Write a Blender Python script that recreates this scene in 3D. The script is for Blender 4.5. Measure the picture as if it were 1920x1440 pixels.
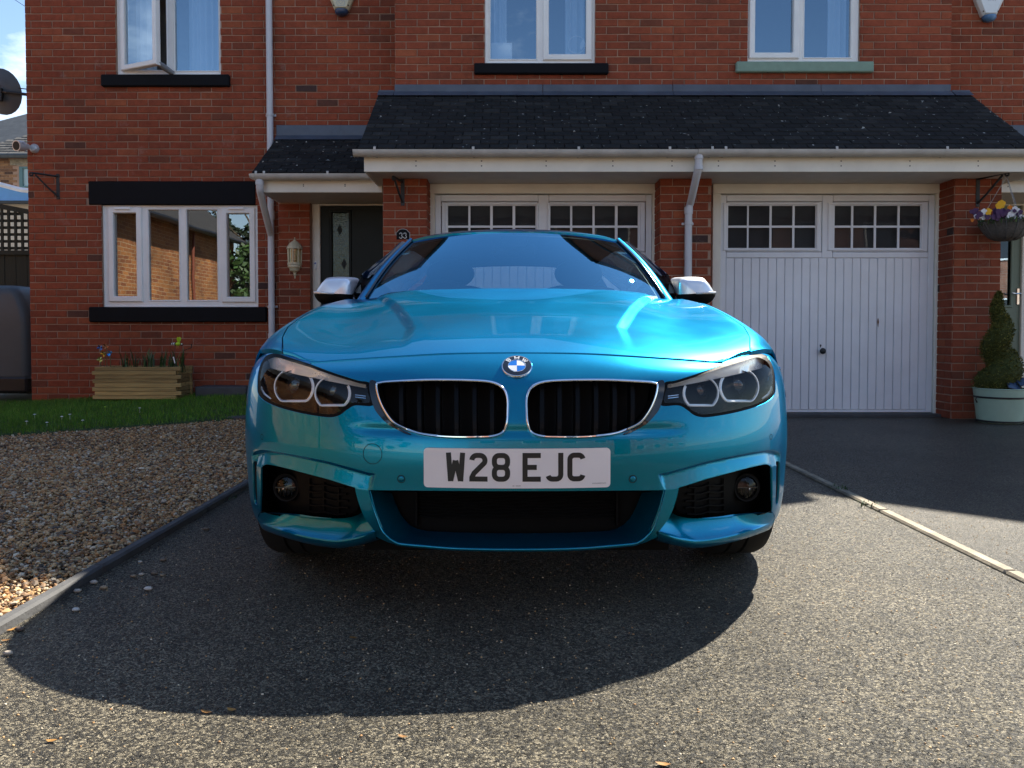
import bpy, bmesh, math, random
import numpy as np
from mathutils import Vector, Matrix
from mathutils.geometry import delaunay_2d_cdt

random.seed(7)
RNG = np.random.default_rng(11)
R = math.radians
SC = bpy.context.scene
COL = SC.collection
for _o in list(bpy.data.objects):
    bpy.data.objects.remove(_o)

# ------------------------------------------------------------------ camera
CAM_H = 0.82
PITCH = 1.7
FPX = 1480.0
cam = bpy.data.cameras.new('camera')
cam.sensor_fit = 'HORIZONTAL'
cam.sensor_width = 36.0
cam.lens = FPX / 1920 * 36.0
cam.shift_y = -54.0 / 1920
cam.clip_start = 0.05
cam.clip_end = 600
camo = bpy.data.objects.new('camera', cam)
camo.location = (0, 0, CAM_H)
camo.rotation_euler = (R(90 - PITCH), 0, 0)
COL.objects.link(camo)
SC.camera = camo

# ------------------------------------------------------------------ light
CLOUD = (6.25, 7.75, 4.25)
SUN_EL, SUN_AZ = 44.0, 37.0        # azimuth from +Y (behind the houses) towards +X
w = bpy.data.worlds.new('World')
SC.world = w
w.use_nodes = True
nt = w.node_tree
bg = nt.nodes['Background']
sky = nt.nodes.new('ShaderNodeTexSky')
sky.sky_type = 'NISHITA'
sky.sun_disc = False
sky.sun_elevation = R(SUN_EL)
sky.sun_rotation = R(SUN_AZ)
sky.air_density = 1.0
sky.dust_density = 0.05
sky.ozone_density = 1.6
# broken fair-weather cloud over the whole dome, thicker towards the horizon
tc = nt.nodes.new('ShaderNodeTexCoord')
sep = nt.nodes.new('ShaderNodeSeparateXYZ')
nt.links.new(tc.outputs['Generated'], sep.inputs[0])
ad = nt.nodes.new('ShaderNodeMath'); ad.operation = 'ADD'; ad.inputs[1].default_value = 0.22
mx0 = nt.nodes.new('ShaderNodeMath'); mx0.operation = 'MAXIMUM'; mx0.inputs[1].default_value = 0.0
nt.links.new(sep.outputs['Z'], mx0.inputs[0]); nt.links.new(mx0.outputs[0], ad.inputs[0])
dv = nt.nodes.new('ShaderNodeVectorMath'); dv.operation = 'DIVIDE'
cb = nt.nodes.new('ShaderNodeCombineXYZ')
for i_ in range(3):
    nt.links.new(ad.outputs[0], cb.inputs[i_])
nt.links.new(tc.outputs['Generated'], dv.inputs[0]); nt.links.new(cb.outputs[0], dv.inputs[1])
nz = nt.nodes.new('ShaderNodeTexNoise')
nz.inputs['Scale'].default_value = 1.5
nz.inputs['Detail'].default_value = 9
nz.inputs['Roughness'].default_value = 0.58
cm = nt.nodes.new('ShaderNodeVectorMath'); cm.operation = 'ADD'; cm.inputs[1].default_value = CLOUD
nt.links.new(dv.outputs[0], cm.inputs[0]); nt.links.new(cm.outputs[0], nz.inputs['Vector'])
rp = nt.nodes.new('ShaderNodeValToRGB')
rp.color_ramp.elements[0].position = 0.59
rp.color_ramp.elements[1].position = 0.80
nt.links.new(nz.outputs['Fac'], rp.inputs[0])
mxc = nt.nodes.new('ShaderNodeMix'); mxc.data_type = 'RGBA'
mxc.inputs['B'].default_value = (11.0, 11.2, 11.6, 1)
nt.links.new(rp.outputs[0], mxc.inputs['Factor'])
nt.links.new(sky.outputs[0], mxc.inputs['A'])
nt.links.new(mxc.outputs['Result'], bg.inputs['Color'])
bg.inputs['Strength'].default_value = 0.066

sun = bpy.data.lights.new('sun', 'SUN')
sun.energy = 5.0
sun.angle = R(0.53)
sun.color = (1.0, 0.93, 0.80)
suno = bpy.data.objects.new('sun', sun)
S_DIR = Vector((math.sin(R(SUN_AZ)) * math.cos(R(SUN_EL)), math.cos(R(SUN_AZ)) * math.cos(R(SUN_EL)), math.sin(R(SUN_EL))))
suno.rotation_euler = (-S_DIR).to_track_quat('-Z', 'Y').to_euler()
suno.location = S_DIR * 60
COL.objects.link(suno)

SC.view_settings.view_transform = 'Standard'
SC.view_settings.look = 'None'
SC.view_settings.exposure = 1.82
SC.view_settings.gamma = 1.0
SC.view_settings.use_curve_mapping = False
SC.render.engine = 'CYCLES'
SC.cycles.use_denoising = True
SC.cycles.max_bounces = 10
SC.cycles.diffuse_bounces = 3
SC.cycles.glossy_bounces = 5
SC.cycles.transmission_bounces = 8
SC.cycles.transparent_max_bounces = 12
SC.cycles.caustics_reflective = False
SC.cycles.caustics_refractive = False

# ------------------------------------------------------------------ helpers
_p = R(PITCH)
def ray(u, v):
    """Direction of the sight line through photo pixel (u, v), scaled to unit depth along +Y."""
    xc, yc = (u - 960) / FPX, (666 - v) / FPX
    d = np.array([xc, math.cos(_p) + yc * math.sin(_p), -math.sin(_p) + yc * math.cos(_p)])
    return d / d[1]
def at(u, v, y):
    d = ray(u, v)
    return Vector((d[0] * y, y, CAM_H + d[2] * y))
def gat(u, v, z=0.0):
    d = ray(u, v)
    t = (z - CAM_H) / d[2]
    return Vector((d[0] * t, t, z))
def project(P):
    """World points (n,3) -> photo pixels (n,2)."""
    P = np.asarray(P, float).reshape(-1, 3)
    dy, dz = P[:, 1], P[:, 2] - CAM_H
    c = dy * math.cos(_p) - dz * math.sin(_p)
    s = dy * math.sin(_p) + dz * math.cos(_p)
    return np.stack([960 + FPX * P[:, 0] / c, 666 - FPX * s / c], 1)

def tag(o, label=None, cat=None, group=None, kind=None):
    if label: o['label'] = label
    if cat: o['category'] = cat
    if group: o['group'] = group
    if kind: o['kind'] = kind
    return o
def empty(name, loc):
    o = bpy.data.objects.new(name, None)
    o.location = loc
    o.empty_display_size = 0.2
    COL.objects.link(o)
    return o
def thing(name, loc, label, cat, group=None):
    return tag(empty(name, loc), label, cat, group)
def world_loc(o):
    v = Vector((0, 0, 0))
    while o is not None:
        v += Vector(o.location)
        o = o.parent
    return v
def copy_tree(o, parent=None):
    c = o.copy()
    COL.objects.link(c)
    if parent is not None: c.parent = parent
    for ch in list(o.children): copy_tree(ch, c)
    return c

class MB:
    """Collects vertices and faces in world space; build() links them as ONE mesh object."""
    def __init__(s):
        s.v, s.f, s.tone = [], [], []
    def add(s, vs, fs, tone=None):
        o = len(s.v)
        s.v.extend([tuple(p) for p in vs])
        s.f.extend([tuple(i + o for i in f) for f in fs])
        s.tone.extend([tone if tone is not None else 0.5] * len(fs))
        return s
    def box(s, x0, x1, y0, y1, z0, z1, tone=None):
        vs = [(x, y, z) for x in (x0, x1) for y in (y0, y1) for z in (z0, z1)]
        return s.add(vs, [(0, 1, 3, 2), (4, 6, 7, 5), (0, 4, 5, 1), (2, 3, 7, 6), (0, 2, 6, 4), (1, 5, 7, 3)], tone)
    def cbox(s, x0, x1, y0, y1, z0, z1, c=0.004, tone=None):
        """Box with its front (-Y) face chamfered on all four edges."""
        a = [(x0, y1, z0), (x1, y1, z0), (x1, y1, z1), (x0, y1, z1)]
        b = [(x0, y0 + c, z0), (x1, y0 + c, z0), (x1, y0 + c, z1), (x0, y0 + c, z1)]
        d = [(x0 + c, y0, z0 + c), (x1 - c, y0, z0 + c), (x1 - c, y0, z1 - c), (x0 + c, y0, z1 - c)]
        fs = [(3, 2, 1, 0), (8, 9, 10, 11)]
        for i in range(4):
            j = (i + 1) % 4
            fs += [(i, j, 4 + j, 4 + i), (4 + i, 4 + j, 8 + j, 8 + i)]
        return s.add(a + b + d, fs, tone)
    def rbox(s, x0, x1, y0, y1, z0, z1, c=0.006, tone=None):
        """Box with all twelve edges chamfered."""
        X, Y, Z = (x0, x1), (y0, y1), (z0, z1)
        vs, idx = [], {}
        sg = (1, -1)
        for i in (0, 1):
            for j in (0, 1):
                for k in (0, 1):
                    for ax in (0, 1, 2):
                        p = [X[i] + sg[i] * c, Y[j] + sg[j] * c, Z[k] + sg[k] * c]
                        p[ax] = (X[i], Y[j], Z[k])[ax]
                        idx[(i, j, k, ax)] = len(vs); vs.append(p)
        fs = []
        q = ((0, 0), (1, 0), (1, 1), (0, 1))
        for a in (0, 1):
            fs.append([idx[(a, b, c_, 0)] for b, c_ in q])
            fs.append([idx[(b, a, c_, 1)] for b, c_ in q])
            fs.append([idx[(b, c_, a, 2)] for b, c_ in q])
        for i in (0, 1):
            for j in (0, 1):
                fs.append([idx[(i, j, 0, 0)], idx[(i, j, 1, 0)], idx[(i, j, 1, 1)], idx[(i, j, 0, 1)]])
                fs.append([idx[(i, 0, j, 0)], idx[(i, 1, j, 0)], idx[(i, 1, j, 2)], idx[(i, 0, j, 2)]])
                fs.append([idx[(0, i, j, 1)], idx[(1, i, j, 1)], idx[(1, i, j, 2)], idx[(0, i, j, 2)]])
                for k in (0, 1):
                    fs.append([idx[(i, j, k, 0)], idx[(i, j, k, 1)], idx[(i, j, k, 2)]])
        return s.add(vs, fs, tone)
    def grid(s, P, closed_u=False, tone=None):
        P = np.asarray(P, float)
        n, m = P.shape[:2]
        fs = []
        for i in range(n if closed_u else n - 1):
            k = (i + 1) % n
            for j in range(m - 1):
                fs.append((i * m + j, k * m + j, k * m + j + 1, i * m + j + 1))
        return s.add(P.reshape(-1, 3), fs, tone)
    def tube(s, pts, r, n=8, closed=False, tone=None, squash=None):
        pts = [Vector(p) for p in pts]
        m = len(pts)
        rr = r if hasattr(r, '__len__') else [r] * m
        rings = []
        T0 = (pts[1] - pts[0]).normalized()
        up = Vector((0, 0, 1)) if abs(T0.z) < 0.9 else Vector((1, 0, 0))
        side = T0.cross(up).normalized()
        for i, p in enumerate(pts):
            if closed: t = pts[(i + 1) % m] - pts[i - 1]
            else: t = pts[min(i + 1, m - 1)] - pts[max(i - 1, 0)]
            t.normalize()
            side = (side - t * side.dot(t)).normalized()
            b = t.cross(side)
            rings.append([p + (side * math.cos(a) + b * math.sin(a)) * rr[i] for a in [2 * math.pi * k / n for k in range(n)]])
        vs = [q for rg in rings for q in rg]
        fs = []
        for i in range(m if closed else m - 1):
            k = (i + 1) % m
            for j in range(n):
                l = (j + 1) % n
                fs.append((i * n + j, i * n + l, k * n + l, k * n + j))
        if not closed:
            fs.append(tuple(range(n - 1, -1, -1)))
            fs.append(tuple((m - 1) * n + j for j in range(n)))
        return s.add(vs, fs, tone)
    def lathe(s, prof, c=(0, 0, 0), n=20, axis='z', tone=None, a0=0.0, a1=2 * math.pi):
        """prof = [(radius, height)...] turned about an axis through c."""
        c = Vector(c)
        full = abs(a1 - a0 - 2 * math.pi) < 1e-6
        k = n if full else n + 1
        vs = []
        for (r, h) in prof:
            for j in range(k):
                a = a0 + (a1 - a0) * j / n
                x, y = r * math.cos(a), r * math.sin(a)
                vs.append(c + (Vector((x, y, h)) if axis == 'z' else Vector((x, -h, y)) if axis == 'y' else Vector((h, x, y))))
        fs = []
        for i in range(len(prof) - 1):
            for j in range(n):
                l = (j + 1) % k
                fs.append((i * k + j, i * k + l, (i + 1) * k + l, (i + 1) * k + j))
        return s.add(vs, fs, tone)
    def prism(s, poly, f0, f1, tone=None):
        """poly of 2-D points; f0/f1 map (a, b) to the front / back 3-D point."""
        n = len(poly)
        vs = [f0(a, b) for a, b in poly] + [f1(a, b) for a, b in poly]
        fs = [tuple(range(n)), tuple(range(2 * n - 1, n - 1, -1))]
        for i in range(n):
            j = (i + 1) % n
            fs.append((i, n + i, n + j, j))
        return s.add(vs, fs, tone)
    def sphere(s, c, r, nu=12, nv=8, sc=(1, 1, 1), tone=None):
        c = Vector(c)
        vs = [c + Vector((0, 0, r * sc[2]))]
        for i in range(1, nv):
            th = math.pi * i / nv
            for j in range(nu):
                ph = 2 * math.pi * j / nu
                vs.append(c + Vector((r * sc[0] * math.sin(th) * math.cos(ph), r * sc[1] * math.sin(th) * math.sin(ph), r * sc[2] * math.cos(th))))
        vs.append(c - Vector((0, 0, r * sc[2])))
        fs = [(0, 1 + j, 1 + (j + 1) % nu) for j in range(nu)]
        for i in range(nv - 2):
            for j in range(nu):
                a, b = 1 + i * nu + j, 1 + i * nu + (j + 1) % nu
                fs.append((a, a + nu, b + nu, b))
        L = len(vs) - 1
        fs += [(L, L - nu + (j + 1) % nu, L - nu + j) for j in range(nu)]
        return s.add(vs, fs, tone)
    def holes_plate(s, rect, holes, fn, d0, d1, tone=None):
        """Slab over rect=(a0,a1,b0,b1) minus rectangular holes; fn(a, depth, b) -> world point."""
        xs = sorted({rect[0], rect[1]} | {min(max(h[k], rect[0]), rect[1]) for h in holes for k in (0, 1)})
        zs = sorted({rect[2], rect[3]} | {min(max(h[k], rect[2]), rect[3]) for h in holes for k in (2, 3)})
        def solid(i, j):
            if i < 0 or j < 0 or i >= len(xs) - 1 or j >= len(zs) - 1: return False
            x, z = (xs[i] + xs[i + 1]) / 2, (zs[j] + zs[j + 1]) / 2
            return not any(h[0] < x < h[1] and h[2] < z < h[3] for h in holes)
        for i in range(len(xs) - 1):
            for j in range(len(zs) - 1):
                if not solid(i, j): continue
                a0, a1, b0, b1 = xs[i], xs[i + 1], zs[j], zs[j + 1]
                q = lambda *p: s.add([fn(*t) for t in p], [(0, 1, 2, 3)], tone)
                q((a0, d0, b0), (a1, d0, b0), (a1, d0, b1), (a0, d0, b1))
                q((a0, d1, b1), (a1, d1, b1), (a1, d1, b0), (a0, d1, b0))
                if not solid(i - 1, j): q((a0, d1, b0), (a0, d0, b0), (a0, d0, b1), (a0, d1, b1))
                if not solid(i + 1, j): q((a1, d0, b0), (a1, d1, b0), (a1, d1, b1), (a1, d0, b1))
                if not solid(i, j - 1): q((a0, d1, b0), (a1, d1, b0), (a1, d0, b0), (a0, d0, b0))
                if not solid(i, j + 1): q((a0, d0, b1), (a1, d0, b1), (a1, d1, b1), (a0, d1, b1))
        return s
    def mesh(s, name, m, off=(0, 0, 0), smooth=False, fix=True, angle=None, merge=False):
        me = bpy.data.meshes.new(name)
        V = np.array(s.v, float).reshape(-1, 3) - np.array(off, float)
        me.from_pydata(V.tolist(), [], s.f)
        if m is not None: me.materials.append(m)
        at_ = me.attributes.new('tone', 'FLOAT', 'FACE')
        at_.data.foreach_set('value', np.array(s.tone, np.float32))
        if fix or merge:
            b = bmesh.new(); b.from_mesh(me)
            if merge: bmesh.ops.remove_doubles(b, verts=b.verts, dist=2e-4)
            if fix: bmesh.ops.recalc_face_normals(b, faces=b.faces)
            b.to_mesh(me); b.free()
        if smooth:
            me.polygons.foreach_set('use_smooth', [True] * len(me.polygons))
            if angle: me.set_sharp_from_angle(angle=R(angle))
        return me
    def build(s, name, m, parent=None, smooth=False, fix=True, angle=None, merge=False, loc=None):
        """loc = where the object's origin goes (top-level meshes)."""
        base = world_loc(parent) if parent is not None else Vector(loc or (0, 0, 0))
        me = s.mesh(name, m, base, smooth, fix, angle, merge)
        o = bpy.data.objects.new(name, me)
        COL.objects.link(o)
        if parent is not None: o.parent = parent
        else: o.location = base
        return o

# ------------------------------------------------------------------ materials
def _n(nt, t, **kw):
    n = nt.nodes.new(t)
    for k, v in kw.items():
        if k.startswith('i_'): n.inputs[k[2:].replace('_', ' ')].default_value = v
        else: setattr(n, k, v)
    return n
def M(name, col, rough=0.5, metal=0.0, coat=0.0, var=0.12, vs=7.0, bump=0.0, bs=80.0, spec=0.5, rv=0.08, stretch=None, tone=0.0, emit=None, det=5.0):
    """Principled material with procedural colour variation, roughness variation and fine relief."""
    m = bpy.data.materials.new(name)
    m.use_nodes = True
    nt = m.node_tree
    L = nt.links.new
    b = nt.nodes['Principled BSDF']
    g = _n(nt, 'ShaderNodeNewGeometry')
    vec = g.outputs['Position']
    if stretch:
        mp = _n(nt, 'ShaderNodeMapping'); mp.inputs['Scale'].default_value = stretch
        L(vec, mp.inputs['Vector']); vec = mp.outputs[0]
    n = _n(nt, 'ShaderNodeTexNoise', i_Scale=vs, i_Detail=det, i_Roughness=0.6)
    L(vec, n.inputs['Vector'])
    r = _n(nt, 'ShaderNodeMapRange', i_From_Min=0.3, i_From_Max=0.7, i_To_Min=1 - var, i_To_Max=1 + var)
    L(n.outputs['Fac'], r.inputs['Value'])
    last = r.outputs[0]
    if tone:
        a = _n(nt, 'ShaderNodeAttribute', attribute_name='tone')
        r2 = _n(nt, 'ShaderNodeMapRange', i_To_Min=1 - tone, i_To_Max=1 + tone)
        L(a.outputs['Fac'], r2.inputs['Value'])
        mm = _n(nt, 'ShaderNodeMath', operation='MULTIPLY')
        L(last, mm.inputs[0]); L(r2.outputs[0], mm.inputs[1]); last = mm.outputs[0]
    x = _n(nt, 'ShaderNodeVectorMath', operation='SCALE')
    x.inputs[0].default_value = col[:3]
    L(last, x.inputs['Scale'])
    L(x.outputs[0], b.inputs['Base Color'])
    rr = _n(nt, 'ShaderNodeMapRange', i_To_Min=max(0.0, rough - rv), i_To_Max=min(1.0, rough + rv))
    L(n.outputs['Fac'], rr.inputs['Value'])
    L(rr.outputs[0], b.inputs['Roughness'])
    b.inputs['Metallic'].default_value = metal
    b.inputs['Specular IOR Level'].default_value = spec
    if coat:
        b.inputs['Coat Weight'].default_value = coat
        b.inputs['Coat Roughness'].default_value = 0.02
    if bump:
        n2 = _n(nt, 'ShaderNodeTexNoise', i_Scale=bs, i_Detail=4.0)
        L(vec, n2.inputs['Vector'])
        bp = _n(nt, 'ShaderNodeBump', i_Strength=1.0, i_Distance=bump)
        L(n2.outputs['Fac'], bp.inputs['Height'])
        L(bp.outputs[0], b.inputs['Normal'])
    if emit:
        b.inputs['Emission Color'].default_value = (*emit[:3], 1)
        b.inputs['Emission Strength'].default_value = emit[3]
    return m
def ramp_mat(name, stops, rough=0.8, bump=0.0008, bs=260.0, noise=0.18, spec=0.3, speck=None, broad=0.0, bloom=0.0):
    """Colour from the 'tone' attribute through a ramp, plus grain."""
    m = bpy.data.materials.new(name)
    m.use_nodes = True
    nt = m.node_tree; L = nt.links.new
    b = nt.nodes['Principled BSDF']
    a = _n(nt, 'ShaderNodeAttribute', attribute_name='tone')
    rp = _n(nt, 'ShaderNodeValToRGB')
    rp.color_ramp.interpolation = 'LINEAR'
    el = rp.color_ramp.elements
    while len(el) < len(stops): el.new(0.5)
    for e, (p, c) in zip(el, stops):
        e.position = p; e.color = (*c, 1)
    L(a.outputs['Fac'], rp.inputs[0])
    g = _n(nt, 'ShaderNodeNewGeometry')
    n = _n(nt, 'ShaderNodeTexNoise', i_Scale=14.0, i_Detail=8.0, i_Roughness=0.7)
    L(g.outputs['Position'], n.inputs['Vector'])
    n2 = _n(nt, 'ShaderNodeTexNoise', i_Scale=bs, i_Detail=5.0, i_Roughness=0.65)
    L(g.outputs['Position'], n2.inputs['Vector'])
    sm = _n(nt, 'ShaderNodeMath', operation='ADD')
    L(n.outputs['Fac'], sm.inputs[0]); L(n2.outputs['Fac'], sm.inputs[1])
    mr = _n(nt, 'ShaderNodeMapRange', i_From_Min=0.7, i_From_Max=1.3, i_To_Min=1 - noise, i_To_Max=1 + noise)
    L(sm.outputs[0], mr.inputs['Value'])
    nb = _n(nt, 'ShaderNodeTexNoise', i_Scale=0.9, i_Detail=5.0, i_Roughness=0.65)
    L(g.outputs['Position'], nb.inputs['Vector'])
    mb = _n(nt, 'ShaderNodeMapRange', i_From_Min=0.3, i_From_Max=0.7, i_To_Min=1 - broad, i_To_Max=1 + broad)
    L(nb.outputs['Fac'], mb.inputs['Value'])
    mm2 = _n(nt, 'ShaderNodeMath', operation='MULTIPLY')
    L(mr.outputs[0], mm2.inputs[0]); L(mb.outputs[0], mm2.inputs[1])
    x = _n(nt, 'ShaderNodeVectorMath', operation='SCALE')
    L(rp.outputs[0], x.inputs[0]); L(mm2.outputs[0], x.inputs['Scale'])
    outc = x.outputs[0]
    if bloom:
        # thin salt bloom in patches
        n4 = _n(nt, 'ShaderNodeTexNoise', i_Scale=3.1, i_Detail=9.0, i_Roughness=0.75)
        L(g.outputs['Position'], n4.inputs['Vector'])
        r4 = _n(nt, 'ShaderNodeMapRange', i_From_Min=0.60, i_From_Max=0.82, i_To_Min=0.0, i_To_Max=bloom)
        L(n4.outputs['Fac'], r4.inputs['Value'])
        m4 = _n(nt, 'ShaderNodeMix', data_type='RGBA'); m4.inputs['B'].default_value = (0.42, 0.36, 0.32, 1)
        L(r4.outputs[0], m4.inputs['Factor']); L(outc, m4.inputs['A']); outc = m4.outputs['Result']
    if speck:
        n3 = _n(nt, 'ShaderNodeTexNoise', i_Scale=speck[0], i_Detail=3.0)
        L(g.outputs['Position'], n3.inputs['Vector'])
        r3 = _n(nt, 'ShaderNodeMapRange', i_From_Min=speck[1], i_From_Max=speck[1] + 0.05)
        L(n3.outputs['Fac'], r3.inputs['Value'])
        mm = _n(nt, 'ShaderNodeMix', data_type='RGBA')
        mm.inputs['B'].default_value = (*speck[2], 1)
        L(r3.outputs[0], mm.inputs['Factor']); L(outc, mm.inputs['A'])
        outc = mm.outputs['Result']
    L(outc, b.inputs['Base Color'])
    b.inputs['Roughness'].default_value = rough
    b.inputs['Specular IOR Level'].default_value = spec
    if bump:
        bp = _n(nt, 'ShaderNodeBump', i_Strength=1.0, i_Distance=bump)
        L(n2.outputs['Fac'], bp.inputs['Height'])
        L(bp.outputs[0], b.inputs['Normal'])
    return m
def glass(name, tint=(0.9, 0.95, 0.95), refl=0.10, edge=0.9, rough=0.0, gcol=(1, 1, 1), power=3.5):
    """Thin pane: see-through sheet with Fresnel reflections."""
    m = bpy.data.materials.new(name)
    m.use_nodes = True
    nt = m.node_tree; L = nt.links.new
    nt.nodes.remove(nt.nodes['Principled BSDF'])
    out = nt.nodes['Material Output']
    tr = _n(nt, 'ShaderNodeBsdfTransparent'); tr.inputs['Color'].default_value = (*tint, 1)
    gl = _n(nt, 'ShaderNodeBsdfGlossy', i_Roughness=rough); gl.inputs['Color'].default_value = (*gcol, 1)
    lw = _n(nt, 'ShaderNodeLayerWeight'); lw.inputs['Blend'].default_value = 0.5
    pw = _n(nt, 'ShaderNodeMath', operation='POWER'); pw.inputs[1].default_value = power
    L(lw.outputs['Facing'], pw.inputs[0])
    mr = _n(nt, 'ShaderNodeMapRange', i_To_Min=refl, i_To_Max=edge)
    L(pw.outputs[0], mr.inputs['Value'])
    # very slight waviness, as real panes have
    g = _n(nt, 'ShaderNodeNewGeometry')
    n = _n(nt, 'ShaderNodeTexNoise', i_Scale=2.2, i_Detail=1.0)
    L(g.outputs['Position'], n.inputs['Vector'])
    bp = _n(nt, 'ShaderNodeBump', i_Strength=0.25, i_Distance=0.004)
    L(n.outputs['Fac'], bp.inputs['Height']); L(bp.outputs[0], gl.inputs['Normal'])
    mx = _n(nt, 'ShaderNodeMixShader')
    L(mr.outputs[0], mx.inputs[0]); L(tr.outputs[0], mx.inputs[1]); L(gl.outputs[0], mx.inputs[2])
    L(mx.outputs[0], out.inputs['Surface'])
    return m

BRICK_STOPS = [(0.0, (0.055, 0.034, 0.032)), (0.10, (0.095, 0.042, 0.030)), (0.2, (0.16, 0.050, 0.028)), (0.45, (0.235, 0.054, 0.026)), (0.75, (0.26, 0.064, 0.030)), (1.0, (0.31, 0.088, 0.038))]
m_brick = ramp_mat('red brick', BRICK_STOPS, 0.85, 0.0014, 190.0, 0.30, 0.25, broad=0.20, bloom=0.5)
m_brick_far = ramp_mat('old orange brick', [(0, (0.10, 0.06, 0.05)), (0.3, (0.28, 0.11, 0.05)), (1, (0.42, 0.19, 0.08))], 0.85, 0.001, 120.0, 0.3)
m_mortar = M('mortar', (0.35, 0.22, 0.155), 0.9, var=0.3, vs=3, bump=0.0012, bs=300)
m_tile = ramp_mat('dark roof tile', [(0, (0.014, 0.014, 0.014)), (0.6, (0.024, 0.024, 0.024)), (1, (0.042, 0.041, 0.039))], 0.85, 0.0015, 160.0, 0.3, 0.12, speck=(22.0, 0.69, (0.45, 0.45, 0.42)))
m_lead = M('lead flashing', (0.085, 0.10, 0.13), 0.5, 0.35, var=0.2, vs=5)
m_upvc = M('white window plastic', (0.84, 0.84, 0.82), 0.35, var=0.05, vs=5)
m_white = M('white painted timber', (0.80, 0.77, 0.68), 0.5, var=0.08, vs=3, bump=0.0004, bs=60)
m_gutter = M('grey white gutter plastic', (0.50, 0.49, 0.46), 0.45, var=0.14, vs=6)
m_garage = M('white garage door paint', (0.76, 0.77, 0.80), 0.42, var=0.09, vs=1.6, bump=0.0003, bs=40)
m_black_paint = M('black masonry paint', (0.0055, 0.006, 0.008), 0.7, var=0.25, vs=12, bump=0.0006, bs=120, spec=0.15)
m_green_paint = M('sage masonry paint', (0.20, 0.30, 0.23), 0.6, var=0.1, vs=12, bump=0.0006, bs=120)
m_door_dark = M('dark green door', (0.005, 0.009, 0.008), 0.5, var=0.1, spec=0.25)
m_door_sage = M('sage green door', (0.15, 0.20, 0.15), 0.45, var=0.06)
m_iron = M('black wrought iron', (0.014, 0.014, 0.015), 0.5, var=0.2, vs=30)
m_black_plastic = M('black plastic', (0.012, 0.012, 0.013), 0.45, var=0.2, vs=30)
m_metal = M('brushed metal', (0.6, 0.6, 0.6), 0.25, 1.0, var=0.05)
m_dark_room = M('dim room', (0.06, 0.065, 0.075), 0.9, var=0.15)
m_curtain = M('pale curtain', (0.62, 0.68, 0.74), 0.85, var=0.05, vs=6)
m_pane = glass('window pane', (0.66, 0.76, 0.84), 0.30, 0.95, gcol=(0.62, 0.82, 1.0))  # reflection colour tinted blue to deepen the sky seen in the panes
m_pane_low = glass('lower window pane', (0.55, 0.58, 0.58), 0.25, 0.95)
m_pane_dark = glass('garage door pane', (0.6, 0.6, 0.6), 0.012, 0.4)
m_lampglass = glass('lantern glass', (0.85, 0.82, 0.68), 0.08, 0.8)

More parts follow.
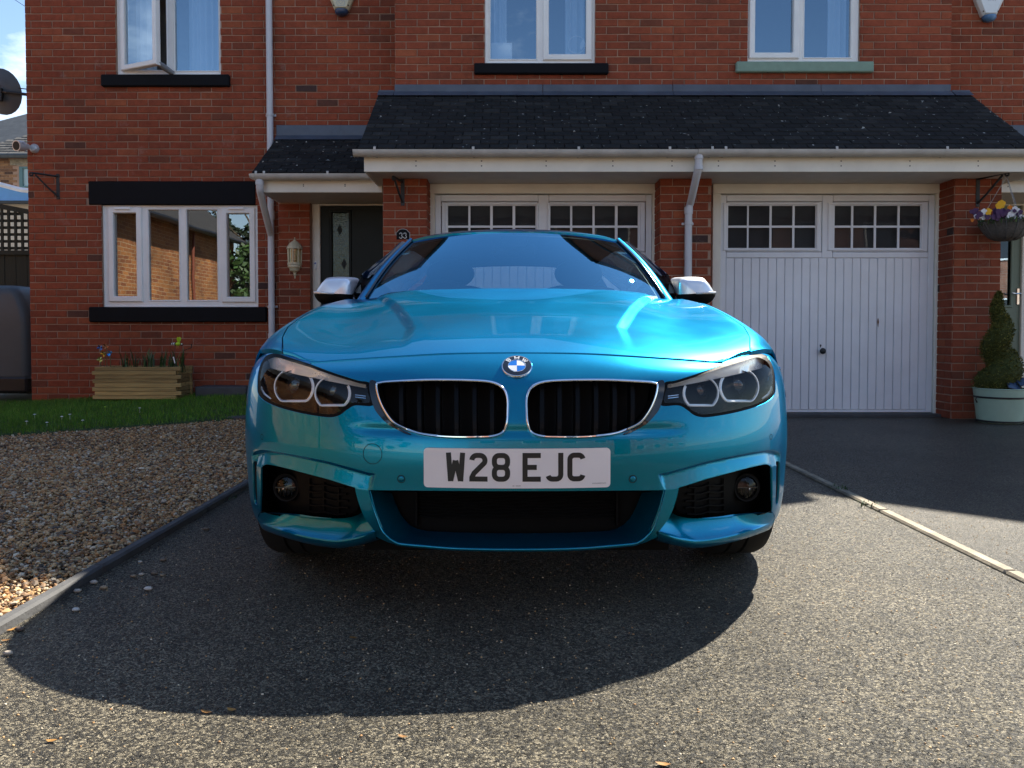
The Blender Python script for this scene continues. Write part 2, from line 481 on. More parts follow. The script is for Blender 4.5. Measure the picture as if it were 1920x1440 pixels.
# ================================================================== ground
def asphalt(name, dark, light, chip=105.0, lightfrac=0.25, bumpd=0.0035, rough=0.72):
    m = bpy.data.materials.new(name)
    m.use_nodes = True
    nt = m.node_tree; L = nt.links.new
    b = nt.nodes['Principled BSDF']
    g = _n(nt, 'ShaderNodeNewGeometry')
    wob = _n(nt, 'ShaderNodeTexNoise', i_Scale=150.0, i_Detail=3.0)
    L(g.outputs['Position'], wob.inputs['Vector'])
    wv = _n(nt, 'ShaderNodeVectorMath', operation='SCALE'); wv.inputs['Scale'].default_value = 0.014
    L(wob.outputs['Color'], wv.inputs[0])
    av = _n(nt, 'ShaderNodeVectorMath', operation='ADD')
    L(g.outputs['Position'], av.inputs[0]); L(wv.outputs[0], av.inputs[1])
    v = _n(nt, 'ShaderNodeTexVoronoi', i_Scale=chip); v.feature = 'F1'; v.inputs['Randomness'].default_value = 1.0
    L(av.outputs[0], v.inputs['Vector'])
    fine = _n(nt, 'ShaderNodeTexNoise', i_Scale=chip * 2.6, i_Detail=4.0, i_Roughness=0.7)
    L(g.outputs['Position'], fine.inputs['Vector'])
    sp = _n(nt, 'ShaderNodeSeparateColor')
    L(v.outputs['Color'], sp.inputs[0])
    rp = _n(nt, 'ShaderNodeValToRGB')
    el = rp.color_ramp.elements
    el.new(0.5); el.new(0.8)
    cols = [(0.0, dark), (1 - lightfrac - 0.12, tuple(0.65 * d + 0.35 * l * 0.5 for d, l in zip(dark, light))), (1 - lightfrac, tuple(0.5 * x for x in light)), (1.0, light)]
    for e, (p, c) in zip(el, cols): e.position = p; e.color = (*c, 1)
    L(sp.outputs[0], rp.inputs[0])
    # binder between the chips, and large worn / damp patches
    dr = _n(nt, 'ShaderNodeMapRange', i_From_Min=0.3, i_From_Max=0.75, i_To_Min=1.0, i_To_Max=0.45)
    L(v.outputs['Distance'], dr.inputs['Value'])
    big = _n(nt, 'ShaderNodeTexNoise', i_Scale=1.3, i_Detail=6.0, i_Roughness=0.62)
    L(g.outputs['Position'], big.inputs['Vector'])
    br = _n(nt, 'ShaderNodeMapRange', i_From_Min=0.32, i_From_Max=0.68, i_To_Min=0.55, i_To_Max=1.4)
    L(big.outputs['Fac'], br.inputs['Value'])
    mu = _n(nt, 'ShaderNodeMath', operation='MULTIPLY')
    st = _n(nt, 'ShaderNodeTexNoise', i_Scale=0.62, i_Detail=7.0, i_Roughness=0.7, i_Distortion=0.6)
    L(g.outputs['Position'], st.inputs['Vector'])
    sr = _n(nt, 'ShaderNodeMapRange', i_From_Min=0.52, i_From_Max=0.66, i_To_Min=1.0, i_To_Max=0.62)
    L(st.outputs['Fac'], sr.inputs['Value'])
    m0 = _n(nt, 'ShaderNodeMath', operation='MULTIPLY')
    L(br.outputs[0], m0.inputs[0]); L(sr.outputs[0], m0.inputs[1])
    L(dr.outputs[0], mu.inputs[0]); L(m0.outputs[0], mu.inputs[1])
    x = _n(nt, 'ShaderNodeVectorMath', operation='SCALE')
    L(rp.outputs[0], x.inputs[0]); L(mu.outputs[0], x.inputs['Scale'])
    L(x.outputs[0], b.inputs['Base Color'])
    rr = _n(nt, 'ShaderNodeMapRange', i_To_Min=rough - 0.2, i_To_Max=rough + 0.15)
    L(sp.outputs[1], rr.inputs['Value']); L(rr.outputs[0], b.inputs['Roughness'])
    b.inputs['Specular IOR Level'].default_value = 0.4
    # chip relief: each chip domed and at its own height
    inv = _n(nt, 'ShaderNodeMath', operation='MULTIPLY'); inv.inputs[1].default_value = -1.1
    L(v.outputs['Distance'], inv.inputs[0])
    hs = _n(nt, 'ShaderNodeMath', operation='ADD')
    hc = _n(nt, 'ShaderNodeMath', operation='MULTIPLY'); hc.inputs[1].default_value = 0.55
    L(sp.outputs[2], hc.inputs[0]); L(inv.outputs[0], hs.inputs[0]); L(hc.outputs[0], hs.inputs[1])
    bp = _n(nt, 'ShaderNodeBump', i_Strength=1.0, i_Distance=bumpd)
    h2 = _n(nt, 'ShaderNodeMath', operation='ADD')
    L(hs.outputs[0], h2.inputs[0]); L(fine.outputs['Fac'], h2.inputs[1])
    L(h2.outputs[0], bp.inputs['Height']); L(bp.outputs[0], b.inputs['Normal'])
    return m
m_drive = asphalt('worn chipped asphalt', (0.005, 0.005, 0.005), (0.37, 0.32, 0.225), 215.0, 0.31, 0.0046, 0.44)
m_drive2 = asphalt('newer black asphalt', (0.004, 0.0045, 0.005), (0.30, 0.25, 0.17), 225.0, 0.20, 0.004, 0.5)
m_road = M('road asphalt', (0.15, 0.14, 0.125), 0.8, var=0.2, vs=0.8, bump=0.003, bs=90)
m_conc = M('concrete edging', (0.24, 0.20, 0.145), 0.9, var=0.4, vs=12, bump=0.002, bs=90)
m_conc2 = M('grey concrete edging', (0.06, 0.06, 0.062), 0.85, var=0.3, vs=10, bump=0.002, bs=90)
m_soil = M('soil', (0.035, 0.026, 0.018), 0.95, var=0.4, vs=20, bump=0.01, bs=50)
m_slate = M('dark slate slab', (0.05, 0.055, 0.06), 0.6, var=0.3, vs=8, bump=0.002, bs=40)

XK0, XK1 = -1.385, 1.72      # the two concrete edgings
g_ = MB(); g_.grid([[(-120, -120, -0.03), (-120, 160, -0.03)], [(120, -120, -0.03), (120, 160, -0.03)]])
tag(g_.build('ground', m_road), kind='structure')
d_ = MB(); d_.box(XK0, XK1 - 0.055, -4.0, 7.72, -0.05, 0.0)
tag(d_.build('driveway', m_drive, loc=(0, 4, 0)), kind='structure')
d_ = MB(); d_.box(XK1, 7.5, -4.0, 7.72, -0.05, 0.0)
d_.box(4.05, 7.5, 7.72, 8.5, -0.05, 0.0)
tag(d_.build('driveway', m_drive2, loc=(4, 4, 0)), kind='structure')
def edging(x0, x1, ya, yb, ztop, m, label):
    k = tag(empty('kerb', ((x0 + x1) / 2, ya, 0)), kind='structure')
    y = ya
    while y < yb:
        e = min(y + 0.914, yb)
        b = MB(); dz = random.uniform(-0.0015, 0.0015); dx = random.uniform(-0.001, 0.001)
        b.rbox(x0 + dx, x1 + dx, y + 0.001, e - 0.001, -0.1, ztop + dz, 0.008)
        b.build('kerb_stone', m, k)
        y = e
edging(XK0 - 0.042, XK0, -1.0, 7.3, 0.032, m_conc2, '')
edging(XK1 - 0.05, XK1, -1.0, 7.5, 0.012, m_conc, '')

# --- gravel bed: real stones on a gravel coloured base
def ico():
    b = bmesh.new(); bmesh.ops.create_icosphere(b, subdivisions=1, radius=1.0)
    V = np.array([v.co[:] for v in b.verts]); F = np.array([[v.index for v in f.verts] for f in b.faces]); b.free()
    return V, F
def fast_mesh(name, V, F, tone, mat, smooth=True):
    me = bpy.data.meshes.new(name)
    n, m, k = len(V), len(F), F.shape[1]
    me.vertices.add(n); me.vertices.foreach_set('co', V.astype(np.float32).ravel())
    me.loops.add(m * k); me.loops.foreach_set('vertex_index', F.astype(np.int32).ravel())
    me.polygons.add(m); me.polygons.foreach_set('loop_start', np.arange(0, m * k, k, dtype=np.int32))
    me.polygons.foreach_set('use_smooth', np.full(m, smooth))
    me.update(calc_edges=True)
    a = me.attributes.new('tone', 'FLOAT', 'FACE'); a.data.foreach_set('value', tone.astype(np.float32))
    me.materials.append(mat)
    return me
def scatter(P, sx, sy, sz, tones, name, mat, loc, shape=None, tilt=0.5, smooth=True):
    V0, F0 = shape if shape else ico()
    n = len(P)
    az = RNG.uniform(0, 2 * np.pi, n); tx = RNG.uniform(-tilt, tilt, n); ty = RNG.uniform(-tilt, tilt, n)
    V = V0[None] * np.stack([sx, sy, sz], 1)[:, None, :]
    V = V * (1 + RNG.uniform(-0.16, 0.16, V.shape[:2])[..., None])
    def rot(V, a, i, j):
        c, s = np.cos(a)[:, None], np.sin(a)[:, None]
        A, B = V[..., i].copy(), V[..., j].copy()
        V[..., i] = c * A - s * B; V[..., j] = s * A + c * B
    rot(V, tx, 1, 2); rot(V, ty, 0, 2); rot(V, az, 0, 1)
    V = V + P[:, None, :] - np.array(loc)
    F = (F0[None] + (np.arange(n) * len(V0))[:, None, None]).reshape(-1, F0.shape[1])
    me = fast_mesh(name, V.reshape(-1, 3), F, np.repeat(tones, len(F0)), mat, smooth)
    o = bpy.data.objects.new(name, me); o.location = loc; COL.objects.link(o)
    return o
m_gravel = ramp_mat('flint gravel', [(0, (0.06, 0.048, 0.038)), (0.13, (0.17, 0.115, 0.072)), (0.38, (0.34, 0.165, 0.058)), (0.62, (0.42, 0.26, 0.115)), (0.82, (0.48, 0.35, 0.19)), (0.94, (0.36, 0.31, 0.24)), (1, (0.70, 0.60, 0.43))], 0.7, 0.0006, 400.0, 0.2, 0.4)
m_gravel_base = ramp_mat('gravel bed', [(0, (0.06, 0.04, 0.025)), (1, (0.10, 0.075, 0.05))], 0.9, 0.006, 60.0, 0.6, 0.2)
gb = MB(); gb.grid([[(-7.5, -1, 0.0), (-7.5, 8.5, 0.0)], [(XK0 - 0.05, -1, 0.0), (XK0 - 0.05, 8.5, 0.0)]])
tag(gb.build('gravel_bed', m_gravel_base, loc=(-4, 4, 0)), kind='structure')
def in_lawn_front(x):
    return np.interp(x, [-5.6, -3.92, -3.2, -2.44, -1.45], [5.5, 6.06, 6.62, 7.3, 7.95])
pts = []
for (n, y0, y1) in ((30000, 1.5, 3.3), (46000, 3.3, 5.2), (26000, 5.2, 7.9)):
    y = RNG.uniform(y0, y1, n * 3)
    x = RNG.uniform(-5.7, XK0 - 0.055, n * 3)
    ok = (x > -0.66 * y - 0.5) & (y < in_lawn_front(x) + 0.02)
    x, y = x[ok][:n], y[ok][:n]
    pts.append(np.stack([x, y, RNG.uniform(0.0, 0.022, len(x))], 1))
P = np.concatenate(pts)
s_ = np.exp(RNG.normal(math.log(0.0062), 0.40, len(P))).clip(0.004, 0.02)
scatter(P, s_ * 1.15, s_ * RNG.uniform(0.7, 1.0, len(P)), s_ * RNG.uniform(0.45, 0.8, len(P)), RNG.uniform(0, 1, len(P)), 'gravel', m_gravel, (-2.5, 4, 0), smooth=False).__setitem__('kind', 'stuff')
# loose chippings lying on the asphalt, close to the camera
n = 2600
y = RNG.uniform(1.35, 3.6, n); x = RNG.uniform(-1.36, 2.4, n)
P = np.stack([x, y, np.full(n, 0.0005)], 1)
s_ = RNG.uniform(0.0012, 0.0038, n)
scatter(P, s_, s_ * 0.8, s_ * 0.6, RNG.uniform(0.2, 1, n) ** 0.6, 'chippings', m_gravel, (0, 2.5, 0)).__setitem__('kind', 'stuff')

# --- lawn
def lawn_z(x, y):
    f = in_lawn_front(x)
    t = np.clip((y - f) / np.maximum(8.5 - f, 0.05), 0, 1)
    return 0.028 + t * (0.03 + 0.125 * np.clip((x + 5.2) / 2.4, 0, 1))
m_grass = ramp_mat('lawn grass', [(0, (0.035, 0.10, 0.008)), (0.6, (0.080, 0.21, 0.014)), (1, (0.19, 0.29, 0.035))], 0.6, 0.0, 60.0, 0.3, 0.3, broad=0.3)
m_turf = M('turf', (0.03, 0.05, 0.014), 0.95, var=0.4, vs=20)
xs = np.linspace(-5.9, -1.45, 46)
G = []
for xx in xs:
    f = in_lawn_front(xx)
    G.append([(xx, f - 0.05, -0.01)] + [(xx, f + (8.5 - f) * t, float(lawn_z(xx, f + (8.5 - f) * t))) for t in np.linspace(0, 1, 12)])
lw_ = MB(); lw_.grid(G)
tag(lw_.build('lawn', m_turf, loc=(-4, 7, 0), smooth=True), kind='structure')
n = 90000
x = RNG.uniform(-5.9, -1.5, n); y = RNG.uniform(5.4, 8.48, n)
ok = (y > in_lawn_front(x) + RNG.normal(0, 0.02, n)) & (x > -0.68 * y - 0.2)
x, y = x[ok], y[ok]; n = len(x)
z = lawn_z(x, y)
h = RNG.uniform(0.022, 0.05, n); wd = RNG.uniform(0.0016, 0.003, n); az = RNG.uniform(0, 6.283, n); ln = RNG.uniform(0, 0.025, n); la = RNG.uniform(0, 6.283, n)
V = np.zeros((n, 3, 3))
V[:, 0] = np.stack([x + np.cos(az) * wd, y + np.sin(az) * wd, z - 0.004], 1)
V[:, 1] = np.stack([x - np.cos(az) * wd, y - np.sin(az) * wd, z - 0.004], 1)
V[:, 2] = np.stack([x + np.cos(la) * ln, y + np.sin(la) * ln, z + h], 1)
me = fast_mesh('grass', V.reshape(-1, 3), np.arange(3 * n).reshape(-1, 3), RNG.uniform(0, 1, n), m_grass, False)
o = bpy.data.objects.new('grass', me); COL.objects.link(o); o['kind'] = 'stuff'

# ================================================================== houses
CAR_SIL = [(462, 800), (500, 660), (640, 575), (690, 547), (790, 437), (969, 428), (1165, 437), (1250, 547), (1310, 580), (1440, 660), (1480, 800), (1480, 1030), (462, 1030)]
def in_poly(p, poly):
    x, y = p; c = False
    for i in range(len(poly)):
        (x0, y0), (x1, y1) = poly[i - 1], poly[i]
        if (y0 > y) != (y1 > y) and x < (x1 - x0) * (y - y0) / (y1 - y0) + x0: c = not c
    return c
FRONT = lambda y0: (lambda a, d, b: (a, y0 + d, b))
SIDE_L = lambda x0: (lambda a, d, b: (x0 + d, a, b))     # faces -X
SIDE_R = lambda x0: (lambda a, d, b: (x0 - d, a, b))     # faces +X
BR_CACHE = {}
def brick_mesh(wd, ht, k):
    key = (round(wd, 3), round(ht, 3), k)
    if key not in BR_CACHE:
        b = MB(); r = random.Random(hash(key) & 0xffff)
        x0, x1, z0, z1 = -wd / 2, wd / 2, -ht / 2, ht / 2
        j = lambda s=0.0012: r.uniform(-s, s)
        fy = -0.0075 + j(0.0015)
        c = 0.003
        q = [(x0 + j(), z0 + j()), (x1 + j(), z0 + j()), (x1 + j(), z1 + j()), (x0 + j(), z1 + j())]
        cx, cz = 0, 0
        vs = [(a, 0.012, d) for a, d in q] + [(a, fy + c, d) for a, d in q] + [(a - math.copysign(c, a), fy + j(0.0006), d - math.copysign(c, d)) for a, d in q]
        fs = [(8, 9, 10, 11)]
        for i in range(4):
            l = (i + 1) % 4
            fs += [(i, l, 4 + l, 4 + i), (4 + i, 4 + l, 8 + l, 8 + i)]
        tone = [0.02, 0.12, 0.22, 0.3, 0.38, 0.45, 0.5, 0.55, 0.6, 0.66, 0.72, 0.8, 0.88, 0.97][k % 14]
        b.add(vs, fs, tone)
        BR_CACHE[key] = b.mesh('brick', m_brick, fix=False)
    return BR_CACHE[key]
class Wall:
    """Collects the walls of one house: mortar slabs and brick positions."""
    def __init__(s, house):
        s.house, s.mb, s.br = house, MB(), []
    def run(s, kind, p0, a0, a1, z0, z1, holes=(), thick=0.12, phase=0.0, bricks=True, zb=None, ab=None):
        fn = {'F': FRONT, 'L': SIDE_L, 'R': SIDE_R}[kind](p0)
        rot = {'F': 0.0, 'L': -math.pi / 2, 'R': math.pi / 2}[kind]
        s.mb.holes_plate((a0, a1, z0, z1), list(holes), fn, 0.0, thick)
        if not bricks: return
        k0, k1 = int(math.floor(z0 / 0.075)), int(math.ceil((zb or z1) / 0.075))
        for k in range(k0, k1):
            b0, b1 = k * 0.075 + 0.005, (k + 1) * 0.075 - 0.005
            b0, b1 = max(b0, z0), min(b1, z1)
            if b1 - b0 < 0.02: continue
            ph = phase + (0.1125 if k % 2 else 0.0)
            a0_ = a0 if ab is None else ab
            i0 = int(math.floor((a0_ - ph) / 0.225)) - 1
            i1 = int(math.ceil((a1 - ph) / 0.225)) + 1
            for i in range(i0, i1):
                x0, x1 = ph + i * 0.225 + 0.005, ph + (i + 1) * 0.225 - 0.005
                x0, x1 = max(x0, a0_), min(x1, a1)
                if x1 - x0 < 0.025: continue
                segs = [(x0, x1, b0, b1)]
                for h in holes:
                    nx = []
                    for (p, q, r_, t) in segs:
                        if q <= h[0] or p >= h[1] or t <= h[2] or r_ >= h[3]: nx.append((p, q, r_, t)); continue
                        if p < h[0] - 0.015: nx.append((p, h[0], r_, t))
                        if q > h[1] + 0.015: nx.append((h[1], q, r_, t))
                        m0, m1 = max(p, h[0]), min(q, h[1])
                        if r_ < h[2] - 0.015: nx.append((m0, m1, r_, h[2]))
                        if t > h[3] + 0.015: nx.append((m0, m1, h[3], t))
                    segs = nx
                for (p, q, r_, t) in segs:
                    if q - p < 0.02 or t - r_ < 0.015: continue
                    c = fn((p + q) / 2, 0.0, (r_ + t) / 2)
                    s.br.append((c, q - p, t - r_, rot))
    def finish(s):
        wall = s.mb.build('wall', m_mortar, s.house)
        C = np.array([b[0] for b in s.br])
        px = project(C)
        area = np.array([b[1] * b[2] for b in s.br]) / C[:, 1] ** 2
        vis = np.array([(0 < u < 1920 and 0 < v < 1440 and not in_poly((u, v), CAR_SIL) and b[3] == 0.0) for (u, v), b in zip(px, s.br)])
        order = np.argsort(-(area * vis))
        base = world_loc(s.house)
        rest = MB()
        for rank, i in enumerate(order):
            c, wd, ht, rot = s.br[i]
            k = min(13, max(random.choice((0, 1, 2, 3, 6, 7, 8)) if random.random() < 0.15 else 0, int(random.triangular(2, 14, 8)))) if random.random() > 0.03 else random.randrange(3)
            me = brick_mesh(wd, ht, k)
            if rank < 300 and vis[i]:
                o = bpy.data.objects.new('brick', me)
                COL.objects.link(o)
                o.parent = wall
                o.location = Vector(c) - base
                o.rotation_euler = (0, 0, rot)
            else:
                cs, sn = math.cos(rot), math.sin(rot)
                t = me.attributes['tone'].data[0].value
                rest.add([(c[0] + cs * v.co.x - sn * v.co.y, c[1] + sn * v.co.x + cs * v.co.y, c[2] + v.co.z) for v in me.vertices], [tuple(p.vertices) for p in me.polygons], t)
        o = rest.build('brickwork', m_brick, wall, fix=False)
        # brickwork is parented to the wall, whose origin equals the house origin
        o['kind'] = 'stuff'
        return wall

HX = -1.0
PARTY = 1.625
h33 = thing('brick_house', (-2.0, 8.5, 0), 'red brick house on the left with black lower window surround and dark green door', 'house', 'pair of brick houses')
h35 = thing('brick_house', (4.0, 8.5, 0), 'red brick house on the right with sage green sill and sage green door', 'house', 'pair of brick houses')
YW, YB, YP, YG = 8.5, 8.07, 7.4, 7.68
def rx(u, y, v=400): return at(u, v, y).x
def rz(v, y, u=960): return at(u, v, y).z
XL = rx(54, YW)
XB0, XB1 = rx(742, YB), rx(1778, YB)
def rect(u0, u1, v0, v1, y):
    return (rx(u0, y), rx(u1, y), rz(v1, y), rz(v0, y))
W_LOW = rect(190, 483, 384, 576, YW)
W_UL = rect(222, 417, -190, 140, YW)
W_UL = (W_UL[0], W_UL[1], W_UL[2], W_UL[2] + 1.25)
W_M = rect(909, 1115, 0, 119, YB); W_M = (W_M[0], W_M[1], W_M[2], W_M[2] + 1.2)
W_R = rect(1399, 1608, 0, 117, YB); W_R = (W_R[0], W_R[1], W_R[2], W_R[2] + 1.2)
D_33 = (rx(585, YW), -1.0, 0.0, 2.21)
D_35 = (4.62, rx(1935, YW), 0.0, 2.21)
EAVE = 5.0
LINT = rect(167, 480, 340, 384.3, YW)
SILL = rect(168, 500, 575.7, 604, YW)
SILL_UL = rect(197, 435, 142, 164, YW)
SILL_M = rect(890, 1139, 121, 141, YB)
SILL_R = rect(1376, 1631, 118, 138, YB)

w33 = Wall(h33)
w33.run('F', YW, XL, XB0 + 0.2, 0.0, EAVE, [W_LOW, W_UL, D_33, LINT], phase=XL + 0.06)
w33.run('L', XL, YW + 0.12, 15.0, 0.0, EAVE, bricks=False)
w33.run('F', YB, XB0, PARTY, 2.6, EAVE, [W_M], phase=XB0)
w33.run('L', XB0, YB + 0.12, YW + 0.1, 2.6, EAVE, bricks=False)
PL0, PL1 = rx(718, YP), rx(800, YP)
PC0, PC1 = rx(1238, YP), rx(1333, YP)
PR0, PR1 = rx(1789, YP), rx(1877, YP)
SOF = 2.245
w33.run('F', YP, PL0, PL1, 0.0, SOF, phase=PL0, thick=0.1)
w33.run('R', PL1, YP + 0.1, YG + 0.1, 0.0, SOF, phase=YP, thick=0.1, ab=YP + 0.004)
w33.run('L', PL0, YP + 0.1, YW, 0.0, SOF, bricks=False, thick=0.1)
w33.run('F', YP, PC0, PC1, 0.0, SOF, phase=PC0, thick=0.1)
w33.run('L', PC0, YP + 0.1, YG + 0.1, 0.0, SOF, phase=YP, thick=0.1, ab=YP + 0.004)
w33.run('R', PC1, YP + 0.1, YG + 0.1, 0.0, SOF, phase=YP, thick=0.1, ab=YP + 0.004)
w33.run('F', 8.40, rx(522, 8.40), rx(581, 8.40), 0.0, 2.19, phase=rx(522, 8.40), thick=0.1)
w33.run('R', rx(581, 8.40), 8.50, YW + 0.05, 0.0, 2.19, bricks=False, thick=0.1)
w33.run('F', 14.9, XL, PARTY, 0.0, EAVE, bricks=False)
w33.finish()
w35 = Wall(h35)
w35.run('F', YB, PARTY, XB1, 2.6, EAVE, [W_R], phase=XB0)
w35.run('R', XB1, YB + 0.12, YW + 0.1, 2.6, EAVE, bricks=False)
w35.run('F', YW, XB1 - 0.2, 8.4, 0.0, EAVE, [D_35], phase=XB1)
w35.run('F', YP, PR0, PR1, 0.0, SOF, phase=PR0, thick=0.1)
w35.run('L', PR0, YP + 0.1, YG + 0.1, 0.0, SOF, phase=YP, thick=0.1, ab=YP + 0.004)
w35.run('R', PR1, YP + 0.1, YW, 0.0, SOF, phase=YP, bricks=False, thick=0.1)
w35.run('F', 14.9, PARTY, 8.4, 0.0, EAVE, bricks=False)
w35.run('R', 8.4, YW + 0.12, 15.0, 0.0, EAVE, bricks=False)
w35.finish()

# --- painted lintel and sills
def slab(house, name, rc, y, d, m, c=0.01):
    b = MB(); b.rbox(rc[0], rc[1], y - d, y + 0.05, rc[2], rc[3], c)
    return b.build(name, m, house)
slab(h33, 'lintel', LINT, YW, 0.012, m_black_paint)
slab(h33, 'window_sill', SILL, YW, 0.055, m_black_paint)
slab(h33, 'window_sill', SILL_UL, YW, 0.055, m_black_paint)
slab(h33, 'window_sill', SILL_M, YB, 0.055, m_black_paint)
slab(h35, 'window_sill', SILL_R, YB, 0.055, m_green_paint)

# --- windows
def room(house, rc, y, depth=1.2, m=None, grow=0.3):
    b = MB()
    x0, x1, z0, z1 = rc[0] - grow, rc[1] + grow, rc[2] - grow, rc[3] + grow
    y0, y1 = y + 0.13, y + 0.13 + depth
    for q in ([(x0, y1, z0), (x1, y1, z0), (x1, y1, z1), (x0, y1, z1)], [(x0, y0, z0), (x0, y1, z0), (x0, y1, z1), (x0, y0, z1)],
              [(x1, y0, z0), (x1, y1, z0), (x1, y1, z1), (x1, y0, z1)], [(x0, y0, z0), (x1, y0, z0), (x1, y1, z0), (x0, y1, z0)], [(x0, y0, z1), (x1, y0, z1), (x1, y1, z1), (x0, y1, z1)]):
        b.add(q, [(0, 1, 2, 3)])
    return b.build('room_lining', m or m_dark_room, house)
def ring(mb, o, i, y0, y1, c=0.006):
    """Rectangular frame between outer and inner rects, mitred and chamfered."""
    def loop(r, e, y): return [(r[0] - e, y, r[2] - e), (r[1] + e, y, r[2] - e), (r[1] + e, y, r[3] + e), (r[0] - e, y, r[3] + e)]
    L = [loop(o, 0, y1), loop(o, 0, y0 + c), loop(o, -c, y0), loop(i, c, y0), loop(i, 0, y0 + c), loop(i, 0, y1)]
    vs = [p for l in L for p in l]
    fs = []
    for k in range(5):
        for j in range(4):
            n = (j + 1) % 4
            fs.append((k * 4 + j, k * 4 + n, (k + 1) * 4 + n, (k + 1) * 4 + j))
    mb.add(vs, fs)
def pane(parent, rc, y, m):
    b = MB(); b.add([(rc[0], y, rc[2]), (rc[1], y, rc[2]), (rc[1], y, rc[3]), (rc[0], y, rc[3])], [(0, 1, 2, 3)])
    return b.build('pane', m, parent)
def window(house, outer, lights, y, m=m_pane, name='window', glassy=0.045):
    """lights: (rect of glass, is_sash). Frame front sits 40 mm behind the brick face."""
    yf = y + 0.035
    f = MB()
    holes = [l[0] for l in lights]
    f.holes_plate(outer, holes, FRONT(yf), 0.0, 0.06)
    ring(f, outer, (outer[0] + 0.018, outer[1] - 0.018, outer[2] + 0.018, outer[3] - 0.018), yf - 0.008, yf + 0.002, 0.004)
    fr = f.build('window', m_upvc, house)
    for rc, sash in lights:
        e = 0.055 if sash else 0.013
        s = MB(); ring(s, (rc[0] - e, rc[1] + e, rc[2] - e, rc[3] + e), (rc[0] + 0.004, rc[1] - 0.004, rc[2] + 0.004, rc[3] - 0.004), yf - (0.024 if sash else 0.007), yf + 0.03, 0.007)
        s.build('sash' if sash else 'bead', m_upvc, fr)
        pane(fr, (rc[0] + 0.002, rc[1] - 0.002, rc[2] + 0.002, rc[3] - 0.002), yf + 0.022, m)
    return fr
def L_(u0, u1, v0, v1, y): return rect(u0, u1, v0, v1, y)
wl = window(h33, W_LOW, [(L_(210, 254, 398, 556, YW), True), (L_(275, 333, 392, 563, YW), False), (L_(347, 405, 392, 563, YW), False), (L_(423, 467, 399, 557, YW), True)], YW, m_pane_low)
for (u0, u1) in ((214, 244), (427, 457)):
    b = MB(); r_ = L_(u0, u1, 388, 393, YW); b.rbox(r_[0], r_[1], YW - 0.005, YW + 0.012, r_[2], r_[3], 0.004); b.build('trickle_vent', m_upvc, wl)
room(h33, W_LOW, YW)
zt = W_UL[3] - 0.06
wu = window(h33, W_UL, [((rx(235, YW), rx(314, YW), rz(130, YW), zt), False), ((rx(329, YW), rx(412, YW), rz(131, YW), zt), False)], YW)
m_pale_room = M('pale room wall', (0.36, 0.34, 0.31), 0.9)
room(h33, W_UL, YW, 0.7, m_pale_room)
# the left light of that window is an open casement hinged on its left edge
for ch in [c for c in list(wu.children) if c.name.startswith('pane')][:1]:
    bpy.data.objects.remove(ch)
hx, hy = rx(232, YW), YW + 0.03
ang = R(24)
wd, z0, z1 = rx(322, YW) - hx, rz(132, YW), zt + 0.03
s = MB(); ring(s, (0, wd, z0, z1), (0.055, wd - 0.055, z0 + 0.055, z1 - 0.055), -0.03, 0.03, 0.008)
gp = MB(); gp.add([(0.05, 0, z0 + 0.05), (wd - 0.05, 0, z0 + 0.05), (wd - 0.05, 0, z1 - 0.05), (0.05, 0, z1 - 0.05)], [(0, 1, 2, 3)])
for q in (s, gp):
    q.v = [(hx + x * math.cos(ang) + y * math.sin(ang), hy - x * math.sin(ang) + y * math.cos(ang), z) for (x, y, z) in q.v]
cs_ = s.build('open_casement', m_upvc, h33)
gp.build('pane', m_pane, cs_)
p0_, p1_ = Vector((hx + (wd - 0.02) * math.cos(ang), hy - (wd - 0.02) * math.sin(ang) + 0.02, z0 + 0.03)), at(323, 137, YW + 0.02)
b = MB(); b.tube([p0_, p0_.lerp(p1_, 0.5), p1_], [0.030, 0.034, 0.028], 10); b.build('window_stay', M('grey reveal trim', (0.22, 0.23, 0.25), 0.4), cs_, smooth=True, angle=50)
def curtain(parent, x0, x1, y, z0, z1, n=7, lean=0.0):
    b = MB(); N = n * 8 + 1; G = []
    for i in range(N):
        t = i / (N - 1)
        G.append([(x0 + (x1 - x0) * t + lean * (1 - k / 5) , y + 0.03 * math.sin(t * n * 6.283) + 0.008 * math.sin(t * 41), z0 + (z1 - z0) * k / 5) for k in range(6)])
    b.grid(G)
    return b.build('curtain', m_curtain, parent, smooth=True)
curtain(h33, rx(342, YW), rx(405, YW), YW + 0.24, W_UL[2] - 0.1, W_UL[3], 5, 0.0)
curtain(h33, rx(236, YW), rx(275, YW), YW + 0.30, W_UL[2] - 0.1, W_UL[3], 3)
wm = window(h33, W_M, [((rx(919, YB), rx(1006, YB), rz(109, YB), W_M[3] - 0.06), False), ((rx(1028, YB), rx(1099, YB), rz(101, YB), W_M[3] - 0.08), True)], YB)
room(h33, W_M, YB)
curtain(h33, rx(1062, YB), rx(1100, YB), YB + 0.26, W_M[2] - 0.1, W_M[3], 3)
curtain(h33, rx(917, YB), rx(950, YB), YB + 0.26, W_M[2] - 0.1, W_M[3], 3)
wr = window(h35, W_R, [((rx(1413, YB), rx(1486, YB), rz(98, YB), W_R[3] - 0.08), True), ((rx(1506, YB), rx(1594, YB), rz(106, YB), W_R[3] - 0.06), False)], YB)
room(h35, W_R, YB)
curtain(h35, rx(1562, YB), rx(1598, YB), YB + 0.2, W_R[2] - 0.1, W_R[3], 3)
room(h33, (XL + 0.4, -1.6, 0.6, 2.2), YW + 0.3, 1.0)

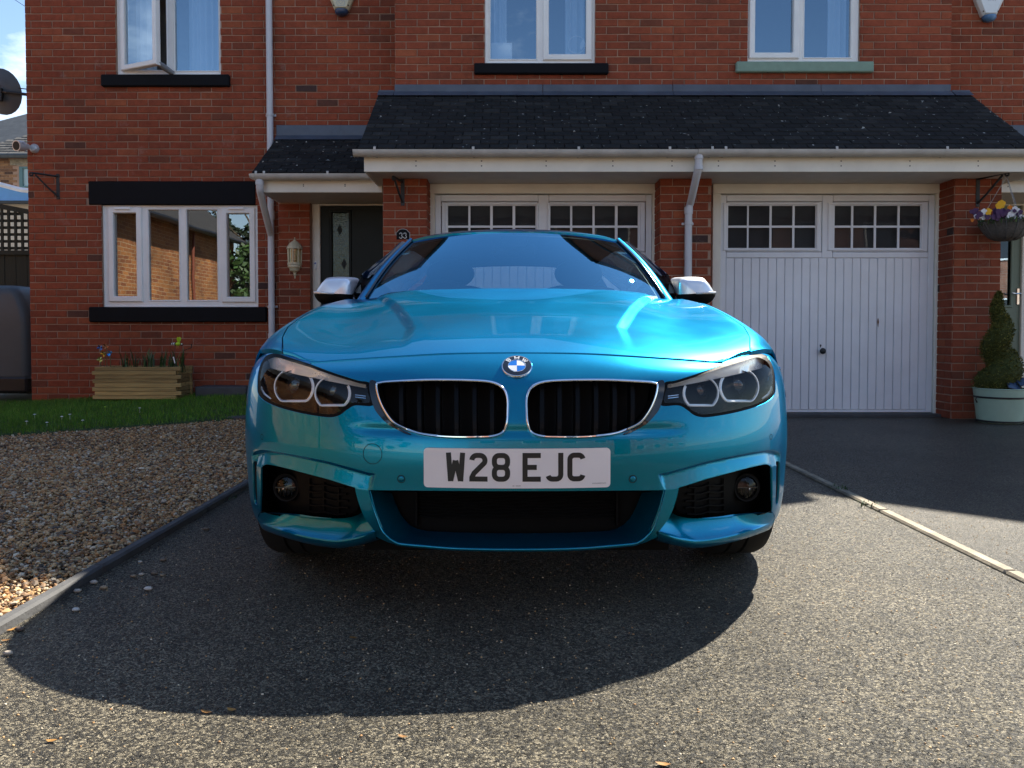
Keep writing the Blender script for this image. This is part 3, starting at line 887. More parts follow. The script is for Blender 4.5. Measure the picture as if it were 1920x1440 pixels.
# --- garage doors
def garage(house, U, panes, y, x0, x1, knob=True):
    """U: pixel columns (frame left, leaf left, leaf right, frame right)."""
    fl, ll, lr, fr_ = [rx(u, y) for u in U]
    ztop = SOF
    zh = rz(364, y)                      # underside of the head board
    f = MB()
    f.rbox(fl, ll - 0.004, y - 0.03, y + 0.06, 0.0, zh + 0.02, 0.005)
    f.rbox(lr + 0.004, fr_, y - 0.03, y + 0.06, 0.0, zh + 0.02, 0.005)
    f.rbox(fl, fr_, y - 0.036, y + 0.06, zh + 0.0, ztop, 0.005)
    f.build('door_frame', m_white, house)
    mid = 0.5 * (ll + lr)
    zb = 0.035
    gd = MB()
    zl, zu = rz(473, y), rz(378, y)      # top of the boards' rail / bottom of the top rail
    st = 0.055
    yl = y - 0.005
    zt = zh - 0.008
    gd.rbox(ll, ll + st, yl, yl + 0.03, zb, zt, 0.004)
    gd.rbox(lr - st, lr, yl, yl + 0.03, zb, zt, 0.004)
    gd.rbox(mid - 0.05, mid + 0.05, yl, yl + 0.03, zl - 0.055, zt, 0.004)
    gd.rbox(ll, lr, yl + 0.016, yl + 0.03, zb, zl, 0.003)          # backing behind the boards
    door = gd.build('garage_door', m_garage, house)
    for (a, b_) in ((ll + st, mid - 0.05), (mid + 0.05, lr - st)):
        r1 = MB(); r1.rbox(a + 0.002, b_ - 0.002, yl - 0.002, yl + 0.028, zu + 0.002, zt, 0.005)
        r1.build('top_rail', m_garage, door)
        r2 = MB(); r2.rbox(a + 0.002, b_ - 0.002, yl - 0.003, yl + 0.028, zl - 0.055, zl, 0.006)
        r2.build('lock_rail', m_garage, door)
    # vertical boards
    n = 24
    w_ = (lr - ll - 2 * st) / n
    for i in range(n):
        a = ll + st + i * w_
        b = MB(); b.cbox(a + 0.0022, a + w_ - 0.0022, yl + random.uniform(-0.0008, 0.0008), yl + 0.02, zb + 0.025, zl - 0.058, 0.004)
        b.build('plank', m_garage, door)
    b = MB(); b.rbox(ll + st, lr - st, yl + 0.002, yl + 0.03, zb, zb + 0.022, 0.003); b.build('bottom_rail', m_garage, door)
    # glazed lights: a moulded frame, glazing bars and eight panes each
    for grp, (a, b_) in zip(panes, ((ll + st, mid - 0.05), (mid + 0.05, lr - st))):
        gx0, gx1 = rx(grp[0][0], y), rx(grp[-1][1], y)
        gz = [(rz(423, y), rz(386, y)), (rz(465, y), rz(427, y))]
        o = (a + 0.008, b_ - 0.008, zl + 0.004, zu - 0.004)
        i_ = (gx0 - 0.006, gx1 + 0.006, gz[1][0] - 0.006, gz[0][1] + 0.006)
        wf = MB(); ring(wf, o, i_, yl - 0.006, yl + 0.028, 0.008)
        ring(wf, (i_[0] - 0.022, i_[1] + 0.022, i_[2] - 0.022, i_[3] + 0.022), i_, yl - 0.012, yl + 0.0, 0.006)
        win = wf.build('light_frame', m_garage, door)
        holes = []
        for (u0, u1) in grp:
            for (b0, b1) in gz: holes.append((rx(u0, y), rx(u1, y), b0, b1))
        bars = MB(); bars.holes_plate(i_, holes, FRONT(yl), 0.004, 0.016)
        bars.build('glazing_bar', m_garage, door)
        for h in holes: pane(door, h, yl + 0.014, m_pane_dark)
        back = MB(); back.box(i_[0] - 0.02, i_[1] + 0.02, yl + 0.05, yl + 0.06, i_[2] - 0.02, i_[3] + 0.02); back.build('backing_sheet', m_dark_pane, door)
    if knob:
        k = at(1540, 658, yl)
        b = MB(); b.lathe([(0.0, -0.055), (0.022, -0.052), (0.030, -0.04), (0.026, -0.025), (0.012, -0.018), (0.012, 0.0), (0.0, 0.0)][::-1], (k.x, yl, k.z), 18, 'y')
        b.v = [(x, 2 * yl - y_, z) if y_ > yl else (x, y_, z) for (x, y_, z) in b.v]
        b.build('handle', m_black_plastic, door, smooth=True)
        k = at(1538.5, 648, yl)
        b = MB(); b.lathe([(0.0, 0.0), (0.008, 0.0), (0.008, 0.004), (0.0, 0.004)], (k.x, yl - 0.001, k.z + 0.003), 10, 'y'); b.rbox(k.x - 0.004, k.x + 0.004, yl - 0.004, yl + 0.002, k.z - 0.016, k.z, 0.001)
        b.v = [(x, min(y_, 2 * yl - y_), z) for (x, y_, z) in b.v]
        b.build('keyhole', m_black_plastic, door)
    return door
m_dark_pane = M('dark sheet behind the garage lights', (0.085, 0.088, 0.095), 0.7)
gd33 = garage(h33, (803, 816, 1222, 1236), [[(840, 878), (882, 919), (924, 961), (966, 1004)], [(1031, 1069), (1073, 1111), (1115, 1153), (1158, 1196)]], YG, 0, 0, knob=False)
gd35 = garage(h35, (1335, 1351, 1752, 1770), [[(1361, 1401), (1404, 1443), (1447, 1486), (1490, 1529)], [(1557, 1596), (1600, 1639), (1643, 1683), (1687, 1726)]], YG, 0, 0)
m_rust = M('rust scar', (0.16, 0.075, 0.03), 0.9, var=0.5, vs=120)
k = at(1646, 604, YG - 0.005)
b = MB(); pl = [(0, 0.04), (0.006, 0.02), (0.009, 0.0), (0.005, -0.02), (0.002, -0.05), (-0.004, -0.02), (-0.008, 0.0), (-0.005, 0.025)]
b.prism(pl, lambda a, c: (k.x + a, k.y - 0.0045, k.z + c), lambda a, c: (k.x + a, k.y - 0.001, k.z + c)); b.build('rust_scar', m_rust, gd35)
# concrete threshold under the garage doors
for hh, (a, b_) in ((h33, (PL1, PC0)), (h35, (PC1, PR0))):
    b = MB(); b.rbox(a, b_, YP + 0.15, YG + 0.1, -0.02, 0.03, 0.006); b.build('threshold', m_conc2, hh)

# --- front doors
def front_door(house, x0, x1, ztop, y, m, fr_m):
    f = MB(); ring(f, (x0, x1, -0.1, ztop), (x0 + 0.07, x1 - 0.07, -0.05, ztop - 0.08), y - 0.01, y + 0.07, 0.006)
    f.build('door_frame', fr_m, house)
    d = MB(); return d
YD = YW + 0.02
dx0, dx1 = rx(586, YD), -0.62
zt33 = 2.19
f = MB(); ring(f, (dx0, dx1, 0.0, zt33), (rx(601, YD), dx1 - 0.07, 0.06, rz(386, YD)), YD - 0.03, YD + 0.06, 0.006)
f.build('door_frame', m_white, h33)
GX = (rx(623, YD), rx(654, YD), rz(532, YD), rz(399, YD))
d = MB(); d.holes_plate((rx(601, YD), dx1 - 0.07, 0.06, rz(386, YD)), [GX], FRONT(YD), 0.0, 0.05)
door33 = d.build('front_door', m_door_dark, h33)
d = MB(); ring(d, (GX[0] - 0.03, GX[1] + 0.03, GX[2] - 0.03, GX[3] + 0.03), GX, YD - 0.012, YD + 0.02, 0.008); d.build('glazing_trim', m_door_dark, door33)
m_obsc = M('obscured leaded glass', (0.035, 0.06, 0.03), 0.12, var=0.5, vs=5, bump=0.004, bs=50)
d = MB(); d.box(GX[0], GX[1], YD + 0.015, YD + 0.025, GX[2], GX[3]); d.build('pane', m_obsc, door33)
for (u, v) in ((637, 431), (645, 495)):
    c = at(u, v, YD + 0.013); d = MB()
    d.prism([(0, 0.06), (0.028, 0), (0, -0.06), (-0.028, 0)], lambda a, e: (c.x + a, YD + 0.011, c.z + e), lambda a, e: (c.x + a, YD + 0.016, c.z + e)); d.build('diamond_motif', m_door_dark, door33)
d = MB(); d.rbox(dx0 - 0.1, -0.8, YP + 0.2, YW, -0.02, 0.06, 0.01); d.build('doorstep', m_conc2, h33)
# neighbour
ex0, ex1 = 4.55, rx(1936, YD)
zt35 = 2.19
f = MB(); ring(f, (ex0 - 0.1, ex1, 0.0, zt35), (ex0 - 0.03, rx(1915, YD), 0.06, rz(386, YD)), YD - 0.03, YD + 0.06, 0.006)
f.build('door_frame', m_white, h35)
GY = (ex0 + 0.1, rx(1896, YD), rz(572, YD), rz(400, YD))
d = MB(); d.holes_plate((ex0 - 0.03, rx(1915, YD), 0.06, rz(386, YD)), [GY], FRONT(YD), 0.0, 0.05)
door35 = d.build('front_door', m_door_sage, h35)
d = MB(); ring(d, (GY[0] - 0.03, GY[1] + 0.03, GY[2] - 0.03, GY[3] + 0.03), GY, YD - 0.012, YD + 0.02, 0.008); d.build('glazing_trim', m_door_sage, door35)
pane(door35, GY, YD + 0.02, m_pane)
d = MB(); d.box(GY[0] - 0.05, GY[1] + 0.05, YD + 0.25, YD + 0.26, GY[2] - 0.05, GY[3] + 0.05); d.build('dark_backing', m_dark_room, door35)  # plain dark sheet behind the door glass
p0 = (rx(1880, YD), rx(1893, YD), rz(680, YD), rz(602, YD))
d = MB(); ring(d, p0, (p0[0] + 0.03, p0[1] - 0.03, p0[2] + 0.03, p0[3] - 0.03), YD - 0.01, YD + 0.01, 0.006); d.build('panel_moulding', m_door_sage, door35)
c = at(1908, 556, YD)
d = MB(); d.rbox(c.x - 0.017, c.x + 0.017, YD - 0.012, YD, c.z - 0.09, c.z + 0.09, 0.006); d.tube([(c.x, YD - 0.012, c.z + 0.03), (c.x, YD - 0.05, c.z + 0.03), (c.x - 0.06, YD - 0.055, c.z + 0.028), (c.x - 0.09, YD - 0.05, c.z + 0.034)], 0.008, 8)
d.rbox(c.x - 0.004, c.x + 0.004, YD - 0.0135, YD - 0.011, c.z - 0.055, c.z - 0.03, 0.001)
d.build('handle', M('chrome lever', (0.75, 0.74, 0.72), 0.15, 1.0), door35)
d = MB(); d.rbox(4.6, 7.0, YW - 0.5, YW, -0.02, 0.06, 0.01); d.build('doorstep', m_conc2, h35)

# ================================================================== roofs, gutters, pipes
YE = 7.0                       # canopy eave line
ZE = rz(279, YE, 960)
ZT = rz(178, YB, 960)
CX0, CX1 = -1.352, 4.63
TILE_CACHE = {}
def tile_mesh(wd, k):
    key = (round(wd, 3), k)
    if key not in TILE_CACHE:
        r = random.Random(hash(key) & 0xfff)
        b = MB(); h = 0.135; t = 0.017
        j = lambda s=0.002: r.uniform(-s, s)
        a, e, z = wd / 2 - 0.0015, [j(0.004), j(0.004)], [j(0.0015) for _ in range(4)]
        top = [(-a, e[0], t + z[0]), (a, e[1], t + z[1]), (a, h, t + z[2]), (-a, h, t + z[3])]
        bot = [(x, y, 0.0) for x, y, _ in top]
        c = 0.004
        lip = [(-a, e[0] - 0.001, t * 0.5 + z[0]), (a, e[1] - 0.001, t * 0.5 + z[1])]
        top[0] = (top[0][0] + c, top[0][1] + c, top[0][2]); top[1] = (top[1][0] - c, top[1][1] + c, top[1][2])
        vs = top + bot + lip
        fs = [(0, 1, 2, 3), (0, 8, 9, 1), (8, 4, 5, 9), (9, 5, 6, 2, 1), (8, 0, 3, 7, 4), (2, 6, 7, 3)]
        b.add(vs, fs, [0.25, 0.35, 0.42, 0.5, 0.55, 0.62, 0.8][k % 7])
        TILE_CACHE[key] = b.mesh('tile', m_tile, fix=False)
    return TILE_CACHE[key]
def tiled(house, x0, x1, y0, z0, y1, z1, gauge=0.093, limit=300, own=None, g0=None):
    """Pent roof between eave (y0,z0) and head (y1,z1): board deck plus individually laid tiles."""
    p = math.atan2(z1 - z0, y1 - y0); L = math.hypot(z1 - z0, y1 - y0)
    dk = MB()
    nx, nz = -math.sin(p), math.cos(p)
    dk.add([(x, y + nx * d, z + nz * d) for x in (x0, x1) for (y, z) in ((y0, z0), (y1, z1)) for d in (-0.05, -0.002)], [(0, 1, 3, 2), (4, 6, 7, 5), (0, 4, 5, 1), (2, 3, 7, 6), (0, 2, 6, 4), (1, 5, 7, 3)])
    roof = dk.build('roof', m_black_plastic, house)
    base = world_loc(house)
    n = int(L / gauge); rest = MB(); cnt = 0
    for k in range(n + 1):
        s = k * gauge - 0.02
        x = (g0 if g0 is not None else x0) - (0.0825 if k % 2 else 0.0)
        lo, hi = own or (x0, x1)
        while x < hi:
            a, b = max(x, lo), min(x + 0.165, hi)
            if b - a > 0.03 and x0 <= 0.5 * (a + b) < x1:
                me = tile_mesh(b - a, random.randrange(7))
                lift = 0.0 + random.uniform(0, 0.003)
                loc = Vector(((a + b) / 2, y0 + math.cos(p) * s + nx * lift, z0 + math.sin(p) * s + nz * lift))
                rt = (p - 0.075 + random.uniform(-0.012, 0.012), random.uniform(-0.008, 0.008), random.uniform(-0.012, 0.012))
                if cnt < limit:
                    o = bpy.data.objects.new('tile', me); COL.objects.link(o); o.parent = roof
                    o.location = loc - base; o.rotation_euler = rt
                    cnt += 1
                else:
                    M4 = Matrix.Translation(loc) @ Matrix.Rotation(rt[0], 4, 'X')
                    rest.add([M4 @ v.co for v in me.vertices], [tuple(q.vertices) for q in me.polygons], me.attributes['tone'].data[0].value)
            x += 0.165
    if rest.v:
        rest.build('tiling', m_tile, roof, fix=False)['kind'] = 'stuff'
    return roof, p
r33, pr = tiled(h33, CX0, PARTY, YE, ZE, YB, ZT, limit=240, own=(CX0, CX1), g0=CX0)
r35, _ = tiled(h35, PARTY, CX1, YE, ZE, YB, ZT, limit=240, own=(CX0, CX1), g0=CX0)
PX0, PX1 = -2.515, -1.37
YPE = 7.70; ZPE = rz(324, YPE); ZPT = rz(260, YW)
q33, _ = tiled(h33, PX0, PX1, YPE, ZPE, YW, ZPT, limit=58)
q35, _ = tiled(h35, CX1 + 0.02, 6.2, YPE, ZPE, YW, ZPT, limit=58)
# lead flashings
def flash(house, x0, x1, y, zt, zb, p):
    b = MB()
    b.rbox(x0, x1, y - 0.016, y + 0.004, zb + 0.01, zt, 0.003)
    ln = 0.10
    b.add([(x0, y - 0.012, zb + 0.035), (x1, y - 0.012, zb + 0.035), (x1, y - 0.012 - ln * math.cos(p), zb + 0.03 - ln * math.sin(p)), (x0, y - 0.012 - ln * math.cos(p), zb + 0.03 - ln * math.sin(p))], [(0, 1, 2, 3)])
    return b.build('flashing', m_lead, house)
x = XB0 - 0.006
for hh, xe in ((h33, PARTY), (h35, XB1)):
    while x < xe - 0.05:
        e = min(x + 1.5, xe)
        flash(hh, x + 0.002, e - 0.002, YB, rz(159, YB), ZT, pr)
        x = e
flash(h33, CX0, XB0 - 0.01, YB + 0.0, ZT + 0.045, ZT, pr)
flash(h35, XB1 + 0.01, CX1, YB + 0.0, ZT + 0.045, ZT, pr)
for hh, a, c in ((h33, CX0, XB0), (h35, XB1, CX1)):
    b = MB(); b.box(a, c, YB - 0.02, YW, ZT + 0.0, ZT + 0.03); b.build('lead_flat', m_lead, hh)
flash(h33, PX0, PX1, YW, rz(235, YW), ZPT, pr)
flash(h35, CX1, 6.2, YW, rz(235, YW), ZPT, pr)

# fascias and soffits
ZFT, ZFB = rz(290, 7.06), SOF
def board(house, name, x0, x1, y0, y1, z0, z1, m, c=0.003):
    b = MB(); b.rbox(x0, x1, y0, y1, z0, z1, c)
    return b.build(name, m, house)
FX0 = rx(683, 7.06)
m_screw = M('grey fixing', (0.2, 0.19, 0.18), 0.5)
def fascia(house, x0, x1, y, z0, z1, left_end, us, vs):
    f = board(house, 'fascia', x0, x1, y, y + 0.02, z0, z1, m_white)
    for u in us:
        for v in vs:
            c = at(u, v, y)
            if x0 < c.x < x1:
                b = MB(); b.lathe([(0.0, -0.002), (0.006, -0.002), (0.007, 0.0015)], (c.x, y, c.z), 8, 'y')
                b.v = [(px_, min(py_, 2 * y - py_), pz_) for (px_, py_, pz_) in b.v]
                b.build('screw', m_screw, f)
    return f
cu = (780, 903, 1024, 1149, 1260, 1347, 1453, 1577, 1706, 1834)
fascia(h33, FX0, PARTY - 0.0015, 7.06, ZFB - 0.004, ZFT, True, cu, (302, 311))
fascia(h35, PARTY + 0.0015, 4.75, 7.06, ZFB - 0.004, ZFT, False, cu, (302, 311))
board(h33, 'fascia', FX0, FX0 + 0.02, 7.082, 8.1, ZFB - 0.004, ZFT + 0.02, m_white)
m_soffit = M('soffit board', (0.62, 0.57, 0.50), 0.6, var=0.08)
board(h33, 'soffit', FX0 + 0.02, PARTY, 7.08, YW + 0.05, SOF, SOF + 0.012, m_soffit)
board(h35, 'soffit', PARTY, 4.75, 7.08, YW + 0.05, SOF, SOF + 0.012, m_soffit)
ZPB = rz(360, 7.76)
fascia(h33, rx(487, 7.76), rx(717, 7.76), 7.76, ZPB - 0.004, rz(336, 7.76), True, (569, 647), (346, 349))
board(h33, 'fascia', rx(487, 7.76), rx(487, 7.76) + 0.02, 7.782, YW, ZPB - 0.004, rz(336, 7.76), m_white)
board(h33, 'soffit', rx(487, 7.76) + 0.02, PL0, 7.78, YW + 0.02, ZPB, ZPB + 0.012, m_soffit)
fascia(h35, PR1 + 0.005, 6.4, 7.76, ZPB - 0.004, rz(336, 7.76), True, (1890,), (344, 350))
board(h35, 'soffit', PR1, 6.4, 7.78, YW + 0.02, ZPB, ZPB + 0.012, m_soffit)

# gutters: half-round channel with clips
def gutter(house, x0, x1, y, z, clips, r=0.056, cap0=False, cap1=False):
    b = MB(); G = []
    N = 10
    for x in (x0, x1):
        outer = [(x, y - r * math.cos(math.pi * k / N), z - r * math.sin(math.pi * k / N)) for k in range(N + 1)]
        inner = [(x, y + (r - 0.005) * math.cos(math.pi * k / N), z - (r - 0.005) * math.sin(math.pi * k / N)) for k in range(N + 1)]
        G.append(outer + inner + [outer[0]])
    b.grid(G)
    for x, c in ((x0, cap0), (x1, cap1)):
        if c:
            b.lathe([(r + 0.002, 0.0), (r * 0.9, -0.03), (r * 0.6, -0.055), (0, -0.065)], (x, y, z), 12, 'x', a0=math.pi, a1=2 * math.pi)
    g = b.build('gutter', m_gutter, house, smooth=True, angle=40)
    for u in clips:
        xc = rx(u, y)
        if not (x0 < xc < x1): continue
        c = MB(); G = []
        for xx in (xc - 0.011, xc + 0.011):
            G.append([(xx, y - (r + 0.004) * math.cos(math.pi * k / N), z + 0.004 - (r + 0.006) * math.sin(math.pi * k / N)) for k in range(-1, N + 2)])
        c.grid(G)
        c.rbox(xc - 0.008, xc + 0.008, y + r - 0.002, y + r + 0.012, z - 0.05, z + 0.01, 0.002)
        c.build('gutter_bracket', m_gutter, g)
    return g
ZG = rz(280.5, 6.95)
gclips = (705, 888, 1084, 1253, 1332, 1357, 1563, 1768)
gutter(h33, rx(664, 6.99), PARTY - 0.002, 6.99, ZG, gclips, cap0=False)
gutter(h35, PARTY + 0.002, 4.85, 6.99, ZG + 0.002, gclips)
b = MB(); b.lathe([(0.0, 0), (0.058, 0), (0.058, 0.004), (0.0, 0.004)], (rx(664, 6.99), 6.99, ZG), 14, 'x', a0=math.pi, a1=2 * math.pi); b.build('gutter_end', m_gutter, h33)
ZPG = rz(326, 7.66)
gutter(h33, rx(480, 7.69), PX1 + 0.02, 7.69, ZPG, (484, 499, 617), cap0=True)
gutter(h35, CX1 - 0.1, 6.4, 7.69, ZPG, (1905,))

# rainwater pipes
m_pipe = M('white rainwater pipe', (0.56, 0.57, 0.60), 0.4, var=0.07, vs=4)
def pipe(house, pts, r=0.034, collars=(), clips=()):
    b = MB(); b.tube(pts, r, 14)
    o = b.build('downpipe', m_pipe, house, smooth=True, angle=40)
    for (p0, p1) in collars:
        c = MB(); c.tube([p0, p1], r + 0.006, 14); c.build('pipe_collar', m_pipe, o, smooth=True, angle=40)
    for p in clips:
        c = MB(); c.lathe([(r + 0.001, -0.012), (r + 0.006, -0.012), (r + 0.006, 0.012), (r + 0.001, 0.012)], p, 14, 'z'); c.rbox(p[0] - 0.055, p[0] + 0.055, p[1] + r - 0.004, p[1] + r + 0.012, p[2] - 0.012, p[2] + 0.012, 0.003)
        c.build('pipe_clip', m_pipe, o)
    return o
t0 = at(1310, 288, 6.99); xk = rx(1291, 7.35)
pts = [(t0.x, 6.99, ZG - 0.045), (t0.x, 6.99, ZG - 0.155), (t0.x - 0.006, 7.005, ZG - 0.185), (xk + 0.015, 7.335, ZG - 0.40), (xk, 7.35, ZG - 0.45), (xk, 7.35, 0.02)]
pipe(h33, pts, 0.034, [((t0.x, 6.99, ZG - 0.04), (t0.x, 6.99, ZG - 0.075)), ((t0.x, 6.99, ZG - 0.13), (t0.x, 6.99, ZG - 0.17)), ((xk, 7.35, ZG - 0.44), (xk, 7.35, ZG - 0.50))], [(xk, 7.35, rz(419, 7.35))])
xd = rx(505.5, 8.44, 150)
pipe(h33, [(xd, 8.44, 4.95), (xd, 8.44, 0.02)], 0.034, [((xd, 8.44, rz(395, 8.44)), (xd, 8.44, rz(412, 8.44))), ((xd, 8.44, rz(625, 8.44)), (xd, 8.44, rz(634, 8.44)))], [(xd, 8.44, rz(215, 8.44)), (xd, 8.44, rz(575, 8.44))])
g0 = at(487, 352, 7.69)
pipe(h33, [(g0.x, 7.69, ZPG - 0.05), (g0.x, 7.69, ZPG - 0.13), (g0.x, 7.70, ZPG - 0.16), (xd, 8.40, ZPG - 0.46), (xd, 8.44, ZPG - 0.50), (xd, 8.44, ZPG - 0.55)], 0.034, [((g0.x, 7.69, ZPG - 0.06), (g0.x, 7.69, ZPG - 0.1))])

# main roofs: unseen gables over bay and side blocks, shaped to fit shadows cast
m_tile_main = M('dark roof tiling', (0.035, 0.035, 0.036), 0.85, var=0.3, vs=9, bump=0.006, bs=16)
GP = (2.5, 6.5)
GF = 0.5
def gable(house, xa, za, xb, zb, yf, yb, half=None):
    """One roof slope between eave (xa,za) and ridge (xb,zb), from verge yf back to yb."""
    b = MB()
    n = Vector((-(zb - za), 0, xb - xa)).normalized() * 0.1
    if n.z < 0: n = -n
    P = [(xa, za), (xb, zb)]
    vs = [(x_ + d * n.x, y, z_ + d * n.z) for (x_, z_) in P for y in (yf, yb) for d in (0, 1)]
    b.add(vs, [(0, 2, 3, 1), (4, 5, 7, 6), (0, 1, 5, 4), (2, 6, 7, 3), (1, 3, 7, 5), (0, 4, 6, 2)])
    return b.build('main_roof', m_tile_main, house)
def gable_wall(house, xa, za, xb, zb, y):
    b = MB(); b.prism([(xa, za), (xb, za), (xb, zb)], lambda a, c: (a, y, c), lambda a, c: (a, y + 0.12, c))
    return b.build('gable_wall', m_brick, house)
gable(h35, GF, 4.88, GP[0], GP[1], 7.90, 11.0); gable(h35, XB1 + 0.08, 4.88, GP[0], GP[1], 7.90, 11.0)
gable_wall(h35, GF + 0.15, EAVE, GP[0], GP[1] - 0.02, YB + 0.002); gable_wall(h35, XB1, EAVE, GP[0], GP[1] - 0.02, YB + 0.002)
def slope(house, x0, x1, y0, z0, y1, z1):
    b = MB(); t = 0.1
    b.add([(x, y, z + d) for x in (x0, x1) for (y, z) in ((y0, z0), (y1, z1)) for d in (0, t)], [(0, 1, 3, 2), (4, 6, 7, 5), (0, 4, 5, 1), (2, 3, 7, 6), (0, 2, 6, 4), (1, 5, 7, 3)])
    return b.build('main_roof', m_tile_main, house)
for hh, x0, x1 in ((h33, XB0 - 0.1, PARTY - 0.002), (h35, PARTY + 0.002, XB1 + 0.1)):
    slope(hh, x0, x1, 8.0, 4.93, 11.6, 7.45); slope(hh, x0, x1, 15.2, 4.95, 11.6, 7.46)
GL = (0.5 * (XL + XB0), 6.75); GR = (6.45, 6.2)
for hh, xs_, g in ((h33, (XL - 0.2, XB0), GL), (h35, (XB1, 8.6), GR)):
    for xe in xs_:
        gable(hh, xe, 4.9, g[0], g[1], 8.3, 15.0)
        gable_wall(hh, xe, EAVE, g[0], g[1] - 0.02, YW + 0.002)

# ================================================================== things on and round the houses
m_cream = M('cream enamel', (0.56, 0.52, 0.36), 0.4, var=0.1, vs=20)
YN = 8.40
lc = at(553, 478, YN)
lan = thing('wall_lantern', (lc.x, YN, lc.z), 'cream half lantern on the brick beside the dark green front door', 'lantern')
sc_ = YN / FPX
def lz(v): return rz(v, YN)
b = MB(); b.lathe([(0.0, lz(444)), (0.008, lz(446)), (0.004, lz(449)), (0.012, lz(450)), (0.02, lz(452)), (0.055, lz(456)), (0.083, lz(464)), (0.086, lz(467)), (0.078, lz(467.5)), (0.0, lz(467))], (lc.x, YN - 0.004, 0), 8, 'z', a0=math.pi, a1=2 * math.pi)
b.build('roof', m_cream, lan)
b = MB()
for k in range(5):
    a = math.pi + math.pi * k / 4
    b.tube([(lc.x + 0.073 * math.cos(a), YN - 0.006 + 0.073 * math.sin(a), lz(467)), (lc.x + 0.068 * math.cos(a), YN - 0.006 + 0.068 * math.sin(a), lz(495))], 0.007, 6)
b.lathe([(0.078, lz(493)), (0.078, lz(497)), (0.06, lz(497.5)), (0.06, lz(493)), (0.078, lz(493))], (lc.x, YN - 0.005, 0), 8, 'z', a0=math.pi, a1=2 * math.pi)
b.build('cage', m_cream, lan)
b = MB(); b.lathe([(0.066, lz(467.5)), (0.062, lz(494))], (lc.x, YN - 0.006, 0), 8, 'z', a0=math.pi, a1=2 * math.pi); b.build('lamp_glass', m_lampglass, lan)
b = MB(); b.lathe([(0.072, lz(497.5)), (0.074, lz(501)), (0.058, lz(504)), (0.05, lz(508)), (0.022, lz(511)), (0.014, lz(514)), (0.02, lz(516)), (0.008, lz(518)), (0.006, lz(522)), (0.0, lz(523))], (lc.x, YN - 0.005, 0), 10, 'z', a0=math.pi, a1=2 * math.pi); b.build('bowl', m_cream, lan)
b = MB(); b.box(lc.x - 0.06, lc.x + 0.06, YN - 0.012, YN - 0.002, lz(497), lz(467)); b.build('back_plate', m_cream, lan)
b = MB(); b.lathe([(0, lz(490)), (0.02, lz(488)), (0.022, lz(480)), (0.0, lz(474))], (lc.x, YN - 0.04, 0), 10, 'z'); b.build('bulb', M('pearl bulb', (0.7, 0.66, 0.5), 0.4), lan, smooth=True)

c = at(591.5, 497, YD - 0.03)
db = thing('doorbell', (c.x, c.y, c.z), 'small white doorbell with blue button on the white door frame', 'doorbell')
b = MB(); b.rbox(c.x - 0.017, c.x + 0.017, c.y - 0.012, c.y + 0.001, c.z - 0.043, c.z + 0.043, 0.004); b.build('case', m_upvc, db)
b = MB(); b.lathe([(0.0, -0.016), (0.009, -0.015), (0.01, -0.01)], (c.x, c.y, c.z + 0.018), 12, 'y'); b.v = [(x_, 2 * c.y - y_ if y_ > c.y else y_, z_) for x_, y_, z_ in b.v]
b.build('button', M('blue button', (0.03, 0.10, 0.4), 0.3), db)

# strokes -> raised characters
def stroke(mb, pts, w_, fn, d0, d1, closed=False):
    pts = [p for i, p in enumerate(pts) if i == 0 or math.hypot(p[0] - pts[i - 1][0], p[1] - pts[i - 1][1]) > 1e-5]
    if closed and math.hypot(pts[0][0] - pts[-1][0], pts[0][1] - pts[-1][1]) < 1e-5: pts = pts[:-1]
    """Flat ribbon of width w_ along 2-D points with mitred corners, extruded between depths d0 and d1; fn(a, b, depth)."""
    P = [Vector(p) for p in pts]
    n = len(P); Lf, Rt = [], []
    for i in range(n):
        if closed: a, b = P[i] - P[i - 1], P[(i + 1) % n] - P[i]
        else: a = P[i] - P[i - 1] if i else P[1] - P[0]; b = P[i + 1] - P[i] if i < n - 1 else P[i] - P[i - 1]
        a.normalize(); b.normalize()
        na, nb = Vector((-a.y, a.x)), Vector((-b.y, b.x))
        m_ = na + nb; m_.normalize()
        k = w_ / 2 / max(m_.dot(na), 0.35)
        Lf.append(P[i] + m_ * k); Rt.append(P[i] - m_ * k)
    for i in range(n if closed else n - 1):
        j = (i + 1) % n
        q = [Lf[i], Rt[i], Rt[j], Lf[j]]
        vs = [fn(p.x, p.y, d0) for p in q] + [fn(p.x, p.y, d1) for p in q]
        mb.add(vs, [(0, 1, 2, 3), (0, 4, 5, 1), (2, 6, 7, 3), (1, 5, 6, 2), (3, 7, 4, 0)])
def arc(cx, cy, rx_, ry_, a0, a1, n=8):
    return [(cx + rx_ * math.cos(R(a0 + (a1 - a0) * i / n)), cy + ry_ * math.sin(R(a0 + (a1 - a0) * i / n))) for i in range(n + 1)]

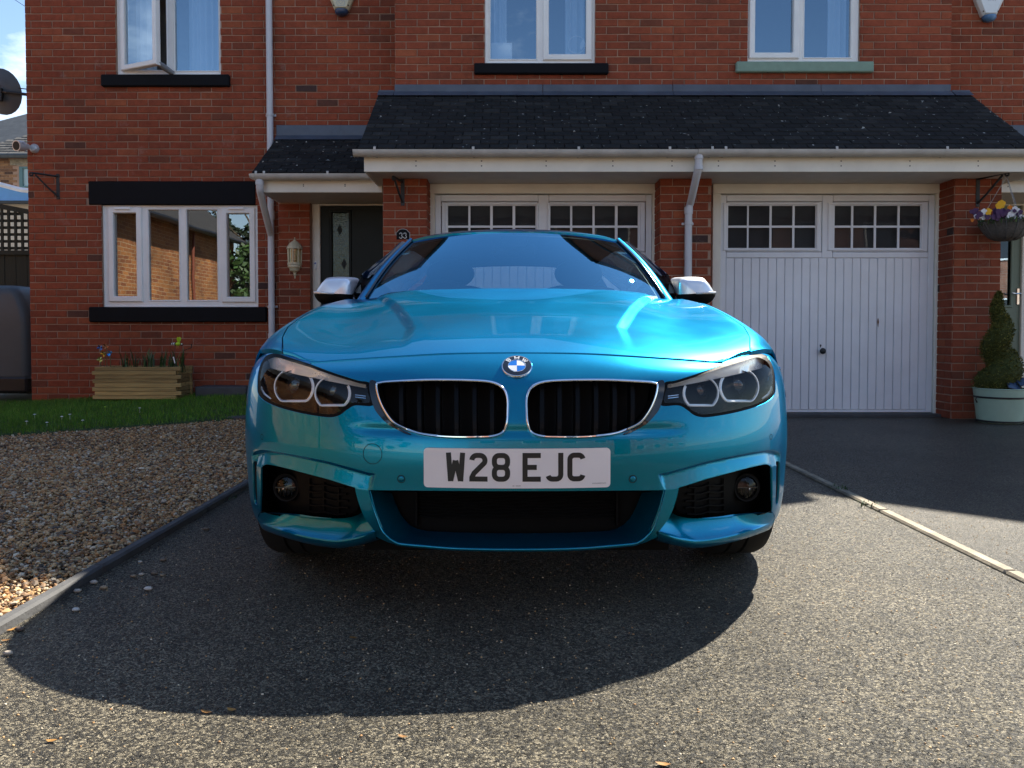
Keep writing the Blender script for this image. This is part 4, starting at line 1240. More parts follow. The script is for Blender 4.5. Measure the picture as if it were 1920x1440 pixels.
c = at(755.5, 440, YP - 0.008)
pq = thing('house_number_plaque', (c.x, c.y, c.z), 'black house number plaque reading 33 on the brick pier above the car', 'number plaque')
def plq(hw, hb, e):
    pts = [(-hw, -hb), (hw, -hb), (hw, 0.022)] + arc(hw - 0.002, 0.034, 0.012, 0.012, -80, -180, 3)[1:] + arc(0, 0.03, hw - 0.018, 0.026, 0, 180, 8) + arc(-hw + 0.002, 0.034, 0.012, 0.012, 0, -100, 3)[:-1] + [(-hw, 0.022)]
    return [(x_ * e, y_ * e) for x_, y_ in pts]
m_plq = M('grey plaque rim', (0.35, 0.34, 0.32), 0.5)
b = MB(); b.prism(plq(0.067, 0.05, 1.0), lambda a, e: (c.x + a, c.y, c.z + e), lambda a, e: (c.x + a, c.y + 0.01, c.z + e)); b.build('rim', m_plq, pq)
b = MB(); b.prism(plq(0.067, 0.05, 0.90), lambda a, e: (c.x + a, c.y - 0.002, c.z + e), lambda a, e: (c.x + a, c.y + 0.004, c.z + e)); b.build('face', m_black_paint, pq)
m_num = M('pale grey lettering', (0.55, 0.55, 0.53), 0.5)
for ox in (-0.019, 0.019):
    b = MB(); fn = lambda a, e, d: (c.x + ox + a, c.y - 0.002 - d, c.z - 0.008 + e)
    top = arc(0.0, 0.0125, 0.0115, 0.0115, 160, -60, 8); bot = arc(0.0, -0.0125, 0.0135, 0.0135, 70, -160, 9)
    for pl in (top, bot):
        stroke(b, pl, 0.0065, fn, 0.002, 0.0)
    b.sphere(fn(-0.0105, 0.0155, 0.001), 0.0042, 8, 6); b.sphere(fn(-0.0125, -0.0165, 0.001), 0.0046, 8, 6)
    b.build('digit', m_num, pq)

def bracket(u, v0, v1, y, reach, name_label, group=None, toward=(-1, 0)):
    """Wrought iron hanging basket bracket: back bar, top arm, scrolled brace."""
    t, bo = at(u, v0, y), at(u, v1, y)
    r = thing('hanging_bracket', (t.x, y, t.z), name_label, 'bracket', group)
    bar = MB(); bar.rbox(t.x - 0.018, t.x + 0.018, y - 0.012, y, bo.z, t.z, 0.002); bar.build('back_bar', m_iron, r)
    dx, dy = toward
    tip = Vector((t.x + dx * reach, y - 0.01 + dy * reach, t.z - 0.02))
    arm = MB(); arm.tube([(t.x, y - 0.01, t.z - 0.03), (t.x + dx * reach * 0.6, y - 0.01 + dy * reach * 0.6, t.z - 0.022), tip], 0.011, 6)
    sp = [tip + Vector((dx * 0.022 * (math.sin(a_)) * (1 - a_ / 9), dy * 0.022 * math.sin(a_) * (1 - a_ / 9), 0.022 * (math.cos(a_) - 1) * (1 - a_ / 9))) for a_ in [k * 0.5 for k in range(11)]]
    arm.tube(sp, 0.009, 6); arm.build('arm', m_iron, r)
    br = MB(); br.tube([(t.x + dx * reach * 0.86, y - 0.01 + dy * reach * 0.86, t.z - 0.035), (t.x + dx * reach * 0.35, y - 0.01 + dy * reach * 0.35, t.z - 0.5 * (t.z - bo.z) - 0.03), (t.x, y - 0.01, bo.z + 0.03)], 0.010, 6); br.build('brace', m_iron, r)
    return tip
bracket(109, 326, 374, YW, 0.24, 'empty black hanging bracket on the bricks left of the black lintel', None, (-0.8, -0.6))
bracket(755, 336, 386, YP, 0.22, 'empty black hanging bracket above the house number plaque', None, (-0.25, -0.97))
tip = bracket(1833, 330, 388, YP, 0.27, 'black bracket on the right brick pier holding the flower basket', None, (0.42, -0.9))

def alarm(u, v, y, labels, m1, m2):
    c = at(u, v, y)
    r = thing('alarm_box', (c.x, y, c.z), labels, 'alarm box')
    k = y / FPX
    def sh(e): return [(x_ * k * e, z_ * k * e) for x_, z_ in ((-12.5, -24), (12.5, -24), (26, 6), (26, 30), (18, 46), (-18, 46), (-26, 6 + 24), (-26, 6))]
    b = MB()
    lo, hi = sh(1.0), sh(0.84)
    n = 8
    vs = [(c.x + a, y, c.z + e) for a, e in lo] + [(c.x + a, y - 0.05, c.z + e) for a, e in lo] + [(c.x + a * 0.92, y - 0.085, c.z + e) for a, e in hi]
    fs = [tuple(range(16, 24))]
    for i in range(n):
        j = (i + 1) % n
        fs += [(i, j, 8 + j, 8 + i), (8 + i, 8 + j, 16 + j, 16 + i)]
    b.add(vs, fs); b.build('cover', m1, r)
    b = MB(); b.lathe([(12.0 * k, 0.0), (12.2 * k, -4 * k), (9.5 * k, -8 * k), (5 * k, -10 * k), (0, -10.5 * k)], (c.x, y - 0.045, c.z - 24 * k), 14, 'z')
    b.v = [(x_, min(y_, y - 0.002), z_) for x_, y_, z_ in b.v]
    b.build('strobe', m2, r, smooth=True)
    for sx in (-1, 1):
        s_ = MB(); s_.sphere((c.x + sx * 13.5 * k, y - 0.077, c.z - 17 * k), 0.007, 8, 6); s_.build('screw', m_black_plastic, r)
    return c, k, r
m_blue = M('blue strobe plastic', (0.03, 0.06, 0.13), 0.3)
m_blue2 = M('mid blue strobe plastic', (0.08, 0.20, 0.40), 0.3)
m_print = M('faded grey print', (0.30, 0.36, 0.40), 0.7)
ca, ka, ra = alarm(642, -2, YW, 'cream alarm box with navy strobe above the porch, upper middle of the facade', m_cream, m_blue)
b = MB(); fa = lambda a, e, d: (ca.x + a * ka, YW - 0.0862 - d, ca.z + e * ka)
for ox in (-7.5, -1.5, 1.5, 6.0, 9.0):          # small faded line of telephone figures
    stroke(b, [(ox - 1.1, -3.2), (ox + 0.9, -3.2), (ox - 0.6, -5.6), (ox + 1.1, -5.6)], 0.55, fa, 0.0004, 0)
b.build('print', m_print, ra)
b = MB()
for q in ([(-6.5, -9.3), (6.5, -9.3), (7.6, -14), (5.5, -17.8), (-5.5, -17.8), (-7.6, -14)],): stroke(b, q, 0.6, fa, 0.0004, 0, True)
stroke(b, [(-5, -9.5), (0, -15.5), (5, -9.5)], 0.55, fa, 0.0004, 0)
b.build('crest_print', m_print, ra)
m_alarm_w = M('white alarm plastic', (0.72, 0.76, 0.78), 0.4, var=0.05)
cb_, kb, rb = alarm(1850, 9, YW, 'white alarm box with mid blue strobe high on the right hand house', m_alarm_w, m_blue2)
b = MB(); fa2 = lambda a, e, d: (cb_.x + a * kb, YW - 0.0862 - d, cb_.z + e * kb)
for row, xs_ in ((7.5, (-11, -8, -5, -1, 3, 6, 9)), (2.5, (-6, -3, 1, 4, 7))):
    for ox in xs_:
        stroke(b, [(ox - 0.9, row + 1.2), (ox + 0.8, row + 1.2), (ox - 0.5, row - 1.2), (ox + 0.9, row - 1.2)], 0.5, fa2, 0.0004, 0)
b.build('print', m_print, rb)

# things standing inside the middle upper window
c = at(940, 94, YB + 0.22)
b = MB(); b.rbox(rx(921, YB + 0.22), rx(960, YB + 0.22), YB + 0.22, YB + 0.34, W_M[2] + 0.02, rz(80, YB + 0.22), 0.004)
sb_ = thing('storage_box', (c.x, YB + 0.28, W_M[2] + 0.02), 'white box standing inside the middle upper window', 'box')
b.build('carton', m_upvc, sb_)
c = at(1081, 84, YB + 0.14)
go_ = thing('window_ornament', (c.x, c.y, c.z), 'thin round glass ornament inside the right light of the middle window', 'ornament')
b = MB(); b.tube([c + Vector((0.088 * math.cos(t), 0, 0.088 * math.sin(t))) for t in np.linspace(0, 6.283, 33)[:-1]], 0.004, 6, closed=True); b.build('ring', m_upvc, go_, smooth=True)
b = MB(); b.prism([(0.0, -0.05), (0.03, -0.02), (0.035, 0.03), (0.02, 0.06), (0.0, 0.02), (-0.01, -0.02)], lambda a, e: (c.x + 0.045 + a, c.y, c.z + e), lambda a, e: (c.x + 0.045 + a, c.y + 0.004, c.z + e)); b.build('leaf_motif', m_upvc, go_)

# security camera on the left corner
c = at(66, 279, YW)
sc = thing('security_camera', (c.x, YW, c.z), 'small silver bullet security camera on the left corner of the brickwork', 'camera')
d_ = Vector((-0.30, -0.94, -0.12)).normalized()
b = MB(); b.lathe([(0.0, 0), (0.05, 0), (0.05, 0.02), (0.03, 0.045), (0, 0.045)], (c.x, YW, c.z - 0.0), 16, 'y'); b.v = [(x_, 2 * YW - y_ if y_ > YW else y_, z_) for x_, y_, z_ in b.v]
m_silver = M('silver plastic', (0.55, 0.56, 0.58), 0.3, 0.3)
b.build('mount', m_silver, sc, smooth=True, angle=40)
b0 = Vector((c.x - 0.04, YW - 0.06, c.z + 0.005))
b = MB(); b.tube([b0, b0 + d_ * 0.05, b0 + d_ * 0.06, b0 + d_ * 0.14], [0.03, 0.04, 0.056, 0.056], 16); b.build('housing', m_silver, sc, smooth=True, angle=40)
b = MB(); b.tube([b0 + d_ * 0.138, b0 + d_ * 0.1415], 0.046, 16); b.build('lens', M('black lens', (0.006, 0.006, 0.007), 0.45, spec=0.2), sc, smooth=True, angle=40)

# satellite dish on an arm from the side wall
dc = at(4, 172, 8.9)
dish = thing('satellite_dish', (XL, 8.9, dc.z), 'dark grey satellite dish on an arm off the left corner of the house', 'satellite dish')
m_dish = M('dark grey dish', (0.05, 0.065, 0.085), 0.5, var=0.15)
nd = Vector((0.12, 0.96, 0.22)).normalized()      # its back faces the drive
e1 = nd.cross(Vector((0, 0, 1))).normalized(); e2 = nd.cross(e1)
G = []
for i in range(25):
    a = 2 * math.pi * i / 24
    G.append([dc + (e1 * math.cos(a) * 0.235 + e2 * math.sin(a) * 0.25) * t + nd * (-0.05 * (1 - t * t)) for t in np.linspace(0, 1, 7)])
b = MB(); b.grid(G)
G2 = [[p + nd * 0.006 for p in row] for row in G]; b.grid(G2)
b.build('reflector', m_dish, dish, smooth=True)
b = MB(); b.tube([dc - nd * 0.055, dc - nd * 0.09 + Vector((0.12, 0, -0.01)), Vector((XL, 8.9, dc.z - 0.06))], 0.017, 8); b.tube([dc - nd * 0.06 + Vector((0.02, 0, 0.06)), Vector((XL, 8.9, dc.z + 0.0))], 0.006, 6); b.build('arm', m_iron, dish)
b = MB(); b.rbox(XL - 0.02, XL, 8.84, 8.96, dc.z - 0.12, dc.z + 0.05, 0.004); b.build('wall_plate', m_iron, dish)
b = MB(); b.rbox(dc.x - 0.05, dc.x + 0.05, dc.y - 0.10, dc.y - 0.055, dc.z - 0.13, dc.z + 0.02, 0.008)
for k in range(4): b.rbox(dc.x - 0.03, dc.x - 0.01, dc.y - 0.106, dc.y - 0.1, dc.z - 0.11 + k * 0.03, dc.z - 0.095 + k * 0.03, 0.001)
b.build('clamp', m_iron, dish)

# ------------------------------------------------------------------ planter, plants, ornaments
m_plank = M('tanalised plank', (0.40, 0.27, 0.10), 0.8, var=0.35, vs=5, bump=0.002, bs=26, stretch=(0.6, 6, 14), tone=0.3)
YPL = 8.0
px0, px1 = rx(172, YPL), rx(331, YPL)
zt, zb_ = rz(688, YPL), rz(749, YPL)
YPB = 8.36
pl_ = thing('planter', ((px0 + px1) / 2, (YPL + YPB) / 2, zb_), 'long wooden planter of interlocking planks on the lawn under the window', 'planter')
hh_ = (zt - zb_) / 8
for k in range(8):
    z0 = zb_ + k * hh_
    odd = k % 2
    for (a, e, y0, y1) in ((px0 - (0.0 if odd else 0.02), px1 + (0.02 if odd else -0.025), YPL, YPL + 0.035), (px0, px1, YPB - 0.035, YPB)):
        b = MB(); b.rbox(a + random.uniform(-0.006, 0.006), e + random.uniform(-0.006, 0.006), y0 + random.uniform(-0.003, 0.003), y1, z0 + 0.0015, z0 + hh_ - 0.0015, 0.003, tone=random.random()); b.build('plank', m_plank, pl_)
    for xx in (px0 + 0.02, px1 - 0.055):
        b = MB(); b.rbox(xx, xx + 0.035, YPL + 0.037, YPB - 0.037, z0 + 0.0015, z0 + hh_ - 0.0015, 0.003, tone=random.random()); b.build('plank', m_plank, pl_)
b = MB(); b.box(px0 + 0.056, px1 - 0.056, YPL + 0.037, YPB - 0.037, zb_ + 0.05, zt - 0.05); b.build('compost', m_soil, pl_)
m_leaf = ramp_mat('leaf green', [(0, (0.020, 0.045, 0.014)), (0.6, (0.045, 0.10, 0.028)), (1, (0.09, 0.16, 0.04))], 0.5, 0.0, 60.0, 0.2, 0.4)
m_stem = M('green stem', (0.05, 0.09, 0.03), 0.6)
def blade(mb, p, h, lean, az, w_, tone):
    d = Vector((math.cos(az), math.sin(az), 0)); sd = Vector((-d.y, d.x, 0))
    prev = None
    for i in range(5):
        t = i / 4
        q = Vector(p) + d * lean * t * t + Vector((0, 0, h * t * (1 - 0.12 * t)))
        ww = w_ * (1 - t) ** 0.6 * (0.6 + 0.8 * min(1, t * 3)) / 1.4
        a, b_ = q - sd * ww, q + sd * ww
        if prev: mb.add([prev[0], prev[1], b_, a], [(0, 1, 2, 3)], tone)
        prev = (a, b_)
ni = 0
for i in range(9):
    xx = px0 + 0.22 + i * 0.078 + random.uniform(-0.015, 0.015)
    yy = random.uniform(YPL + 0.1, YPB - 0.1)
    b = MB()
    for k in range(random.randint(9, 14)):
        blade(b, (xx + random.uniform(-0.03, 0.03), yy + random.uniform(-0.03, 0.03), zt - 0.06), random.uniform(0.16, 0.31), random.uniform(0.03, 0.11), random.uniform(0, 6.28), random.uniform(0.006, 0.011), random.random())
    o = b.build('bulb_plant', m_leaf, loc=(xx, yy, zt - 0.06), fix=False)
    tag(o, '%s clump of dark green strap leaves from the pinwheel end of the planter' % ('first', 'second', 'third', 'fourth', 'fifth', 'sixth', 'seventh', 'eighth', 'ninth')[i], 'plant', 'leafy bulbs in the wooden planter')
# pinwheel flowers at the left end
fl = [('blue', (188, 652), (0.03, 0.10, 0.30)), ('copper', (199, 649), (0.35, 0.10, 0.03)), ('bright blue', (206, 662), (0.04, 0.30, 0.62)), ('gold', (194, 664), (0.40, 0.28, 0.03)), ('yellow green', (188, 674), (0.35, 0.38, 0.10))]
for nm, (u, v), colr in fl:
    c = at(u, v, 8.12)
    r = thing('pinwheel', (c.x, 8.12, zt - 0.06), '%s foil pinwheel flower on a stick at the left end of the planter' % nm, 'pinwheel')
    m_ = M(nm + ' foil', colr, 0.2, 0.7)
    b = MB(); b.tube([(c.x, 8.13, zt - 0.06), c + Vector((0, 0.01, 0))], 0.003, 6); b.build('stick', m_stem, r)
    for k in range(5):
        a0 = k * 1.257 + random.random()
        b = MB()
        q = [c, c + Vector((math.cos(a0) * 0.022, -0.008, math.sin(a0) * 0.022)), c + Vector((math.cos(a0 + 0.5) * 0.034, -0.016, math.sin(a0 + 0.5) * 0.034)), c + Vector((math.cos(a0 + 1.1) * 0.02, 0.0, math.sin(a0 + 1.1) * 0.02))]
        b.add(q, [(0, 1, 2, 3)]); b.build('petal', m_, r)
# bee ornament on a wire at the right end
c = at(334, 645, 8.1)
bee = thing('bee_ornament', (c.x - 0.03, 8.1, zt - 0.06), 'lime green and striped bee ornament on a wire above the planter', 'garden ornament')
b = MB(); b.tube([(c.x - 0.03, 8.1, zt - 0.06), (c.x - 0.035, 8.1, c.z - 0.05), (c.x - 0.03, 8.1, c.z)], 0.003, 6); b.build('wire', m_iron, bee)
m_lime = M('lime plastic', (0.42, 0.62, 0.02), 0.45); m_wht = M('white plastic', (0.75, 0.75, 0.72), 0.4)
b = MB(); b.sphere((c.x + 0.0, 8.1, c.z), 0.026, 12, 8, (1.1, 0.8, 0.75)); b.build('thorax', m_lime, bee, smooth=True)
for k in range(5):
    b = MB(); xx = c.x - 0.028 - k * 0.011; rr = 0.017 * (1 - k * 0.13)
    b.lathe([(0, -0.0055), (rr, -0.005), (rr * 0.95, 0.005), (0, 0.0055)], (xx, 8.1, c.z + 0.001), 12, 'x'); b.build('stripe', (m_black_plastic, m_wht)[k % 2], bee, smooth=True, angle=40)
b = MB(); b.sphere((c.x + 0.036, 8.1, c.z - 0.004), 0.015, 12, 8); b.build('head', m_black_plastic, bee, smooth=True)
b = MB(); b.sphere((c.x + 0.042, 8.087, c.z - 0.001), 0.008, 8, 6); b.build('eye', m_wht, bee, smooth=True)
for s_ in (-1, 1):
    b = MB(); b.prism([(0, 0), (0.014, 0.02), (0.016, 0.05), (0.0, 0.062), (-0.014, 0.045), (-0.01, 0.018)], lambda a, e: (c.x + 0.006 + a, 8.1 + s_ * (0.006 + 0.25 * e), c.z + 0.012 + e), lambda a, e: (c.x + 0.006 + a, 8.1 + s_ * (0.009 + 0.25 * e), c.z + 0.012 + e)); b.build('wing', m_lime, bee)
for dx in (-0.01, 0.004):
    b = MB(); b.tube([(c.x + dx, 8.1, c.z - 0.015), (c.x + dx - 0.004, 8.098, c.z - 0.045)], 0.002, 5); b.build('leg', M('orange wire', (0.5, 0.25, 0.03), 0.5), bee)
# twiggy support and white plant label at the right end
c = at(348, 650, 8.15); s0 = Vector((rx(336, 8.15), 8.15, zt - 0.06))
b = MB(); b.tube([s0, s0 + Vector((0.03, 0, 0.09)), Vector((c.x - 0.02, 8.15, c.z - 0.04)), Vector((c.x + 0.06, 8.15, c.z - 0.01)), Vector((c.x + 0.062, 8.15, c.z + 0.03))], 0.005, 6)
b.tube([s0 + Vector((-0.02, 0, 0)), s0 + Vector((-0.07, 0, 0.1)), s0 + Vector((-0.11, 0, 0.17))], 0.003, 5)
tag(b.build('bare_twig', M('brown twig', (0.03, 0.02, 0.014), 0.8), loc=tuple(s0)), 'bare dark twig leaning out over the right end of the planter', 'twig')
c = at(326, 675, 8.06)
b = MB(); b.prism([(-0.012, 0.03), (0.0, 0.036), (0.016, -0.03), (0.006, -0.036)], lambda a, e: (c.x + a, 8.06, c.z + e), lambda a, e: (c.x + a, 8.062, c.z + e))
tag(b.build('plant_label', m_wht, loc=tuple(c)), 'small white plastic plant label stuck in the planter soil', 'plant label')

# slate slab against the wall right of the planter, flat slab at the lawn edge
b = MB(); b.rbox(rx(372, 8.35), rx(468, 8.35), 8.2, 8.47, 0.02, rz(724, 8.3), 0.01)
tag(b.build('stone_slab', m_slate, loc=(rx(420, 8.35), 8.35, 0.05)), 'dark slate slab laid against the wall right of the planter', 'stone slab')
b = MB(); b.rbox(rx(432, 7.35), rx(505, 7.35), 7.2, 7.6, 0.0, 0.045, 0.01)
tag(b.build('stepping_slab', m_conc2, loc=(rx(450, 7.4), 7.4, 0)), 'flat grey paving slab at the lawn corner by the car', 'paving slab')
# daisies in the lawn
for i, (u, v) in enumerate(((65, 777), (116, 781), (131, 777), (262, 765), (50, 790), (197, 763), (88, 792), (155, 788))):
    p = gat(u, v, 0.1); yy = p.y
    zz = float(lawn_z(p.x, yy)); p = gat(u, v, zz + 0.05)
    b = MB(); b.lathe([(0.0, 0.004), (0.005, 0.004), (0.013, 0.0), (0.0, -0.002)], (p.x, p.y, p.z), 8, 'z'); b.tube([(p.x, p.y, p.z - 0.045), (p.x, p.y, p.z)], 0.0012, 5)
    tag(b.build('daisy', m_wht if i != 5 else m_lime, loc=tuple(p)), 'tiny pale daisy standing in the lawn' if i != 5 else 'tiny yellow flower in the lawn below the planter', 'flower', 'daisies in the lawn' if i != 5 else None)

# ------------------------------------------------------------------ hanging basket
bk = at(1862, 418, tip.y)
bx, by = tip.x, tip.y
bk = Vector((bx, by, rz(418, by)))
hb_ = thing('hanging_basket', (bx, by, bk.z), 'grey woven hanging basket with pansies on the right brick pier', 'hanging basket')
rb_ = 46 * by / FPX
m_wick = M('grey woven resin', (0.10, 0.095, 0.09), 0.75, var=0.3, vs=60, bump=0.006, bs=70)
b = MB(); b.lathe([(rb_ * f, bk.z + z_ * rb_) for f, z_ in ((0.0, -0.74), (0.3, -0.72), (0.6, -0.58), (0.82, -0.3), (0.97, 0.0), (1.0, 0.02), (0.94, 0.03), (0.9, -0.08), (0, -0.1))], (bx, by, 0), 28, 'z')
b.build('bowl', m_wick, hb_, smooth=True)
for k in range(15):
    a = 2 * math.pi * k / 15
    b = MB(); b.tube([(bx + math.cos(a) * rb_ * f * 1.01, by + math.sin(a) * rb_ * f * 1.01, bk.z + z_ * rb_) for f, z_ in ((0.35, -0.70), (0.6, -0.57), (0.82, -0.29), (0.97, 0.0))], 0.005, 5); b.build('weave_rib', m_wick, hb_, smooth=True)
m_chain = M('grey chain', (0.4, 0.4, 0.4), 0.4, 0.8)
for k in range(3):
    a = 0.5 + k * 2.094
    p1 = Vector((bx + math.cos(a) * rb_ * 0.95, by + math.sin(a) * rb_ * 0.95, bk.z + 0.01)); p0 = tip + Vector((0, 0, -0.03))
    b = MB(); n_ = 26
    for i in range(n_):
        q0, q1 = p0.lerp(p1, i / n_), p0.lerp(p1, (i + 1.15) / n_)
        d = (q1 - q0).normalized(); s_ = d.cross(Vector((1, 0, 0) if i % 2 else (0, 1, 0))).normalized() * 0.004
        b.tube([q0 - s_ * 0.3, q0.lerp(q1, 0.5) - s_, q1 - s_ * 0.3, q1 + s_ * 0.3, q0.lerp(q1, 0.5) + s_, q0 + s_ * 0.3], 0.0012, 4, closed=True)
    b.build('chain', m_chain, hb_)
b = MB(); b.tube([tip + Vector((0, 0, 0.012)), tip + Vector((0.012, 0, 0)), tip + Vector((0, 0, -0.014)), tip + Vector((-0.008, 0, -0.022)), tip + Vector((0, 0, -0.034))], 0.003, 6); b.build('hook', m_chain, hb_)
b = MB()
for k in range(700):
    a, rr = random.uniform(0, 6.283), rb_ * math.sqrt(random.random()) * 0.98
    blade(b, (bx + rr * math.cos(a), by + rr * math.sin(a), bk.z - 0.02), random.uniform(0.03, 0.085), random.uniform(0.01, 0.05), random.uniform(0, 6.28), random.uniform(0.006, 0.011), random.random())
b.build('foliage', m_leaf, hb_, fix=False)['kind'] = 'stuff'
m_pw = M('white pansy', (0.78, 0.78, 0.82), 0.6); m_py = M('yellow pansy', (0.78, 0.42, 0.01), 0.6); m_po = M('orange pansy', (0.70, 0.20, 0.01), 0.6); m_pv = M('purple pansy', (0.055, 0.018, 0.09), 0.6)
def pansy(p, s, m_):
    b = MB(); tilt = random.uniform(-0.3, 0.3)
    for k in range(5):
        a = 1.57 + k * 1.257 + random.uniform(-0.15, 0.15)
        cx_, cz_ = math.cos(a) * s * 0.55, math.sin(a) * s * 0.55
        pts = [(p[0] + cx_ + s * 0.55 * math.cos(t), p[1] - 0.004 - 0.004 * (k % 3) - 0.3 * s * math.sin(t + tilt) * 0.4, p[2] + cz_ + s * 0.55 * math.sin(t)) for t in [j * 0.785 for j in range(8)]]
        b.add(pts, [tuple(range(8))])
    return b.build('pansy', m_, hb_, fix=False)
FL = [(1877, 383, 0.036, m_py), (1872, 386, 0.03, m_py), (1852, 397, 0.030, m_py), (1893, 390, 0.024, m_po), (1844, 397, 0.026, m_pw), (1836, 404, 0.026, m_pw), (1843, 408, 0.022, m_pw), (1829, 406, 0.02, m_pw), (1896, 396, 0.024, m_pw), (1902, 392, 0.024, m_pw), (1906, 398, 0.024, m_pw), (1899, 402, 0.022, m_pw), (1910, 404, 0.022, m_pw), (1914, 407, 0.022, m_pw), (1905, 405, 0.02, m_pw), (1822, 413, 0.016, m_po)]
for _ in range(16): FL.append((random.choice((random.uniform(1824, 1850), random.uniform(1888, 1914))), random.uniform(394, 411), random.uniform(0.014, 0.022), random.choice((m_pw, m_pw, m_pv))))
for _ in range(34): FL.append((random.uniform(1820, 1905), random.uniform(393, 412), random.uniform(0.016, 0.028), m_pv))
for (u, v, s_, m_) in FL:
    q = at(u, v, by - rb_ * random.uniform(0.55, 0.8))
    pansy((q.x, q.y, q.z), s_, m_)

# ------------------------------------------------------------------ topiary in its tub
YT = 7.12
tc_ = at(1875, 755, YT)
zb2, zt2 = 0.003, rz(727, YT)
r0, r1 = 38 * YT / FPX, 45 * YT / FPX
tub = thing('plant_tub', (tc_.x, YT, 0), 'pale green round tub with dark hoops beside the sage door', 'plant tub')
m_tub = M('pale green plastic tub', (0.36, 0.47, 0.36), 0.45, var=0.08, vs=6)
b = MB(); b.lathe([(0, 0.006), (r0 * 0.96, 0.004), (r0, 0.012), (r1, zt2 - 0.01), (r1 + 0.006, zt2 - 0.006), (r1 + 0.004, zt2), (r1 - 0.012, zt2), (r1 - 0.02, zt2 - 0.04), (0, zt2 - 0.045)], (tc_.x, YT, 0), 36, 'z'); b.build('pot', m_tub, tub, smooth=True, angle=35)
for f in (0.06, 0.74):
    rr = r0 + (r1 - r0) * f; z_ = zt2 * f
    b = MB(); b.lathe([(rr + 0.001, z_ - 0.008), (rr + 0.005, z_ - 0.007), (rr + 0.006, z_ + 0.007), (rr + 0.002, z_ + 0.009)], (tc_.x, YT, 0), 36, 'z'); b.build('hoop', m_black_plastic, tub, smooth=True, angle=35)
b = MB(); a = math.pi * 1.02; b.tube([(tc_.x + r1 * 1.02 * math.cos(a), YT + r1 * math.sin(a), zt2 * 0.74), (tc_.x + r1 * 1.06 * math.cos(a), YT + r1 * math.sin(a), zt2 * 0.66), (tc_.x + r1 * 1.0 * math.cos(a), YT + r1 * math.sin(a), zt2 * 0.58)], 0.006, 6); b.build('handle', m_black_plastic, tub)
top = thing('spiral_topiary', (tc_.x, YT, zt2 - 0.05), 'clipped spiral conifer topiary growing in the pale green tub', 'topiary')
b = MB(); b.tube([(tc_.x, YT, zt2 - 0.06), (tc_.x - 0.01, YT, zt2 + 0.45), (tc_.x - 0.03, YT, rz(550, YT))], [0.016, 0.012, 0.004], 8); b.build('trunk', M('grey brown bark', (0.06, 0.045, 0.03), 0.9, bump=0.003), top)
m_con = ramp_mat('conifer sprays', [(0, (0.035, 0.042, 0.010)), (0.5, (0.10, 0.105, 0.022)), (0.85, (0.19, 0.17, 0.04)), (1, (0.34, 0.28, 0.08))], 0.75, 0.0, 80.0, 0.35, 0.2)
zA, zB = zt2 - 0.01, rz(548, YT)
cen, tnb = [], []
NT = 2.35
for i in range(10500):
    t = random.random() ** 1.15
    z_ = zA + (zB - zA) * t
    coneR = 0.205 * (1 - t) ** 0.72 + 0.012
    ang = 2 * math.pi * NT * t + 2.4 + random.gauss(0, 0.0)
    off = coneR * 0.24
    rr = coneR * 0.86
    # shell of a thick helical rope
    ph, th = random.uniform(0, 6.283), math.acos(random.uniform(-1, 1))
    s_ = rr * random.uniform(0.86, 1.0)
    p = Vector((tc_.x - 0.03 * t + off * math.cos(ang) + s_ * math.sin(th) * math.cos(ph), YT + off * math.sin(ang) + s_ * math.sin(th) * math.sin(ph), z_ + 0.8 * s_ * math.cos(th)))
    if p.z < zA - 0.005: continue
    cen.append(p); tnb.append(min(1, max(0, random.gauss(0.5, 0.22))))
b = MB()
for p, t in zip(cen, tnb):
    a, e = random.uniform(0, 6.283), random.uniform(-0.7, 1.1)
    d = Vector((math.cos(a) * math.cos(e), math.sin(a) * math.cos(e), math.sin(e))) * random.uniform(0.012, 0.030)
    s_ = d.cross(Vector((random.random(), random.random(), random.random()))).normalized() * random.uniform(0.003, 0.006)
    b.add([p - s_, p + s_, p + d], [(0, 1, 2)], t)
b.build('foliage', m_con, top, fix=False)['kind'] = 'stuff'
core = MB()
for i in range(34):
    t = i / 34
    coneR = 0.205 * (1 - t) ** 0.72 + 0.012; ang = 2 * math.pi * NT * t + 2.4
    core.sphere((tc_.x - 0.03 * t + coneR * 0.24 * math.cos(ang), YT + coneR * 0.24 * math.sin(ang), max(zA + (zB - zA) * t, zA + coneR * 0.3)), coneR * 0.72, 10, 7, (1, 1, 0.85), tone=0.1)
core.build('inner_growth', m_con, top, smooth=True)['kind'] = 'stuff'
m_solar = M('blue solar cell', (0.02, 0.045, 0.10), 0.25, var=0.2)
